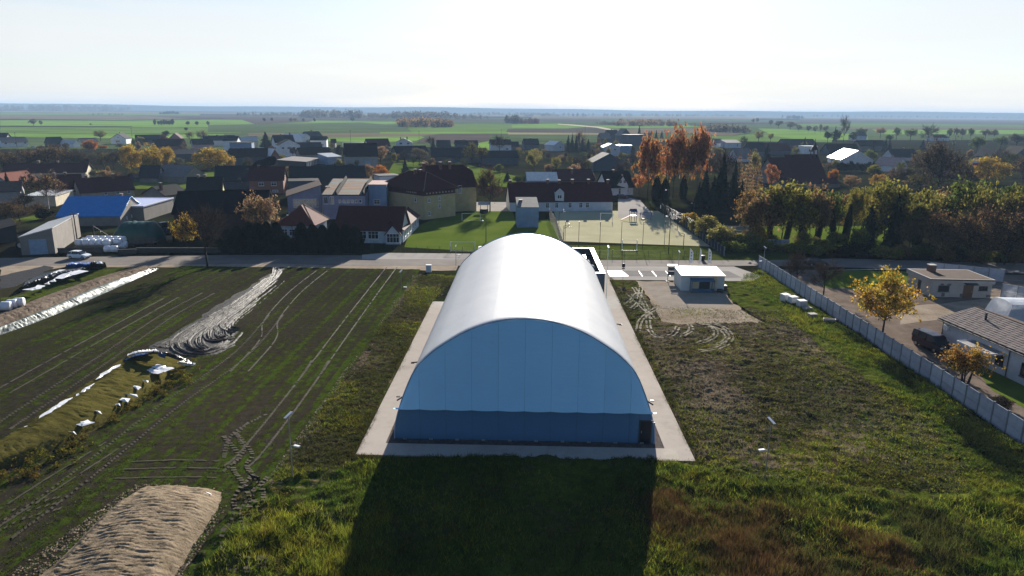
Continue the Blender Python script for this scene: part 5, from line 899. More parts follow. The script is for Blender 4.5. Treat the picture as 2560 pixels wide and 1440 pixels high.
belt = [(x, b, t, w_ * 0.95, c, k) for x, b, t, w_, c, k in belt] + [(1890 + k * 68 + random.uniform(-12, 12), 596 + random.uniform(-8, 4) + k * .6, 468 + random.uniform(-12, 14), random.uniform(56, 84), random.choice(['brown', 'olive', 'ochre', 'grey', 'brown']), random.choice(['airy', 'tall', 'airy', 'twiggy'])) for k in range(11)]
for i, (x, b, t, w_, c, k) in enumerate(belt):
    T = tree(k, x + random.uniform(-10, 10), b + random.uniform(-9, 6), t + random.uniform(-10, 22), w_ * random.uniform(.75, 1.35), 'ivy-trunked autumn tree in the dense belt behind the derelict house', random.choice([c, c, 'green', 'olive']), 'trees of the dense belt on the right'); T.rotation_euler[0] = random.uniform(-.10, .10); T.rotation_euler[1] = random.uniform(-.10, .10)
for x, b, t, w_, c in ((1872, 618, 572, 70, 'sallow'), (1930, 616, 580, 60, 'lime'), (2010, 618, 578, 66, 'sallow'), (2090, 618, 575, 60, 'olive'), (2150, 620, 560, 60, 'lime'), (2255, 590, 500, 50, 'yellow'), (2192, 600, 520, 50, 'lime')): tree('shrub', x, b, t, w_, 'sunlit yellow-green bush among the ivy-clad trunks of the belt', c, 'sunlit bushes in the belt')
for x, b, t, w_, tl in ((2230, 618, 482, 60, 0), (2168, 616, 505, 56, 0), (2040, 610, 515, 17, .12), (2003, 610, 520, 16, -.10), (1962, 612, 525, 15, .16), (1925, 612, 530, 14, -.14), (2110, 612, 510, 20, .08), (2082, 612, 520, 15, -.15), (2290, 616, 520, 24, .05)):
    T = tree('column' if w_ < 50 else 'fir', x, b, t, w_, 'dark ivy-covered trunk or conifer standing in the autumn belt', 'ivy', 'dark evergreens in the belt', rz=.4, name='ivy_column' if w_ < 50 else 'fir_tree', cat='ivy' if w_ < 50 else 'tree'); T.rotation_euler[1] = tl
for x, b, t, w_ in ((2320, 640, 520, 110), (2390, 644, 520, 110), (2460, 650, 512, 120), (2530, 654, 515, 120), (2350, 650, 560, 90), (2430, 656, 560, 100), (2510, 662, 560, 110), (2570, 664, 545, 90), (2270, 632, 545, 80)): tree('twiggy', x, b, t, w_, 'dark leafless tree in the shadowed front of the belt along the right-hand road', 'brown', 'leafless trees along the right-hand road')
for k in range(22):
    x = 1835 + k * 33 + random.uniform(-8, 8); tree('shrub', x, 628 + k * 1.6 + random.uniform(-5, 3), 598 + k * 0.9 + random.uniform(-8, 8), random.uniform(44, 70), 'dark undergrowth bush at the foot of the tree belt along the road', random.choice(['ivy', 'green', 'olive', 'brown'] if k > 7 else ['sallow', 'olive', 'green', 'lime']), 'undergrowth bushes along the road')
tree('sparse', 1892, 614, 562, 60, 'tawny bush at the left foot of the tree belt', 'ochre')
# right yard
tree('bare', 1990, 714, 624, 66, 'pollarded bare tree with a reddish twig fan behind the panel fence', 'brown', bark=BARKD); tree('bare', 1975, 706, 640, 44, 'smaller bare tree left of the pollard by the panel fence', 'brown'); tree('bare', 2058, 742, 648, 100, 'stout dark pollard with wild bare shoots right of the twin pollards', 'brown')
tree('sparse', 2205, 838, 674, 150, 'broad golden-leaved tree in the yard behind the panel fence', 'yellow'); tree('sparse', 2200, 836, 720, 130, 'lower golden boughs of the broad yard tree', 'gold') if False else None
T = tree('sparse', 2408, 968, 862, 125, 'small ochre tree with three trunks in front of the white canopy', 'ochre')
for dx in (-0.06, 0.07): o = link('trunk', MB().bar((dx, 0.02, -0.01), (dx * 2.6, 0.05, 0.55), 0.03, 6, 0.012).mesh('trunk'), BARKD, T)
tree('shrub', 2322, 915, 900, 24, 'little dark evergreen behind the panel fence', 'conifer'); tree('shrub', 2500, 1022, 985, 60, 'dry orange-brown shrub at the right edge behind the panel fence', 'tan')
# right distance
tree('twiggy', 2342, 498, 348, 136, 'big spreading dark oak left of the golden willow bush', 'grey', bark=BARKD); tree('twiggy', 2330, 470, 346, 60, 'pinkish bare tree behind the big spreading oak', 'redbrown'); tree('dense', 2466, 458, 385, 100, 'large golden willow bush at the right', 'gold'); tree('bare', 2425, 468, 420, 66, 'dark bare tree below the golden willow bush', 'brown'); tree('shrub', 2176, 404, 373, 42, 'pale yellow-green willow between white house and pink roof', 'lime')
tree('shrub', 2225, 392, 377, 30, 'orange hedge-like bush above the pink roof', 'orange'); tree('broad', 2125, 476, 434, 56, 'rounded tawny tree in the meadow, left of two', 'tan'); tree('broad', 2190, 482, 432, 52, 'rounded rusty tree in the meadow, right of two', 'ochre')
for x in range(2100, 2186, 14): tree('shrub', x, 430, 403 + random.uniform(-2, 2), 24, 'dark clipped conifer of the hedge right of the gleaming roof', 'conifer', 'hedge conifers')
for x, b, t, w_, c in ((2270, 470, 415, 80, 'grey'), (2230, 470, 430, 60, 'brown'), (2300, 480, 430, 70, 'olive'), (2395, 470, 400, 70, 'brown'), (2380, 430, 372, 60, 'grey'), (2300, 430, 380, 60, 'brown'), (2520, 440, 380, 70, 'green'), (2555, 450, 390, 60, 'brown'), (2500, 420, 372, 60, 'grey')): tree('twiggy', x, b, t, w_, 'hazy bare tree among the gardens at the right', c, 'bare trees among the gardens at the right')
tree('bare', 2108, 356, 287, 30, 'very tall thin birch rising above the plain on the right', 'grey', bark=BARK); tree('umbel', 2068, 360, 325, 30, 'dark pine left of the tall thin birch', 'conifer'); tree('umbel', 2090, 362, 322, 30, 'dark pine at the foot of the tall thin birch', 'conifer'); tree('fir', 2086, 352, 315, 12, 'slim spruce behind the dark pines', 'spruce')
tree('bare', 2318, 362, 310, 52, 'bare tree dotted with dark mistletoe balls', 'grey')
for x, b, t, w_, c in ((2131, 358, 331, 32, 'green'), (2150, 350, 316, 34, 'green'), (2200, 346, 316, 32, 'tan'), (2240, 350, 316, 28, 'green'), (2275, 354, 318, 38, 'green'), (2222, 358, 334, 26, 'green'), (2372, 350, 318, 22, 'green'), (2388, 350, 316, 18, 'grey'), (2404, 350, 318, 22, 'grey'), (2425, 350, 318, 22, 'green'), (2462, 350, 320, 32, 'grey'), (2484, 350, 321, 26, 'grey'), (2440, 385, 338, 60, 'green'), (2500, 376, 336, 44, 'green'), (2540, 372, 330, 60, 'grey')): tree('umbel', x, b, t, w_, 'hazy greyish tree in the loose line along the right-hand meadows', c, 'trees along the right-hand meadows')
for x, b, t, w_, c in ((2180, 382, 352, 10, 'spruce'), (2212, 378, 348, 14, 'spruce'), (2222, 380, 346, 10, 'spruce'), (2306, 372, 350, 14, 'spruce'), (2010, 372, 342, 8, 'spruce')): tree('fir', x, b, t, w_ + 6, 'slim garden conifer near the long black barns on the right', c, 'slim garden conifers on the right')
tree('broad', 1896, 356, 326, 36, 'hazy olive tree above the long blue-black barn, left of two', 'sallow'); tree('broad', 1926, 356, 331, 18, 'hazy slim tree above the long barn, right of two', 'olive'); tree('bare', 1857, 370, 338, 24, 'pale bare birch right of the flat-fronted white house', 'tan', bark=BARK)
# far plain
for x, b, t, w_ in ((387, 313, 297, 10), (397, 313, 300, 8), (404, 313, 298, 9), (411, 313, 297, 9), (417, 313, 297, 9), (423, 313, 298, 9), (431, 313, 296, 13)): tree('shrub', x, b, t, w_, 'pollard willow in the close row on the bright green field', 'grey', 'pollard willows in a row', name='willow', cat='tree')
for x, b, t, w_ in ((470, 313, 301, 11), (493, 313, 301, 11), (521, 313, 302, 11), (466, 327, 317, 12)): tree('shrub', x, b, t, w_, 'single pollard willow standing right of the close willow row', 'grey', 'single pollard willows', name='willow', cat='tree')
tree('broad', 85, 316, 295, 24, 'grey round tree on the green plain at the far left', 'grey'); tree('broad', 103, 316, 300, 12, 'small tree beside the grey round tree at the far left', 'grey')
for x, b, t, w_, c in ((661, 304, 293, 11, 'grey'), (680, 303, 292, 9, 'grey'), (727, 304, 293, 12, 'sallow'), (738, 304, 293, 12, 'sallow'), (758, 304, 294, 9, 'grey'), (787, 304, 294, 9, 'grey'), (881, 303, 291, 13, 'grey'), (227, 312, 308, 7, 'grey')): tree('shrub', x, b, t, w_, 'small field tree on the brown strips beyond the village', c, 'small field trees')
for x, b, t, w_ in ((1926, 316, 299, 17), (1946, 321, 300, 27), (1975, 325, 302, 38), (1996, 329, 311, 22), (2020, 333, 312, 18), (2037, 335, 312, 15), (2050, 334, 309, 12), (2063, 335, 312, 16)): tree('broad', x, b, t, w_, 'hazy blue-grey tree in the line running down to the right-hand meadows', 'grey', 'hazy trees in a line')
tree('broad', 1883, 309, 295, 12, 'left of two small hazy trees far out on the plain', 'grey'); tree('broad', 1893, 309, 294, 13, 'right of two small hazy trees far out on the plain', 'grey'); tree('broad', 1552, 308, 295, 13, 'dark round tree above the hedge strip on the plain', 'grey')
for k in range(34):
    x = 2030 + k * 15.5 + random.uniform(-5, 5); tree('broad', x, 293 + (x - 2000) * 0.0095, 287 + (x - 2000) * 0.0095 + random.uniform(-1, 1), random.uniform(6, 9), 'tiny roadside tree in the avenue along the horizon on the right', 'grey', 'avenue trees along the horizon')
# woods that read as one mass
def wood(name, foot, tops, col, dens, size=1.6):
    """crowns of a far wood: foot = ellipse (px left, right, base y, depth m), one object"""
    xl, xr, yb, dep = foot; a, b = G(xl, yb), G(xr, yb); Lw = (b - a).length; ux = (b - a).normalized(); uy = Vector((-ux.y, ux.x, 0)); hgt = zat((xl + xr) / 2, tops, (a + b) / 2); C = []; R = []
    n = int(dens)
    for i in range(n):
        u = NR.uniform(0, 1); v = NR.uniform(-0.5, 0.5); e = math.sqrt(max(0.05, 1 - (2 * u - 1) ** 4)); p = a + ux * (Lw * u) + uy * (dep * (0.5 + v * e)); hh = hgt * NR.uniform(0.62, 1.0) * (0.55 + 0.45 * e); r = NR.uniform(0.26, 0.40) * hgt
        C += [(p.x, p.y, hh - r * 0.7), (p.x, p.y, hh * 0.42)]; R += [r, r * 1.05]
    P = np.array(C); V, F = crown_clumps(P, R, n * 70, hgt * 0.10, NR, 1.0); V[:, 2] = np.maximum(V[:, 2], 0.0)
    return tag(link(name, np_mesh(name, V, F), lmat(col)), kind='stuff')
wood('far_wood', (1026, 1150, 319, 130), 294, 'brown', 90); wood('far_wood', (1288, 1316, 309, 60), 287, 'grey', 22); wood('far_wood', (1316, 1360, 310, 60), 296, 'redbrown', 30); wood('far_wood', (1512, 1560, 313, 50), 302, 'grey', 24); wood('far_wood', (1565, 1710, 316, 60), 298, 'brown', 70); wood('far_wood', (1822, 1890, 333, 90), 312, 'grey', 60)
wood('far_wood', (830, 940, 296, 300), 275, 'grey', 80); wood('far_wood', (935, 1070, 297, 200), 283, 'grey', 60); wood('far_wood', (1060, 1170, 299, 300), 278, 'grey', 80); wood('far_wood', (1170, 1235, 299, 150), 286, 'grey', 24); wood('far_wood', (95, 372, 278, 400), 263, 'grey', 120); wood('far_wood', (640, 830, 290, 200), 280, 'grey', 60); wood('far_wood', (415, 453, 286, 60), 277, 'conifer', 20); wood('far_wood', (228, 315, 287, 40), 283.4, 'conifer', 30); wood('far_wood', (1370, 1900, 292, 300), 283, 'grey', 120); wood('far_wood', (1980, 2025, 297, 80), 287, 'conifer', 24); wood('far_wood', (1240, 1420, 289, 300), 280, 'grey', 60)
# gardens: bushes scattered between the houses
gs = [(x, y) for x, y in ((300, 448), (250, 455), (420, 412), (445, 420), (500, 398), (600, 425), (650, 440), (720, 440), (860, 430), (900, 395), (1000, 405), (1060, 420), (1110, 430), (1150, 440), (1240, 400), (1300, 400), (1350, 400), (1420, 410), (1455, 420), (1470, 400), (1440, 440), (1580, 410), (1600, 400), (1560, 440), (1770, 395), (1800, 385), (1850, 390), (1890, 430), (2000, 375), (2060, 420), (2130, 395), (2280, 400), (2320, 400), (2350, 410), (2430, 400), (2450, 415), (2520, 410), (2240, 450), (2300, 460), (2200, 450), (100, 395), (150, 380), (320, 372), (480, 385), (700, 402), (850, 380), (980, 385), (1130, 402), (1330, 385), (1500, 400), (1530, 395), (1580, 385), (1480, 368), (1540, 372))]
for x, y in gs:
    for _ in range(4):
        k_ = random.choice(['shrub', 'shrub', 'broad', 'twiggy']); c_ = random.choice(['grey', 'brown', 'olive', 'green', 'tan', 'sallow', 'plum']); X_, Y_ = x + random.uniform(-34, 34), y + random.uniform(-9, 9); p_ = G(X_, Y_); hl = min(HOUSES, key=lambda h: (h[0] - p_).length)[1].split()
        tree(k_, X_, Y_, 0, 0, ' '.join([dict(grey='greyish', brown='brown', olive='olive', green='green', tan='tawny', sallow='pale', plum='dark')[c_], dict(shrub='bush', broad='leafy tree', twiggy='thin tree')[k_].replace(' ', '-'), 'by the'] + hl[:9]), c_, 'garden bushes between the houses', hw=(random.uniform(2.0, 7.5), random.uniform(3.0, 7.5)), name='garden_shrub', cat='shrub')
# ------------------------------------------------------------------ vehicles
TYRE = plain('tyre_rubber', (0.015, 0.015, 0.016), 0.85); RIM = plain('alloy_rim', (0.35, 0.35, 0.36), 0.35, 0.8)
def loft(stations, n_ring):
    mb = MB(); V = []; F = []
    for ring in stations: V += ring
    for i in range(len(stations) - 1):
        for k in range(n_ring): j = (k + 1) % n_ring; F.append((i * n_ring + k, i * n_ring + j, (i + 1) * n_ring + j, (i + 1) * n_ring + k))
    F += [tuple(reversed(range(n_ring))), tuple(range((len(stations) - 1) * n_ring, len(stations) * n_ring))]
    return mb.add(V, F)
def car(p, ang, paint, label, cat='car', name='parked_car', van=False):
    """car pointing along +X of its own frame; parts: body, cabin (> roof), wheels (> rim), lights, mirrors, bumpers"""
    T = thing(name, label, cat, (p[0], p[1], 0.02), ang)
    if van: Lh, W, prof, cab = 2.45, 0.95, [(-2.45, .45, .95), (-2.4, .30, 1.05), (-1.2, .26, 1.08), (1.0, .26, 1.10), (1.75, .28, 1.04), (2.25, .32, .92), (2.45, .45, .75)], [(-2.42, 1.05, 1.25, .90), (-2.3, 1.05, 1.93, .84), (-0.5, 1.08, 1.98, .84), (0.85, 1.10, 1.95, .82), (1.15, 1.10, 1.85, .80), (1.78, 1.02, 1.06, .80)]
    else: Lh, W, prof, cab = 2.0, 0.86, [(-2.0, .45, .80), (-1.92, .28, .93), (-0.9, .22, .95), (0.6, .22, .95), (1.2, .24, .90), (1.75, .28, .78), (2.0, .42, .62)], [(-1.93, .90, .98, .78), (-1.55, .93, 1.38, .66), (-0.9, .95, 1.47, .64), (0.1, .95, 1.46, .63), (0.35, .95, 1.40, .62), (1.05, .90, .94, .70)]
    st = []
    for x, z0, z1 in prof:
        w_ = W * (0.86 if abs(x) > Lh - 0.2 else 1.0); st.append([(x, -w_ * .92, z0), (x, w_ * .92, z0), (x, w_, z0 + (z1 - z0) * .45), (x, w_ * .95, z1 - .03), (x, w_ * .8, z1), (x, -w_ * .8, z1), (x, -w_ * .95, z1 - .03), (x, -w_, z0 + (z1 - z0) * .45)])
    loft(st, 8).obj('body', paint, T, smooth=False)
    gl = loft([[(x, -W * .93 if z1 - z0 < .15 else -w_ - (W * .93 - w_) * .85, z0), (x, W * .93 if z1 - z0 < .15 else w_ + (W * .93 - w_) * .85, z0), (x, w_, z1 - .04), (x, w_ * .9, z1), (x, -w_ * .9, z1), (x, -w_, z1 - .04)] for x, z0, z1, w_ in cab], 6).obj('cabin', GLASS, T)
    rs = [c for c in cab if c[2] > (1.8 if van else 1.36)]
    loft([[(x, -w_ * .97, z1 - .05), (x, w_ * .97, z1 - .05), (x, w_ * .9, z1 + .015), (x, -w_ * .9, z1 + .015)] for x, z0, z1, w_ in rs], 4).obj('roof', paint, gl)
    for sx in ((-1.0, ) if not van else (-1.35, -0.1)):
        for sy in (-1, 1): x, z0, z1, w_ = min(cab, key=lambda c: abs(c[0] - sx)); MB().bar((sx, sy * W * .92, z0), (sx + 0.06, sy * (w_ + .02), z1 - .05), 0.05, 4).obj('pillar', paint, gl)
    if van:
        for sy in (-1, 1): MB().box(-2.3, min(sy * .86, sy * .945), 1.05, -0.2, max(sy * .86, sy * .945), 1.22).obj('side_panel', paint, gl)
    wx = (-1.5, 1.55) if van else (-1.25, 1.28); r = 0.34 if van else 0.31
    for x in wx:
        for sy in (-1, 1):
            mbw = MB(); mbw.bar((x, sy * (W - .19), r), (x, sy * (W + .01), r), r, 16); ty = mbw.obj('tyre', TYRE, T); MB().bar((x, sy * (W + .0), r), (x, sy * (W + .025), r), r * .62, 12).obj('rim', RIM, ty)
    for sy in (-1, 1):
        hx = Lh - .13; MB().obox((hx, sy * W * .66), (1, 0), .10, .17, prof[-1][2] - .10 if not van else .72, prof[-1][2] + .04 if not van else .90).obj('headlight', plain('lamp_glass', (0.7, 0.72, 0.75), 0.1), T)
        MB().obox((-Lh + .06, sy * W * .76), (1, 0), .05, .10, .70, .92).obj('tail_light', plain('red_lens', (0.25, 0.01, 0.01), 0.2), T)
        MB().obox((0.62 if not van else 1.35, sy * (W + .09)), (1, 0), .07, .10, .95 if not van else 1.12, 1.07 if not van else 1.32).obj('mirror', paint, T)
    MB().obox((Lh - .02, 0), (1, 0), .07, W * .8, .30, .46).obj('bumper', DARKMETAL, T); MB().obox((Lh + .03, 0), (1, 0), .015, .26, .40, .51).obj('number_plate', WHITE, T)
    return T
P_white = plain('white_car_paint', (0.66, 0.70, 0.74), 0.22, 0, 0.03); P_plum = plain('plum_van_paint', (0.045, 0.026, 0.034), 0.22, 0.2, 0.05); P_dark = plain('dark_car_paint', (0.02, 0.024, 0.03), 0.2, 0.2, 0.05); P_red = plain('wine_red_paint', (0.07, 0.012, 0.016), 0.2, 0.1, 0.05); P_silv = plain('silver_car_paint', (0.45, 0.46, 0.48), 0.25, 0.5, 0.05)
car(G(199, 646), -0.12, P_white, 'white hatchback parked on the road beside the white bale stack')
g1 = G(2327, 872); car((g1.x, g1.y), math.atan2(-6.1, 1.2), P_plum, 'dark plum van parked in the yard beside the long tiled building', 'van', 'parked_van', True)
car(G(2040, 664), 0.05, P_dark, 'dark car on the road behind the pollarded trees'); car(G(1556, 497), 0.1, P_red, 'wine-red car parked in the shade right of the row house')
car(G(2431, 650), 0.2, P_silv, 'silver car half hidden in the dark belt on the right-hand road'); car(G(86, 371), 0.3, P_silv, 'silver car parked among the far left houses'); car(G(100, 371), 0.3, P_dark, 'dark car parked among the far left houses')
# tractor, trailer, loader arm in the farmyard
g1 = G(412, 584); T = thing('tractor', 'dark blue tractor in the shade beside the green tarpaulin stack', 'tractor', g1, -0.6); bl2 = plain('tractor_blue', (0.02, 0.035, 0.07), 0.4)
MB().box(0.2, -.45, .8, 2.0, .45, 1.5).box(-1.0, -.6, .7, .2, .6, 1.3).obj('bonnet', bl2, T); MB().box(-1.0, -.75, 2.5, .3, .75, 2.62).obj('cab_roof', bl2, T); MB().box(-.95, -.7, 1.3, .25, .7, 2.5).obj('cab', GLASS, T)
for x, y, r in ((-.8, .95, .85), (-.8, -.95, .85), (1.5, .8, .5), (1.5, -.8, .5)): w_ = MB().bar((x, y - .2, r), (x, y + .2, r), r, 16).obj('tyre', TYRE, T); MB().bar((x, y - .22, r), (x, y + .22, r), r * .5, 12).obj('rim', WHITE, w_)
g1 = G(360, 616); T = thing('farm_trailer', 'old open farm trailer in front of the green tarpaulin stack', 'trailer', g1, 0.08); wd = plain('weathered_planks', (0.09, 0.07, 0.06), 0.9, 0, 0.3, 2)
MB().box(-2.4, -1.1, .8, 2.4, 1.1, .92).obj('bed', wd, T)
for y in (-1.1, 1.06):
    for k in range(3): MB().box(-2.4, y, .93 + k * .2, 2.4, y + .04, 1.11 + k * .2).obj('plank', wd, T)
for x, y in ((-1.6, -.95), (-1.6, .95), (1.6, -.95), (1.6, .95)): w_ = MB().bar((x, y - .12, .4), (x, y + .12, .4), .4, 14).obj('tyre', TYRE, T); MB().bar((x, y - .14, .4), (x, y + .14, .4), .2, 10).obj('rim', DARKMETAL, w_)
g1 = G(250, 602); T = thing('loader_arm', 'black articulated loader arm between the garage and the bale stack', 'machine', g1, 0.1); MB().bar((-1.2, 0, 0), (-1.0, 0, 3.2), .12, 6).obj('mast', DARKMETAL, T); MB().bar((-1.0, 0, 3.2), (1.7, 0, 1.2), .10, 6).obj('boom', DARKMETAL, T); MB().bar((-1.15, 0, .8), (.4, 0, 2.0), .06, 6).obj('ram', DARKMETAL, T)
g1 = G(53, 624); T = thing('spare_tractor_wheel', 'big tyre with a pale rim leaning at the left end of the concrete garage', 'wheel', g1, 0.3); b1 = MB().bar((0, -.15, .9), (0, .15, .9), .85, 18).obj('tread', TYRE, T); MB().bar((0, -.17, .9), (0, .17, .9), .5, 14).obj('rim', plain('pale_rim', (0.45, 0.42, 0.38), 0.6), T)

# ------------------------------------------------------------------ bales
M_film = plain('white_bale_film', (0.70, 0.71, 0.75), 0.35, 0, 0.06, 2.0, 0.25, 5)
rr = np.random.default_rng(3)
def bale_mesh(seed):
    r_ = np.random.default_rng(seed); prof = [(0.0, -.62), (.50, -.63), (.62, -.59), (.665, -.50), (.67, 0), (.665, .50), (.62, .59), (.50, .63), (0.0, .62)]; n = 18; V = []; F = []
    for r, x in prof:
        for i in range(n): t = 2 * math.pi * i / n; q = r * (1 + 0.025 * r_.normal()); V.append((x + 0.01 * r_.normal(), q * math.cos(t), max(-.64, q * math.sin(t) * .97)))
    for k in range(len(prof) - 1):
        for i in range(n): j = (i + 1) % n; F.append((k * n + i, k * n + j, k * n + n + j, k * n + n + i))
    return MB().add(V, F).mesh('bale', True)
bm_ = [bale_mesh(k) for k in range(3)]
for m_ in bm_: m_.materials.append(M_film)
def bale(x, y, z, label, group, rz=0.0): o = link('wrapped_bale', bm_[rr.integers(3)], None, None, (x, y, z + .63), rz + rr.normal() * .08); return tag(o, label, 'bale', group)
b0 = G(192, 626)
for k in range(5): bale(b0.x + .5 + k * 1.36, b0.y + 0.4 + k * .05, 0.9, 'white wrapped bale in the front row of the farmyard stack', 'bales in the farmyard stack', 0.0)
for k in range(6): bale(b0.x + .7 + k * 1.34, b0.y + 1.9, 0.95, 'white wrapped bale in the middle row of the farmyard stack', 'bales in the farmyard stack', 0.0)
for k in range(6): bale(b0.x + .9 + k * 1.33, b0.y + 3.3, 1.15, 'white wrapped bale in the rear row of the farmyard stack', 'bales in the farmyard stack', 0.0)
for k in range(6): bale(b0.x + 1.2 + k * 1.33, b0.y + 2.6, -.05, 'white wrapped bale under the upper rows of the farmyard stack', 'bales in the farmyard stack', 0.0)
MB().box(b0.x - .2, b0.y - .4, 0, b0.x + 7.3, b0.y + 4.2, 0.93).obj('ground_bank', M_sand)['kind'] = 'structure'
for k, (x, y, z) in enumerate(((270, 630, 0), (287, 630, 0), (278, 620, .05), (300, 622, 0), (311, 620, .1))): q = G(x, y); bale(q.x, q.y, z, 'white wrapped bale in the small heap right of the farmyard stack', 'loose bales right of the stack', 0.3)
for x, y, lb in ((17, 776), (32, 769), (50, 765)) and ((17, 776, 'white wrapped bale at the left edge, nearest of three'), (32, 770, 'white wrapped bale in the middle of three at the left edge'), (50, 766, 'white wrapped bale farthest of three at the left edge')): q = G(x, y); bale(q.x, q.y, 0.02, lb, 'three bales at the left edge', 0.3)
q = G(424, 606); T = tag(link('hay_bale', MB().bar((-.6, 0, .75), (.6, 0, .75), .75, 18).mesh('hay_bale'), plain('old_hay', (0.14, 0.105, 0.06), 0.95, 0, 0.35, 4, 0.5, 12), None, q, 0.5), 'weathered round hay bale right of the green tarpaulin stack', 'bale')
# low walls of the farmyard
for a, b, lb in (((145, 633), (261, 631), 'low dark concrete wall in front of the white bale stack'), ((296, 637), (341, 635), 'short black concrete silage wall right of the bale heap'), ((342, 632), (560, 632), 'long low dark wall along the road before the bare tree')):
    p, q = G(*a), G(*b); T = thing('low_wall', lb, 'wall', p, math.atan2(q.y - p.y, q.x - p.x)); Lw = (q - p).length; MB().box(0, 0, 0, Lw, .25, 0.95).obj('wall_body', plain('dark_concrete', (0.06, 0.055, 0.05), 0.9, 0, 0.25), T); MB().box(-.03, -.03, .951, Lw + .03, .28, 1.02).obj('coping', plain('dark_concrete', (0.06, 0.055, 0.05), 0.9, 0, 0.25), T)
# green tarpaulin over a hay stack
p, q = G(272, 606), G(388, 606); Lw = (q - p).length; T = thing('tarpaulin_stack', 'hay stack under a dark green tarpaulin in the farmyard', 'hay stack', p, math.atan2(q.y - p.y, q.x - p.x)); V = []; F = []; n1, n2 = 26, 14; r_ = np.random.default_rng(5); H0 = 4.0
for i in range(n1 + 1):
    f = i / n1; e = min(1, f / .22) ** .6 * min(1, (1 - f) / .16) ** .6
    for j in range(n2 + 1): t = math.pi * j / n2; V.append((Lw * f, 3.2 - 3.4 * math.cos(t) * (0.75 + .25 * e), max(.0, H0 * e * math.sin(t) ** .55 * (1 + .02 * r_.normal()) + .1 * math.sin(i * 1.7 + j))))
for i in range(n1):
    for j in range(n2): k = i * (n2 + 1) + j; F.append((k, k + n2 + 1, k + n2 + 2, k + 1))
MB().add(V, F).obj('tarpaulin', plain('green_tarpaulin', (0.010, 0.055, 0.045), 0.45, 0, 0.2, 1.0, 0.3, 3), T, smooth=True)
MB().box(Lw * .12, .6, 0, Lw * .9, 5.6, 1.2).obj('hay', plain('old_hay', (0.14, 0.105, 0.06), 0.95, 0, 0.35, 4, 0.5, 12), T)

# ------------------------------------------------------------------ silage clamps, tarpaulins, earth mounds
def ribbon(lines, nu, nv, amp, seed, fold=(0, 0, 0)):
    """skin over polylines given as (photo point, height) from the near edge to the far edge; fold = (count, depth, lean) adds creases across"""
    r_ = np.random.default_rng(seed); Ls = []
    for ln in lines:
        P = smooth_path([G(x, y, z) for x, y, z in ln], 0.5); d = [0]
        for a, b in zip(P, P[1:]): d.append(d[-1] + (b - a).length)
        Ls.append([tuple(np.interp(d[-1] * i / nu, d, [q[k] for q in P]) for k in range(3)) for i in range(nu + 1)])
    A = np.array(Ls); V = []; F = []; m_ = len(lines) - 1; ph = r_.uniform(0, 6.28, 6)
    for i in range(nu + 1):
        for j in range(nv + 1):
            g = j / nv * m_; k = min(int(g), m_ - 1); f = g - k; f2 = f * f * (3 - 2 * f); q = A[k, i] * (1 - f) + A[k + 1, i] * f; q = q.copy(); q[2] = A[k, i, 2] * (1 - f2) + A[k + 1, i, 2] * f2
            edge = min(1, 4 * min(j, nv - j) / nv)
            if fold[0]: u = i / nu * fold[0] + fold[2] * g + .25 * math.sin(i * .37 + ph[0]) + .2 * math.sin(j * .9 + ph[1]); q[2] += edge * fold[1] * (abs(math.sin(math.pi * u + ph[2])) ** 0.7 - .5) * (.7 + .5 * math.sin(i * .21 + j * .6 + ph[3]))
            q[2] = max(0.0 if 0 < j < nv else -0.02, q[2] + edge * amp * r_.normal()); q[0] += edge * amp * .5 * r_.normal(); V.append(tuple(q))
    for i in range(nu):
        for j in range(nv): k = i * (nv + 1) + j; F.append((k, k + nv + 1, k + nv + 2, k + 1))
    mb = MB().add(V, F); me = mb.mesh('surface', True)
    bm = bmesh.new(); bm.from_mesh(me); bm.normal_update()
    if sum(f.normal.z for f in bm.faces) < 0: bmesh.ops.reverse_faces(bm, faces=bm.faces[:])
    bm.to_mesh(me); bm.free(); return me
M_foil = plain('silver_foil', (0.12, 0.15, 0.145), 0.40, 0.0, 0.2, 0.8, 0.7, 1.6, spec=0.12); M_sandm = ground_mat('clamp_sand', [(0.42, (0.045, 0.035, 0.027)), (0.52, (0.15, 0.115, 0.085)), (0.66, (0.25, 0.195, 0.15))], 0.5, 3, 1.0, 0.3)
M_moss = ground_mat('mossy_straw', [(0.40, (0.030, 0.028, 0.012)), (0.54, (0.075, 0.066, 0.018)), (0.70, (0.125, 0.105, 0.030))], 0.6, 5, 0.9, 0.2); M_wfoil = plain('white_plastic_sheet', (0.66, 0.67, 0.70), 0.35, 0, 0.08, 1.5, 0.4, 3); M_bfoil = plain('blue_plastic_sheet', (0.02, 0.075, 0.22), 0.35, 0, 0.25, 1.5, 0.4, 3); M_kfoil = plain('black_plastic_sheet', (0.012, 0.013, 0.016), 0.3, 0, 0.2, 1.5, 0.5, 3)
T = thing('silage_clamp', 'long low clamp with a strip of crumpled silver foil along its right side', 'silage clamp', (0, 0, 0))
link('foil', ribbon([[(-260, 925, 0), (0, 838, 0), (125, 792, 0), (250, 738, 0), (398, 672, 0)], [(-260, 905, .9), (0, 816, .9), (125, 768, .9), (250, 714, .9), (380, 670, .6)]], 220, 6, .05, 1, (95, .34, .5)), M_foil, T)
link('earth_cover', ribbon([[(-260, 905, .92), (0, 816, .92), (125, 768, .92), (250, 714, .92), (380, 670, .62)], [(-260, 880, 1.2), (0, 800, 1.2), (125, 754, 1.2), (250, 704, 1.2), (370, 666, .8)], [(-260, 860, 0), (0, 782, 0), (125, 735, 0), (250, 692, 0), (352, 663, 0)]], 160, 10, .06, 2, (60, .12, .3)), M_sandm, T)
T = thing('silage_clamp', 'mossy yellow-olive silage clamp with torn white plastic in the left field', 'silage clamp', (0, 0, 0))
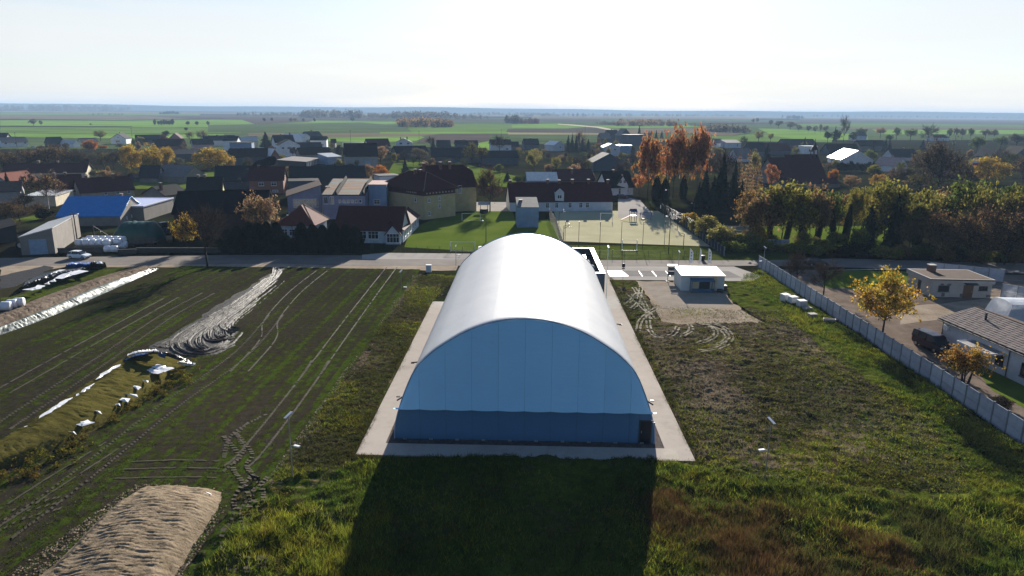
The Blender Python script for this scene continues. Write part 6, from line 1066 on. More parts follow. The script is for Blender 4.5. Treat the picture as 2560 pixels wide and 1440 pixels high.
ML = [[(-60, 1160, 0), (35, 1092, 0), (175, 1000, 0), (292, 915, 0), (345, 888, 0)], [(-60, 1138, .6), (52, 1068, .7), (190, 978, .7), (302, 900, .7), (358, 882, .5)], [(-40, 1135, 1.1), (110, 1058, 1.25), (240, 970, 1.25), (345, 893, 1.1), (392, 884, .8)], [(-20, 1158, .8), (160, 1074, .9), (290, 996, .9), (388, 914, .9), (424, 892, .6)], [(0, 1185, 0), (180, 1110, 0), (350, 1018, 0), (440, 938, 0), (490, 905, 0)]]
link('straw_cover', ribbon(ML, 120, 20, .035, 3, (46, .10, .25)), M_moss, T)
def patch(pxs, zs, mat, nm, seed, amp=.06, lift=.12):
    """an irregular scrap of sheet lying on the clamp"""
    r_ = np.random.default_rng(seed); P = [G(x, y, z + lift) for (x, y), z in zip(pxs, zs)]; P = jag_poly(P, .5, .14, random); c = sum(P, Vector()) / len(P); V = [tuple(c + _z * .1)]; F = []
    for p in P: V.append(tuple(p.lerp(c, .4) + _z * (amp * r_.normal() + .03)))
    for p in P: V.append(tuple(p))
    n = len(P)
    for i in range(n): j = (i + 1) % n; F += [(0, 1 + i, 1 + j), (1 + i, 1 + n + i, 1 + n + j, 1 + j)]
    return MB().add(V, F).obj(nm, mat, T)
for i, (pts, z) in enumerate((([(40, 1085), (70, 1070), (92, 1055), (60, 1066)], .6), ([(97, 1046), (130, 1030), (180, 1000), (182, 993), (150, 1005), (110, 1032)], .8), ([(182, 996), (205, 985), (245, 962), (255, 955), (235, 958), (205, 975)], .9), ([(238, 950), (262, 936), (300, 915), (302, 910), (280, 918), (250, 935)], 1.0), ([(186, 1060), (205, 1066), (238, 1056), (218, 1048)], 1.0), ([(168, 1078), (192, 1087), (186, 1079)], .9), ([(228, 1026), (256, 1036), (250, 1028)], 1.1), ([(298, 1000), (320, 1006), (326, 996), (305, 994)], 1.0), ([(286, 1010), (302, 1015), (300, 1008)], .9), ([(324, 966), (345, 975), (354, 968), (335, 963)], 1.0), ([(358, 925), (395, 935), (408, 930), (380, 920)], 1.1), ([(378, 918), (412, 930), (436, 921), (405, 912), (392, 910)], 1.1), ([(355, 950), (370, 957), (372, 952)], 1.0), ([(300, 985), (345, 992), (342, 986)], 1.0))): patch(pts, [z * (.98 if i < 4 else .74)] * len(pts), M_wfoil, 'plastic_sheet', i, .03, .12)
for nm, mt, ln, sd in (('blue_tarpaulin', M_bfoil, [[(300, 912, .5), (318, 896, 1.0), (345, 886, 1.3)], [(318, 900, .9), (340, 890, 1.9), (372, 884, 2.1)]], 11), ('black_tarpaulin', M_kfoil, [[(345, 888, 1.5), (400, 886, 1.6), (450, 902, .9), (488, 912, .0)], [(360, 884, 1.9), (400, 880, 2.1), (440, 888, 1.4), (482, 905, .2)]], 12), ('white_tarpaulin', M_wfoil, [[(318, 889, 1.0), (350, 880, 1.6), (395, 878, 1.7)], [(322, 886, .8), (352, 877, 1.2), (398, 876, 1.3)]], 13), ('tarpaulin_fold', M_bfoil, [[(396, 890, 1.7), (412, 896, 1.5)], [(396, 880, 2.3), (415, 888, 1.9)]], 14), ('white_tarpaulin', M_wfoil, [[(440, 908, .8), (470, 914, .4), (488, 912, .0)], [(450, 904, 1.1), (476, 909, .5), (490, 908, .05)]], 15)): link(nm, ribbon(ln, 26, 8, .07, sd, (9, .28, .6)), mt, T)
T = thing('earth_mound', 'sandy earth-covered silage mound with ridged folds at the bottom left', 'earth mound', (0, 0, 0))
M_msand = ground_mat('mound_sand', [(0.40, (0.045, 0.034, 0.024)), (0.50, (0.20, 0.155, 0.105)), (0.66, (0.31, 0.245, 0.175))], 0.9, 5, 1.0, 0.25)
link('sand_cover', ribbon([[(-30, 1560, 0), (60, 1460, 0), (150, 1390, 0), (262, 1280, 0), (340, 1228, 0)], [(60, 1560, 1.2), (140, 1440, .9), (215, 1350, .9), (300, 1262, .8), (370, 1216, .5)], [(200, 1560, 1.3), (250, 1430, 1.4), (310, 1330, 1.4), (390, 1240, 1.2), (440, 1214, .6)], [(330, 1560, 1.1), (370, 1440, 1.1), (420, 1350, 1.1), (480, 1260, 1.0), (510, 1220, .5)], [(390, 1560, 0), (450, 1440, 0), (500, 1360, 0), (556, 1270, 0), (566, 1232, 0)]], 200, 40, .018, 21, (34, .10, .2)), M_msand, T)
for i, pts in enumerate(([(345, 1226), (400, 1218), (408, 1221), (362, 1231)], [(490, 1226), (528, 1234), (530, 1237), (498, 1233)])): patch(pts, [.45] * len(pts), M_wfoil, 'plastic_sheet', 40 + i, .02, .08)
T = thing('silage_clamp', 'overgrown clamp with black and white plastic right of the muddy strip at upper left', 'silage clamp', (0, 0, 0))
link('earth_cover', ribbon([[(50, 728, 0), (110, 712, 0), (170, 698, 0), (226, 682, 0)], [(60, 716, 1.0), (115, 692, 1.2), (165, 680, 1.2), (212, 672, 1.0)], [(62, 706, 0), (105, 684, 0), (150, 674, 0), (205, 668, 0)]], 60, 10, .07, 31, (20, .15, .3)), M_kfoil, T)
for i, pts in enumerate(([(55, 724), (80, 726), (100, 722), (113, 714), (95, 712), (85, 718)], [(135, 696), (155, 697), (180, 688), (205, 682), (222, 678), (190, 674), (165, 680)], [(110, 710), (124, 711), (122, 703)], [(122, 704), (140, 704), (136, 697)], [(103, 698), (130, 686), (165, 674), (150, 674), (120, 686)])): patch(pts, [.9] * len(pts), M_wfoil, 'plastic_sheet', 50 + i, .03, .15)
T = thing('tarpaulin', 'crumpled bright blue tarpaulin on the verge below the white hatchback', 'tarpaulin', (0, 0, 0)); link('sheet', ribbon([[(163, 668, 0), (195, 671, 0), (232, 668, 0)], [(168, 662, .6), (195, 663, .8), (235, 660, .7)], [(178, 656, 0), (205, 656, 0), (232, 655, 0)]], 34, 10, .09, 33, (9, .3, .5)), plain('bright_blue_tarp', (0.03, 0.13, 0.42), 0.35, 0, 0.2, 1.5, 0.4, 3), T)
T = thing('rubbish_heap', 'dark heap with white scraps beside the bright blue tarpaulin', 'heap', (0, 0, 0)); link('soil', ribbon([[(222, 671, 0), (245, 671, 0), (268, 667, 0)], [(226, 660, 1.4), (245, 656, 1.8), (262, 658, 1.1)], [(232, 656, 0), (248, 654, 0), (264, 655, 0)]], 26, 10, .10, 34, (7, .3, .4)), M_kfoil, T)
patch([(240, 658), (258, 660), (256, 655), (243, 653)], [1.6] * 4, M_wfoil, 'plastic_sheet', 60, .05, .25)
sheet('muddy_strip', [(0, 722), (40, 716), (90, 690), (135, 668), (110, 664), (60, 676), (0, 690)], M_mud, 0.014, jag=(1, .3)); sheet('grass_strip', [(0, 780), (120, 735), (250, 692), (330, 668), (230, 676), (130, 705), (60, 735), (0, 745)], M_grass, 0.015, jag=(1.5, .5))

# ------------------------------------------------------------------ fences
FENCE_C = tinted(plain('fence_concrete', (0.31, 0.34, 0.40), .85, 0, .16, 1.5, .1, 8), .14)
def panel_fence(x0, y0, x1, y1, label, hgt=2.25, pitch=2.06, mat=None, name='panel_fence', rows=2):
    d = Vector((x1 - x0, y1 - y0, 0)); Lw = d.length; n = max(1, round(Lw / pitch)); T = thing(name, label, 'fence', (x0, y0, 0), math.atan2(d.y, d.x)); st = Lw / n
    pm = MB().box(-.065, -.09, -.05, .065, .09, hgt + .08).mesh('post'); pm.materials.append(plain('fence_post', (0.20, 0.21, 0.23), .85, 0, .12)); sm = []
    for r in range(rows):
        m2 = MB().box(.07, -.03, hgt * r / rows + .01, st - .07, .03, hgt * (r + 1) / rows - .01)
        m2.box(.14, -.045, hgt * r / rows + .12, st - .14, -.031, hgt * (r + 1) / rows - .12); me = m2.mesh('panel'); me.materials.append(mat or FENCE_C); sm.append(me)
    for k in range(n + 1):
        link('post', pm, None, T, (st * k, 0, 0))
        if k < n:
            for me in sm: o = link('panel', me, None, T, (st * k, 0, NR.normal() * .008)); o.rotation_euler[0] = NR.normal() * .006
    return T
panel_fence(43.4, 128.4, 43.6, 40.5, 'long pale concrete panel fence along the right side of the waste ground')
panel_fence(72.8, 124.6, 82.5, 119.0, 'grey concrete panel fence behind the derelict house'); panel_fence(75.2, 108.4, 90, 94, 'grey concrete panel fence running from the derelict house to the right edge')
panel_fence(48.6, 148, 56, 148, 'short blue-grey panel fence left of the lawn by the court bushes', 1.9); p, q = G(1795, 586), G(1880, 586); panel_fence(p.x, p.y, q.x, q.y, 'blue-grey panel fence across the sunlit lawn behind the court bushes', 2.0)
def mesh_fence(P, label, hgt, pitch, mat, wire=True, name='mesh_fence', pr=.035, wsp=.3):
    T = thing(name, label, 'fence', P[0]); o0 = P[0]; wm = MB(); pm = None
    for a, b in zip(P, P[1:]):
        d = b - a; n = max(1, round(d.length / pitch))
        for k in range(n + 1 if b is P[-1] else n):
            q = a + d * (k / n) - o0
            if pm is None: pm = MB().bar((0, 0, -.03), (0, 0, hgt + .05), pr, 6).mesh('post'); pm.materials.append(mat)
            link('post', pm, None, T, q)
        k = 0.0
        while wire and k <= hgt: wm.bar(a - o0 + _z * (k + .02), b - o0 + _z * (k + .02), .009, 3); k += wsp
        nv = int(d.length / (wsp * 1.6))
        for i in range(nv if wire else 0): q = a + d * (i / nv) - o0; wm.bar(q, q + _z * hgt, .006, 3)
    if wm.v: wm.obj('wire_mesh', mat, T)['kind'] = 'stuff'
    return T
M_gf = plain('green_fence_steel', (0.02, 0.06, 0.045), .5, .2); M_df = plain('dark_fence_steel', (0.03, 0.033, 0.036), .5, .3)
mesh_fence([G(1012, 633), G(1185, 635)], 'low green mesh fence with regular posts along the school lawn', 1.5, 2.2, M_gf); mesh_fence([G(1378, 645), G(1500, 645), G(1800, 647)], 'low green mesh fence along the road in front of the sports court', 1.6, 2.5, M_gf)
mesh_fence([G(925, 632), G(935, 622), G(985, 624), G(1010, 632)], 'green mesh fence with a gate before the gabled glass porch', 1.5, 2.2, M_gf); mesh_fence([G(570, 633), G(910, 633)], 'dark mesh fence hidden in the shade of the thuja rows', 1.5, 2.5, M_df)
mesh_fence([G(1407, 618), G(1373, 548)], 'tall leaning mesh fence along the left side of the sports court', 3.2, 2.6, M_df); mesh_fence([G(1800, 622), G(1650, 534)], 'tall mesh fence along the right side of the sports court', 3.0, 2.6, M_df)
p, q = G(1795, 640), G(1655, 540); panel_fence(p.x + 1.2, p.y, q.x + 1.5, q.y, 'dark blue-grey panel fence behind the right side of the sports court', 1.8, 2.4, plain('slate_panel', (0.03, 0.04, 0.055), 1.0, spec=0.0))
for x in (1412, 1446, 1499, 1552, 1606, 1660): p = G(x, 620 + (x - 1412) * .006); tag(MB().bar((0, 0, 0), (0, 0, zat(x, 554, p)), .05, 6).bar((0, 0, zat(x, 554, p) - .02), (0, 0, zat(x, 554, p) + .05), .07, 6).obj('net_pole', M_df, None, p), 'tall thin net pole along the near edge of the sports court', 'pole', 'net poles of the sports court')
def cyl_tag(nm, bars, mat, p, label, cat, grp=None, rz=0): o = MB()
# goals
def goal(p, w_, h, dep, rz, label, mat=WHITE):
    T = thing('goal', label, 'goal', p, rz); MB().bar((-w_ / 2, 0, 0), (-w_ / 2, 0, h), .06, 6).obj('post', mat, T); MB().bar((w_ / 2, 0, 0), (w_ / 2, 0, h), .06, 6).obj('post', mat, T); MB().bar((-w_ / 2 - .06, 0, h), (w_ / 2 + .06, 0, h), .06, 6).obj('crossbar', mat, T)
    n = MB()
    for s in (-1, 1): n.bar((s * w_ / 2, 0, h), (s * w_ / 2, dep * .4, h), .03, 4); n.bar((s * w_ / 2, dep * .4, h), (s * w_ / 2, dep, 0), .03, 4); n.bar((s * w_ / 2, 0, 0), (s * w_ / 2, dep, 0), .03, 4)
    n.bar((-w_ / 2, dep, 0), (w_ / 2, dep, 0), .03, 4); n.obj('net_frame', mat, T)
goal(G(1573, 624), 3.1, 2.1, .9, math.pi, 'white handball goal on the near side of the sports court'); goal(G(1516, 556), 3.1, 2.4, .9, 0, 'white goal with a net on the far side of the sports court'); goal(G(1157, 630), 5.0, 2.1, 1, 0, 'white football goal on the school lawn behind the low fence'); goal(G(1178, 553), 4.8, 2.0, 1, 0, 'dashed white goal frame at the shaded back of the lawn')
# basketball hoops
def hoop(p, rz, label, bw=1.2):
    T = thing('basketball_hoop', label, 'basketball hoop', p, rz, 'basketball hoops'); MB().bar((0, 0, 0), (0, 0, 3.3), .07, 6).obj('post', M_df, T); MB().bar((0, 0, 2.6), (1.1, 0, 3.2), .05, 6).bar((0, 0, 3.25), (1.1, 0, 3.35), .04, 6).obj('arm', M_df, T); MB().box(1.1, -bw / 2, 2.9, 1.14, bw / 2, 3.8).obj('backboard', WHITE, T)
    r = MB(); q = [(1.42 + .23 * math.cos(t * .7854), .23 * math.sin(t * .7854), 3.05) for t in range(9)]
    for a, b in zip(q, q[1:]): r.bar(a, b, .015, 4)
    r.obj('ring', plain('ring_red', (.4, .04, .02), .5), T)
hoop(G(1409, 600), 0, 'basketball hoop at the left edge of the sports court'); hoop(G(1397, 560), 0, 'basketball hoop at the shaded far left of the court'); hoop(G(1660, 548), math.pi, 'basketball hoop at the far right corner of the court'); hoop(G(1693, 575), math.pi, 'basketball hoop in the middle of the right side fence'); hoop(G(1708, 622), math.pi, 'basketball hoop at the near right corner of the court')
# playground
p = G(1578, 552); T = thing('playground_slide', 'playground tower with a red slide behind the sports court', 'playground', p, 0.2); rd = plain('slide_red', (.30, .03, .02), .4); bl3 = plain('play_blue', (.03, .06, .14), .5)
for x in (0, 1.4):
    for y in (0, 1.4): MB().bar((x, y, 0), (x, y, 2.4), .07, 5).obj('post', bl3, T)
MB().box(-.1, -.1, 1.25, 1.5, 1.5, 1.35).obj('deck', bl3, T); MB().slab([(-.2, -.2, 2.4), (1.6, -.2, 2.4), (1.6, .7, 3.1), (-.2, .7, 3.1)], .06).slab([(1.6, 1.6, 2.4), (-.2, 1.6, 2.4), (-.2, .7, 3.1), (1.6, .7, 3.1)], .06).obj('roof', bl3, T); MB().slab([(-.1, .3, 1.35), (-.1, 1.1, 1.35), (-2.6, 1.1, .25), (-2.6, .3, .25)], .08).obj('slide', rd, T)
p = G(1600, 552); T = thing('swing', 'blue swing frame in the shade right of the red slide', 'swing', p, 0.1)
for x in (0, 3): MB().bar((x, -.8, 0), (x, 0, 2.2), .05, 5).bar((x, .8, 0), (x, 0, 2.2), .05, 5).obj('frame', bl3, T)
MB().bar((0, 0, 2.2), (3, 0, 2.2), .05, 5).obj('crossbar', bl3, T)
for x in (.9, 2.1): MB().bar((x - .2, 0, .6), (x - .2, 0, 2.2), .012, 4).bar((x + .2, 0, .6), (x + .2, 0, 2.2), .012, 4).box(x - .25, -.12, .55, x + .25, .12, .6).obj('seat', rd, T)
p = G(1210, 531); T = thing('well', 'little roofed well with a dark round base at the top of the lawn', 'well', p); MB().lathe([(1.2, 0), (1.2, 1.0), (1.0, 1.05), (0.0, 1.0)], 14).obj('base', plain('dark_stone', (.05, .045, .045), .9), T)
for s in (-1, 1): MB().bar((s * 1.0, 0, .9), (s * 1.0, 0, 2.4), .08, 5).obj('post', BARK, T)
MB().slab([(-1.6, -1.2, 2.3), (1.6, -1.2, 2.3), (1.6, 0, 3.1), (-1.6, 0, 3.1)], .08).slab([(1.6, 1.2, 2.3), (-1.6, 1.2, 2.3), (-1.6, 0, 3.1), (1.6, 0, 3.1)], .08).obj('roof', plain('pale_shingle', (.45, .43, .40), .8), T)

# ------------------------------------------------------------------ lamps, poles, signs
def solar_lamp(base, top, label, az, arm=1):
    p = G(*base); h = zat(top[0], top[1], p); T = thing('street_lamp', label, 'street lamp', p, az, 'solar street lamps'); MB().bar((0, 0, 0), (0, 0, h - .1), .045, 8, .035).obj('pole', GALV, T); MB().box(-.18, -.18, 0, .18, .18, .05).obj('base_plate', CONC, T)
    MB().slab([(-.10, -.42, h - .10), (.10, -.42, h - .10), (.10, .42, h + .10), (-.10, .42, h + .10)], .05).obj('solar_panel', plain('solar_panel', (.50, .53, .58), .3), T)
    z = h * .54; MB().bar((0, 0, z), (.55 * arm, 0, z + .12), .035, 6).obj('arm', GALV, T); hd = MB().box(.35 * arm if arm > 0 else -.85, -.10, z + .06, .85 if arm > 0 else -.35, .10, z + .17).obj('lamp_head', WHITE, T); return T
solar_lamp((1911, 1212), (1925, 1050), 'street lamp with a solar panel in the weeds at the lower right', 0.3, -1); solar_lamp((733, 1205), (718, 1037), 'street lamp with a solar panel at the edge of the left field below', -0.35, 1); solar_lamp((1005, 768), (1007, 677), 'thin solar street lamp beside the left field near the road', -0.2, 1); solar_lamp((1140, 668), (1140, 614), 'solar street lamp on the kerb left of the hall roof', 0, 1); solar_lamp((1515, 752), (1517, 616), 'tall street lamp beside the annex on the right of the hall', 0, -1); solar_lamp((1905, 697), (1906, 617), 'street lamp at the far end of the panel fence', 0.2, -1); solar_lamp((1693, 706), (1695, 628), 'dark street lamp standing left of the white cabin', 0, -1)
for a, b, lb in (((1671, 634), (1675, 541), 'tall flood-light pole at the right front of the court'), ((1668, 530), (1671, 475), 'flood-light pole behind the far right of the court'), ((1215, 605), (1214, 552), 'lamp post on the lawn behind the hall roof'), ((734, 627), (728, 538), 'old leaning lamp post between the two thuja rows'), ((1370, 522), (1371, 472), 'slim lamp post in front of the row house roof'), ((1734, 534), (1735, 508), 'short lamp post behind the court thicket')):
    p = G(*a); h = zat(b[0], b[1], p); T = thing('lamp_post', lb, 'lamp post', p); MB().bar((0, 0, 0), (0, 0, h), .09, 8, .06).obj('pole', M_df, T); MB().bar((0, 0, h - .05), (-.7, 0, h), .035, 5).obj('arm', M_df, T); MB().lathe([(.08, -.12), (.24, -.06), (.2, .06), (.05, .1)], 10, (-.75, 0, h)).obj('lamp_head', WHITE, T)
for a, b, lb in (((193, 600), (183, 530), 'leaning wooden utility pole by the garage wall'), ((43, 372), (43, 330), 'utility pole among the far left houses'), ((332, 358), (331, 320), 'utility pole right of the white villa'), ((877, 360), (877, 325), 'utility pole standing in the bright field'), ((1048, 357), (1047, 327), 'utility pole at the corner of the ploughed field'), ((1253, 352), (1252, 323), 'mast above the white-fronted house'), ((1462, 346), (1461, 316), 'utility pole in the teal meadow'), ((1571, 345), (1571, 320), 'utility pole beside the tall gabled house'), ((494, 345), (494, 326), 'pole between the two tawny poplars')):
    p = G(*a); h = zat(b[0], b[1], p); T = thing('utility_pole', lb, 'utility pole', p); MB().bar((0, 0, 0), (0, 0, h), .14, 6, .10).obj('pole', BARK, T); MB().box(-.9, -.06, h - .6, .9, .06, h - .48).obj('crossarm', BARK, T)
p = G(1557, 700); T = thing('sign_post', 'thin post with two dark sign boards beside the white parking bay', 'sign', p); h = zat(1557, 659, p); MB().bar((0, 0, 0), (0, 0, h), .03, 6).obj('post', GALV, T); bk = plain('sign_back', (.035, .037, .045), .6); MB().box(-.27, -.05, h - .65, .27, -.02, h).obj('sign_board', bk, T); MB().box(-.25, -.05, h - .95, .25, -.02, h - .73).obj('sign_board', bk, T)
p = G(1679, 704); T = thing('information_stand', 'dark framed information stand left of the white cabin', 'information stand', p); h = zat(1679, 663, p)
for x in (-.7, .7): MB().bar((x, 0, 0), (x, 0, h), .05, 5).obj('leg', M_df, T); MB().box(x - .25, -.5, 0, x + .25, .5, .1).obj('foot', CONC, T)
MB().box(-.65, -.05, h - .95, .65, 0, h - .25).obj('board', plain('board_slate', (.05, .06, .08), .5), T); MB().box(-.65, -.05, h - 1.75, .65, 0, h - 1.05).obj('board', bk, T); MB().slab([(-.85, -.35, h), (.85, -.35, h), (.85, .35, h + .1), (-.85, .35, h + .1)], .05).obj('canopy', GALV, T)
p = G(1072, 680); T = thing('utility_cabinet', 'pale grey utility cabinet on the verge by the road', 'cabinet', p); MB().box(-.45, -.3, 0, .45, .3, 1.25).obj('body', plain('cabinet_grey', (.45, .46, .50), .6), T); MB().box(-.5, -.35, 1.25, .5, .35, 1.33).obj('lid', plain('cabinet_grey', (.45, .46, .50), .6), T); MB().box(-.38, -.32, .12, .38, -.302, 1.15).obj('door', plain('cabinet_door', (.40, .41, .45), .6), T)
p = G(1757, 652); T = thing('litter_bin', 'black bin on the road edge between the feather flags', 'bin', p); MB().lathe([(.32, 0), (.40, .9), (.42, .92), (.0, .92)], 12).obj('body', M_kfoil, T); MB().lathe([(.44, .93), (.38, 1.08), (.0, 1.12)], 12).obj('lid', M_kfoil, T)
# feather flags behind the cabin
for x, lb in ((1722, 'white feather flag behind the cabin, leftmost of three'), (1747, 'slim white feather flag in the middle of three'), (1768, 'white feather flag behind the cabin, rightmost of three')):
    p = G(x, 671); T = thing('feather_flag', lb, 'flag', p, .1, 'feather flags'); h = zat(x, 621, p); MB().bar((0, 0, 0), (0, 0, h), .025, 6).obj('pole', GALV, T); MB().lathe([(.42, 0), (.42, .12), (.1, .2)], 12).obj('base', M_kfoil, T)
    V = []; F = []; n = 14; wd_ = .62 if x != 1747 else .34
    for i in range(n + 1): z = h * (.28 + .72 * i / n); w_ = wd_ * min(1, (1 - i / n) * 3.2) ** .6; V += [(.03, .0, z), (.03 + w_, .05 * math.sin(i * .9), z), (.03, .015, z), (.03 + w_, .05 * math.sin(i * .9) + .015, z)]
    for i in range(n): k = 4 * i; F += [(k, k + 1, k + 5, k + 4), (k + 3, k + 2, k + 6, k + 7)]
    MB().add(V, F).obj('banner', WHITE, T)
    if x != 1747:
        for zf in (.45, .6, .75): MB().box(.16, -.075, h * zf, .42, -.062, h * zf + .32).obj('printed_mark', plain('grey_print', (.25, .26, .29), .6), T)
# white cabin with a blue shelter frame
T = thing('site_cabin', 'white metal site cabin with a pale sloping roof and a blue porch frame', 'cabin', (25.0, 109.7, 0)); mw = plain('cabin_white', (.42, .44, .46), .5, 0, .06); my = plain('cabin_cream', (.42, .37, .24), .6)
MB().add([(0, 0, 0), (6.9, 0, 0), (6.9, 5.6, 0), (0, 5.6, 0), (0, 0, 2.55), (6.9, 0, 2.55), (6.9, 5.6, 2.8), (0, 5.6, 2.8)], [(0, 1, 5, 4), (1, 2, 6, 5), (2, 3, 7, 6), (3, 0, 4, 7)]).obj('wall', mw, T)
for k in range(7): MB().slab([(-.15 + k * 1.03, -.25, 2.62), (-.15 + (k + 1) * 1.03 - .03, -.25, 2.62), (-.15 + (k + 1) * 1.03 - .03, 5.8, 2.9), (-.15 + k * 1.03, 5.8, 2.9)], .07).obj('roof_panel', plain('cabin_roof', (.34, .315, .275), .5, 0, .06), T)
MB().box(1.6, -.03, .1, 2.7, -.002, 2.45).obj('cream_panel', my, T); MB().box(4.9, -.03, .1, 5.7, -.002, 2.45).obj('cream_panel', my, T); MB().box(2.9, -.04, .05, 4.6, -.002, 2.1).obj('door', DARKMETAL, T)
for k in range(3): MB().box(-.004, .3 + k * 1.8, .1, -.03, 1.9 + k * 1.8, 2.4).obj('side_panel', mw, T)
sb = plain('shelter_blue', (.05, .10, .17), .5)
for x in (1.45, 4.95):
    for y in (-1.3, -.1): MB().bar((x, y, 0), (x, y, 2.0), .06, 5).obj('shelter_post', sb, T)
MB().slab([(1.3, -1.5, 1.95), (5.1, -1.5, 1.95), (5.1, -.06, 2.2), (1.3, -.06, 2.2)], .06).obj('shelter_roof', sb, T); MB().box(1.45, -1.33, .1, 4.95, -1.28, .75).obj('shelter_rail', sb, T); MB().box(5.8, -.9, 0, 6.6, -.2, .5).obj('crate', DARKMETAL, T)
MB().box(7.0, .2, .0, 7.5, 1.2, .9).obj('side_box', DARKMETAL, T)
# pallets by the fence
def pallet(p, rz, label, load): 
    T = thing('pallet', label, 'pallet', p, rz); wp = plain('pallet_wood', (.16, .13, .10), .9, 0, .3, 3)
    for k in range(5): MB().box(-.6, -.5 + k * .215, .12, .6, -.5 + k * .215 + .14, .145).obj('plank', wp, T)
    for y in (-.45, 0, .40): MB().box(-.6, y, 0, .6, y + .1, .118).obj('bearer', wp, T)
    if load == 'wrap': MB().box(-.58, -.48, .15, .58, .48, 1.15).obj('load', plain('film_wrap', (.55, .56, .58), .4, 0, .15, 3, .4, 4), T); MB().slab([(-.6, -.5, 1.2), (.6, -.5, 1.2), (.6, .5, 1.24), (-.6, .5, 1.24)], .05).obj('wrap_top', WHITE, T)
    if load == 'stone':
        for i in range(3):
            for j in range(3): MB().box(-.56 + i * .38, -.46 + j * .31, .15, -.56 + i * .38 + .36, -.46 + j * .31 + .29, .62).obj('kerb_stone', CONC, T)
pallet(G(1962, 754), .4, 'pallet load in white film nearest the cabin by the fence', 'wrap'); pallet(G(1981, 760), .3, 'film-wrapped pallet in the middle of the row by the fence', 'wrap'); q = G(2003, 770); pallet(q, .2, 'tall grey film-wrapped pallet beside the panel fence', 'wrap'); pallet(G(2017, 778), .3, 'pallet of kerb stones right of the film-wrapped pallets', 'stone'); pallet(G(2030, 794), .2, 'empty-looking pallet with pale slats nearest the viewer by the fence', 'stone')
p = G(2073, 806); T = thing('trough', 'grey concrete trough in the grass by the panel fence', 'trough', p, -.3); MB().box(-.8, -.35, 0, .8, .35, .12).box(-.8, -.35, .12, -.7, .35, .55).box(.7, -.35, .12, .8, .35, .55).box(-.7, -.35, .12, .7, -.27, .55).box(-.7, .27, .12, .7, .35, .55).obj('basin', CONC, T)
# derelict house, tiled building, canopy, tent in the yard
t = house((2322, 742), (2475, 745), 7, 701, 0, 'flat', 'grey', 'brown', 'derelict flat-roofed house with soot-black window holes', 'derelict house', 'derelict_house', wh=2.75, over=.25, par=-.5, frame=DARKMETAL, win=[(.22, .9, 1.7, 1.0, 1, 1), (.86, 1.2, 1.3, .7, 3, 1)], gwin=[('L', .45, 0.1, .8, 1.9)], chim=[(.3, .8, 1.2, .5)], door=(.62, 1.5, 2.0, 'brown'))
MB().slab([(t['front'] * .52, -.9, 2.25), (t['front'] * .73, -.9, 2.25), (t['front'] * .73, -.01, 2.5), (t['front'] * .52, -.01, 2.5)], .08).obj('porch_roof', DARKMETAL, t)
for k, (u, v, w_, h_) in enumerate(((.16, 1.95, .5, .35), (.27, 1.9, .6, .5), (.2, .1, .5, .6), (.5, .1, .9, .5), (.93, .1, .7, .4))): MB().box(t['front'] * u, -.012, v, t['front'] * u + w_, -.003, v + h_).obj('soot_stain', plain('soot', (.10, .10, .11), .95, 0, .5, 2), t)
t = house((2348, 863), (2640, 1003), 8.7, 790, 0, 'eave', 'pale', 'brown', 'long low building with a brown tiled roof and a smoking flue', 'workshop', 'workshop', wh=3.5, rh=1.2, over=.45, gwin=(), frame=DARKMETAL, win=[(.37, 1.2, 1.0, .9, 1, 1), (.55, 1.0, 1.1, 1.3, 1, 1), (.76, .9, 1.3, 1.5, 2, 1), (.9, .9, 1.3, 1.5, 2, 1)])
rf = [c for c in t.children if c.name.startswith('roof')][0]; Lf = t['front']; mt_ = rmat('brown'); sl_ = 1.2 / 4.35
for r in range(12):                        # overlapping tile courses; every tile its own step in one course mesh
    mb = MB(); y0 = -.45 + r * .395; n = int((Lf + .9) / .42)
    for k in range(n): x = -.45 + k * .42; e = .02 * math.sin(k * 2.1 + r); z0 = 3.5 + .09 + y0 * sl_; mb.slab([(x, y0, z0 + .075 + e), (x + .40, y0, z0 + .075 + e), (x + .40, y0 + .42, z0 + .42 * sl_ + .03), (x, y0 + .42, z0 + .42 * sl_ + .03)], .03)
    mb.obj('tile_course', plain('brown_grey_tile', (.19, .16, .15), .85, 0, .3, 1.5, spec=.03), t)['kind'] = 'stuff'
MB().bar((Lf * .20, 2.6, 4.2), (Lf * .20, 2.6, 5.2), .13, 8).obj('flue', DARKMETAL, rf); MB().box(Lf * .155, 2.2, 4.33, Lf * .16, 4.3, 4.84).obj('roof_joint', CONC, rf) if False else None
MB().box(Lf * .03, -.32, 2.3, Lf * .03 + .8, -.02, 2.9).obj('air_conditioner', WHITE, t)
for f in (.012, .62): MB().bar((Lf * f, -.08, 0), (Lf * f, -.08, 3.3), .05, 6).obj('downpipe', DARKMETAL, t)
MB().bar((-.4, -.52, 3.32), (Lf + .4, -.52, 3.32), .08, 6).obj('gutter', DARKMETAL, t)
p = Vector((50.3, 78.2, 0)); T = thing('canopy', 'flat canopy with a white edge in front of the long tiled building', 'canopy', p, -1.45); MB().box(0, 0, 2.45, 4.6, 2.6, 2.52).obj('roof', plain('canopy_sheet', (.30, .27, .26), .5), T); MB().box(-.08, -.08, 2.4, 4.68, 0, 2.58).box(-.08, 2.6, 2.4, 4.68, 2.68, 2.58).box(-.08, 0, 2.4, 0, 2.6, 2.58).box(4.6, 0, 2.4, 4.68, 2.6, 2.58).obj('edge', WHITE, T)
for x in (.1, 4.4):
    for y in (.1, 2.4): MB().bar((x, y, 0), (x, y, 2.4), .05, 5).obj('post', GALV, T)
p = G(2512, 806); T = thing('storage_tent', 'white-grey flat-topped storage tent at the right edge of the yard', 'tent', p, -.05); mb = MB(); V = []; F = []; n = 10
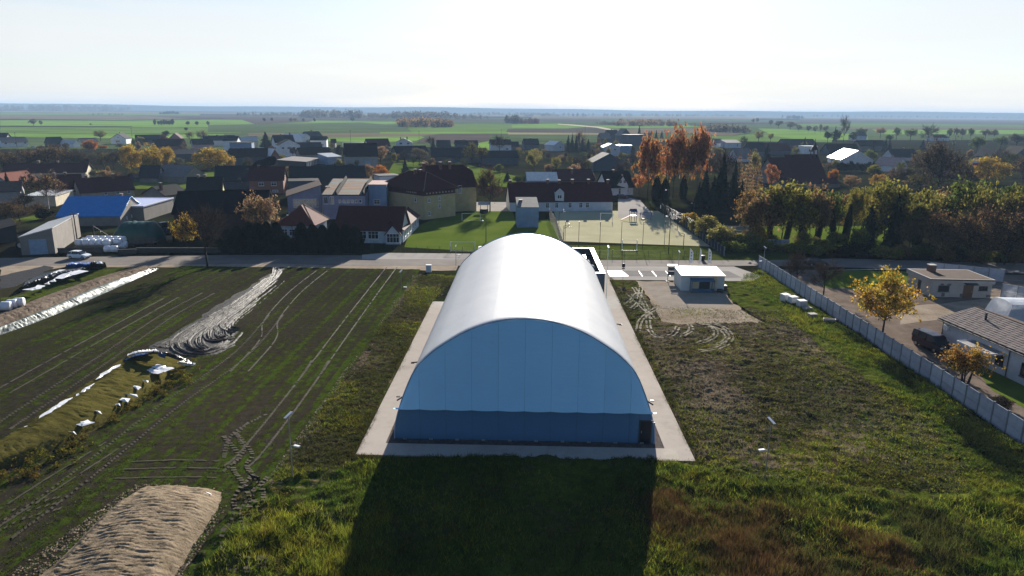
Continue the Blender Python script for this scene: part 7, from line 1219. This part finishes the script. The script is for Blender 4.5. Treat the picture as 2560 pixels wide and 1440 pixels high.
for x in (0, 9): V += [(x + (.35 * z_ if x == 0 else 0), y_, z_) for y_, z_ in ((0, 0), (.1, 1.2), (.25, 2.1), (.55, 2.45), (1.5, 2.6), (2.6, 2.68), (3.7, 2.6), (4.65, 2.45), (4.95, 2.1), (5.1, 1.2), (5.2, 0))]
for i in range(n): F.append((i, i + n + 1, i + n + 2, i + 1))
F += [tuple(range(n + 1)), tuple(reversed(range(n + 1, 2 * n + 2)))]; mb.add(V, F).obj('cover', plain('tent_sheet', (.34, .38, .44), .6), T)
# flag on the far house, dog, small finds
p = G(2421, 470); T = thing('flag_pole', 'white and red flag on a pole beside the golden willow bush', 'flag', p); h = zat(2421, 401, p); MB().bar((0, 0, 0), (0, 0, h), .06, 6).obj('pole', GALV, T); MB().box(.06, -.02, h - .9, 2.2, .02, h).obj('white_stripe', WHITE, T); MB().box(.06, -.02, h - 1.8, 2.2, .02, h - .902).obj('red_stripe', plain('flag_red', (.5, .03, .04), .7), T)
p = G(640, 1206); T = thing('dog', 'small black dog standing in the wheel tracks of the left field', 'dog', p, 2.9)
V = [(0.30, 0, .44), (0.16, 0, .46), (-.05, 0, .45), (-.26, 0, .44), (.40, 0, .56), (.50, 0, .60), (.60, 0, .56), (.22, .07, .40), (.23, .07, .22), (.22, .07, .03), (.22, -.07, .40), (.24, -.07, .22), (.25, -.07, .03), (-.25, .07, .38), (-.30, .07, .22), (-.26, .07, .03), (-.25, -.07, .38), (-.31, -.07, .22), (-.29, -.07, .03), (-.36, 0, .50), (-.46, 0, .60), (.47, .05, .68), (.47, -.05, .68)]
E_ = [(0, 1), (1, 2), (2, 3), (0, 4), (4, 5), (5, 6), (0, 7), (7, 8), (8, 9), (0, 10), (10, 11), (11, 12), (3, 13), (13, 14), (14, 15), (3, 16), (16, 17), (17, 18), (3, 19), (19, 20), (5, 21), (5, 22)]
me = D.meshes.new('body'); me.from_pydata(V, E_, []); o = link('body', me, plain('black_fur', (.008, .008, .009), .8), T); md = o.modifiers.new('skin', 'SKIN'); rad = [.11, .12, .115, .10, .075, .075, .035, .06, .035, .032, .06, .035, .032, .07, .035, .032, .07, .035, .032, .03, .018, .02, .02]
for v, r in zip(me.skin_vertices[0].data, rad): v.radius = (r, r)
me.skin_vertices[0].data[2].use_root = True; sm = o.modifiers.new('sub', 'SUBSURF'); sm.levels = 1; sm.render_levels = 1
for x, y, lb in ((2240, 1442, 'pale sandy boulder at the bottom edge on the right'), ):
    p = G(x, y); r_ = np.random.default_rng(9); bm = bmesh.new(); bmesh.ops.create_icosphere(bm, subdivisions=3, radius=.55)
    for v in bm.verts: v.co = v.co * (1 + .12 * math.sin(v.co.x * 7) * math.sin(v.co.y * 6 + 1) + .05 * r_.normal()); v.co.z *= .62; v.co.x *= 1.5
    me = D.meshes.new('boulder'); bm.to_mesh(me); bm.free(); tag(link('boulder', me, plain('boulder_sand', (.26, .20, .14), .9, 0, .3, 2, .6, 6), None, p + _z * .12), lb, 'boulder')
p = G(2129, 1391); tag(MB().lathe([(.16, 0), (.2, .1), (.12, .22), (.07, .25)], 8).obj('plastic_litter', WHITE, None, p), 'scrap of white litter in the grass near the bottom right', 'litter')
for a, b in (((1722, 1358), (1800, 1440)), ((1632, 1385), (1718, 1360))): p, q = G(*a), G(*b); tag(MB().bar((0, 0, .25), (q.x - p.x, q.y - p.y, .3), .035, 5).obj('fallen_stick', plain('dry_stick', (.22, .17, .12), .9), None, p), 'long dry stick lying in the brown weeds below the hall', 'stick', 'dry sticks in the brown weeds')
# smoke from three chimneys: small volumes of drifting smoke
def smoke(pts, label, dens):
    P = [Vector(x) for x in pts]; mb = MB()
    for a, b, r0, r1 in zip(P, P[1:], (.25, .8, 1.5, 2.2), (.8, 1.5, 2.2, 2.8)): pass
    rads = [.2 + 1.3 * (i / (len(P) - 1)) ** .8 for i in range(len(P))]; V = []; F = []; n = 10
    for c, r in zip(P, rads): V += [(c.x + r * math.cos(6.2832 * i / n), c.y + r * .4 * math.sin(6.2832 * i / n), c.z + r * math.sin(6.2832 * i / n)) for i in range(n)]
    for k in range(len(P) - 1):
        for i in range(n): j = (i + 1) % n; F.append((k * n + i, k * n + j, k * n + n + j, k * n + n + i))
    F += [tuple(reversed(range(n))), tuple(range((len(P) - 1) * n, len(P) * n))]
    m, t, pp, o = newmat('smoke'); t.nodes.remove(pp); geo = N(t, 'ShaderNodeTexCoord'); nn = noise_tex(t, .55, 4, .65, geo.outputs['Object']); mr = N(t, 'ShaderNodeMapRange'); mr.inputs[1].default_value = .45; mr.inputs[2].default_value = .75; mr.inputs[4].default_value = dens; t.links.new(nn.outputs['Fac'], mr.inputs[0])
    pv = N(t, 'ShaderNodeVolumePrincipled'); pv.inputs['Color'].default_value = (.95, .97, 1, 1); pv.inputs['Anisotropy'].default_value = .5; t.links.new(mr.outputs[0], pv.inputs['Density']); t.links.new(pv.outputs[0], o.inputs['Volume']); me = mb.add(V, F).mesh('smoke'); bm = bmesh.new(); bm.from_mesh(me); bmesh.ops.recalc_face_normals(bm, faces=bm.faces[:]); bm.to_mesh(me); bm.free(); ob = link('smoke', me, m); return tag(ob, kind='stuff')
q = t.matrix_basis @ Vector((Lf * .20, 2.6, 5.25)); smoke([q, q + Vector((1.2, .6, .6)), q + Vector((3.2, 1.6, 1.0)), q + Vector((6, 3, 1.3))], '', .16)
q = G(608, 478); q.z = 3.0; smoke([q, q + Vector((-1.5, .5, 1.2)), q + Vector((1.5, 1, 3.5)), q + Vector((5, 2, 6)), q + Vector((10, 3, 7.5))], '', .16)
q = G(1446, 455); q.z = zat(1446, 437, q); smoke([q, q + Vector((1.5, 0, .7)), q + Vector((4, 0, .6)), q + Vector((7, 0, 0))], '', .10)

# ------------------------------------------------------------------ grass, weeds and clods on the near ground (nobody could count them)
def scatter(P, n, rng):
    P = np.array(P); lo, hi = P.min(0), P.max(0); X = rng.uniform(lo[0], hi[0], n * 6); Y = rng.uniform(lo[1], hi[1], n * 6); d = np.clip((Y / 45.0), .6, 9); k = inpoly(X, Y, P) & (rng.uniform(0, 1, n * 6) < 1 / d ** 1.6); return X[k][:n], Y[k][:n]
def patchy(x, y, s, seed):
    r_ = np.random.default_rng(seed); v = np.zeros_like(x)
    for _ in range(6): a = r_.uniform(0, 6.28); f = s * r_.uniform(.5, 2.2); v += np.sin((x * math.cos(a) + y * math.sin(a)) * f + r_.uniform(0, 6.28))
    return v / 6
def blades(name, P, n, hgt, wid, lean, mats, seed, per=6, spread=.16, thr=-.2, ps=.35, rows=None):
    rng = np.random.default_rng(seed); x, y = scatter(P, n, rng); pv = patchy(x, y, ps, seed)
    if rows: pv = pv * .5 + .45 * np.sin(x * 6.2832 / rows + .6 * np.sin(y * .03)) * np.sin(x * 6.2832 / (rows * 4.3) + 1.3) + .25 * np.sin(x * 6.2832 / (rows * .37))
    keep = pv + rng.normal(size=len(x)) * .15 > thr; x, y, pv = x[keep], y[keep], pv[keep]
    if len(x) == 0: return
    X = np.repeat(x, per) + rng.normal(size=len(x) * per) * spread; Y = np.repeat(y, per) + rng.normal(size=len(x) * per) * spread; m_ = len(X); h = hgt * rng.uniform(.4, 1.25, m_) * np.repeat(np.clip(1 + pv, .5, 1.8), per); a = rng.uniform(0, 6.28, m_); w_ = wid * rng.uniform(.6, 1.3, m_); lx, ly = rng.normal(size=m_) * lean * h, rng.normal(size=m_) * lean * h
    z0 = relief(X, Y) - .02; V = np.stack([np.stack([X - w_ * np.cos(a), Y - w_ * np.sin(a), z0], 1), np.stack([X + w_ * np.cos(a), Y + w_ * np.sin(a), z0], 1), np.stack([X + lx, Y + ly, z0 + h], 1)], 1).reshape(-1, 3); F = np.arange(3 * m_).reshape(-1, 3)
    return tag(link(name, np_mesh(name, V, F), mats), kind='stuff')
def clods(name, P, n, size, mat, seed, thr=-9, ps=.3):
    rng = np.random.default_rng(seed); x, y = scatter(P, n, rng); kp = patchy(x, y, ps, seed) + rng.normal(size=len(x)) * .15 > thr; x, y = x[kp], y[kp]; m_ = len(x); s = size * rng.uniform(.4, 1.4, m_); a = rng.uniform(0, 6.28, m_); V = []; z0 = relief(x, y) - .02
    for k in range(3): t = a + k * 2.094; V.append(np.stack([x + s * np.cos(t), y + s * np.sin(t), z0], 1))
    V.append(np.stack([x + rng.normal(size=m_) * s * .3, y + rng.normal(size=m_) * s * .3, z0 + s * rng.uniform(.5, 1.0, m_)], 1)); V = np.stack(V, 1).reshape(-1, 3); b = (np.arange(m_) * 4)[:, None]; F = np.concatenate([b + np.array([[0, 1, 3]]), b + np.array([[1, 2, 3]]), b + np.array([[2, 0, 3]])]); return tag(link(name, np_mesh(name, V, F), mat), kind='stuff')
GR = leaf_mat('grass_green', (.070, .100, .013), .7, .5); GY = leaf_mat('grass_yellow', (.165, .175, .020), .7, .5); GB = leaf_mat('weed_brown', (.115, .072, .026), .6, .35); GO = leaf_mat('weed_olive', (.075, .074, .020), .6, .35); GS = leaf_mat('straw_pale', (.17, .14, .075), .5, .3)
MEAD = [(-20, 34), (36, 34), (60, 46), (40, 47.5), (30, 47), (20, 49.5), (11, 51.8), (0, 52.2), (-12, 51.5), (-17, 49), (-19, 44)]
blades('grass', MEAD, 26000, .24, .022, .5, GR, 1, 6, .17, -.35); blades('grass', MEAD, 9000, .34, .022, .5, GY, 2, 6, .2, .05); blades('weeds', [(8.4, 34), (24, 34), (25, 41), (18, 45.5), (11.5, 47.5), (9.0, 46)], 9500, .50, .020, .35, GB, 3, 6, .22, -.05, .55); blades('weeds', [(-19, 36), (-8, 36), (-10, 46), (-18, 48)], 3500, .42, .02, .4, GY, 31, 6, .22, .1, .5); blades('weeds', [(8.4, 34), (36, 34), (40, 44), (30, 46.5), (11.5, 50.5)], 5000, .40, .02, .4, GO, 32, 6, .22, .05, .5); blades('weeds', MEAD, 2500, .5, .03, .4, GO, 4, 7, .25, .2)
WASTE = [(14.3, 49), (40, 48), (38.5, 62), (37, 72), (38, 82), (36.5, 90), (37, 98), (30, 99), (20, 100), (14.4, 112)]
blades('weeds', WASTE, 15000, .15, .028, .9, GO, 5, 7, .22, -.15, .3); blades('grass', WASTE, 8000, .16, .028, .9, GY, 6, 7, .22, .0, .25); blades('grass', WASTE, 6000, .17, .028, .8, GR, 61, 6, .22, .15, .2); clods('clods', WASTE, 26000, .07, plain('dry_clod', (.085, .064, .042), .95, 0, .3), 7, .05, .22); clods('clods', WASTE, 26000, .10, plain('dark_clod', (.026, .020, .015), .95, 0, .3), 8, -.2, .25); blades('straw', WASTE, 7000, .09, .025, 1.4, GS, 9, 5, .25, .1, .3); blades('weeds', [(42.9, 40), (43.1, 100), (42.0, 96), (41.6, 84), (40.2, 76), (40.2, 66), (38.8, 56), (38.5, 48)], 9000, .42, .03, .5, leaf_mat('dark_fence_blade', (.022, .032, .010), .5, .3), 63, 7, .2, -.5, .4)  # last call: taller, darker blades in a strip along the panel fence
STRIP = [(-19.3, 47), (-14.2, 50), (-14.2, 101), (-12, 118), (-18.5, 118), (-19.4, 80)]
blades('weeds', STRIP, 9000, .18, .03, .7, GO, 10, 6, .2, -.5, .4); blades('grass', STRIP, 5000, .2, .025, .7, GY, 11, 6, .2, 0, .4); clods('clods', [(-19.9, 46), (-18.2, 46), (-18.2, 119), (-19.9, 119)], 3500, .09, plain('sand_clod', (.15, .115, .085), .95, 0, .3), 12, 0.0, .3); clods('clods', STRIP, 8000, .09, plain('dark_clod', (.035, .027, .02), .95, 0, .3), 13)
VERGE = [(43.2, 40), (43.2, 126), (39, 122), (36.5, 116), (36, 108), (37.5, 100), (36.5, 90), (38.5, 82), (37, 72), (38.5, 62), (36, 52), (33, 46)]
blades('grass', VERGE, 14000, .26, .025, .6, GR, 14, 6, .2, -.4); blades('grass', VERGE, 7000, .30, .025, .6, GY, 15, 6, .22, 0)
FIELD = [(-75, 34), (-20, 34), (-19.6, 120), (-62, 120), (-64, 90), (-70, 80)]
blades('crop_seedlings', FIELD, 30000, .10, .028, .6, leaf_mat('seedling', (.060, .078, .014), .6, .4), 16, 4, .16, .12, .10, 3.1); clods('clods', FIELD, 22000, .07, plain('field_clod', (.04, .032, .025), .95, 0, .4), 17)
for P_, n_ in (([(-14.75, 52), (-14.02, 52), (-14.02, 101), (-14.75, 101)], 1800), ([(14.15, 52), (14.8, 52), (14.8, 118), (14.15, 118)], 1800), ([(-14.2, 51.9), (14.3, 51.9), (14.3, 52.58), (-14.2, 52.58)], 1600)): blades('grass', P_, n_, .22, .022, .7, GO, 71, 6, .12, -.2, .6)
clods('clods', [(-32, 34), (-20.6, 34), (-21.6, 47.2), (-29.6, 47.2)], 9000, .10, plain('mound_spill', (.15, .115, .078), .95, 0, .3), 91, -.1, .5)
# weed bushes along the foot of the mossy clamp
wv = []
rng = np.random.default_rng(77); C = []; R = []
for k in range(150):
    f = rng.uniform(0, 1); a = G(-10, 1178).lerp(G(120, 1150), min(1, f * 2)) if f < .4 else G(120, 1145).lerp(G(490, 915), (f - .4) / .6); sp = 2.2 if f < .4 else 1.0; C.append((a.x + rng.normal() * sp, a.y + rng.normal() * sp * .8, rng.uniform(.1, .45))); R.append(rng.uniform(.22, .5))
V, F = crown_clumps(C, R, 11000, .075, rng, 1.0); V[:, 2] = np.abs(V[:, 2]); tag(link('weeds', np_mesh('weeds', V, F), leaf_mat('clamp_weed', (.105, .088, .018), .65, .4)), kind='stuff')
rng = np.random.default_rng(78); C = []; R = []
for k in range(60): a = G(rng.uniform(590, 740), rng.uniform(1215, 1440)); C.append((a.x, a.y, rng.uniform(.1, .35))); R.append(rng.uniform(.2, .45))
V, F = crown_clumps(C, R, 5000, .06, rng, 1.0); V[:, 2] = np.abs(V[:, 2]); tag(link('weeds', np_mesh('weeds', V, F), leaf_mat('edge_weed', (.10, .092, .022), .65, .4)), kind='stuff')

# ------------------------------------------------------------------ labels that single out the members of a row
ORD = ['first', 'second', 'third', 'fourth', 'fifth', 'sixth', 'seventh', 'eighth', 'ninth', 'tenth', 'eleventh', 'twelfth', 'thirteenth', 'fourteenth', 'fifteenth', 'sixteenth', 'seventeenth', 'eighteenth', 'nineteenth', 'twentieth', 'twenty-first', 'twenty-second', 'twenty-third', 'twenty-fourth', 'twenty-fifth', 'twenty-sixth'] + ['twenty-' + q for q in ('seventh', 'eighth', 'ninth')] + ['thirtieth'] + ['thirty-' + q for q in ('first', 'second', 'third', 'fourth', 'fifth')]
fam = {}
for o in D.objects:
    if o.parent is None and 'label' in o.keys(): fam.setdefault(o['label'], []).append(o)
for lb, os_ in fam.items():
    if 1 < len(os_) <= 35:
        def sx(o): d = o.location - Vector((0, 0, CAM_H)); return d.dot(RT) / d.dot(FW)
        os_.sort(key=sx); ws = lb.split()
        for i, o in enumerate(os_): o['label'] = ' '.join((ORD[i] + ' from the left: ' + ' '.join(ws)).split()[:16])
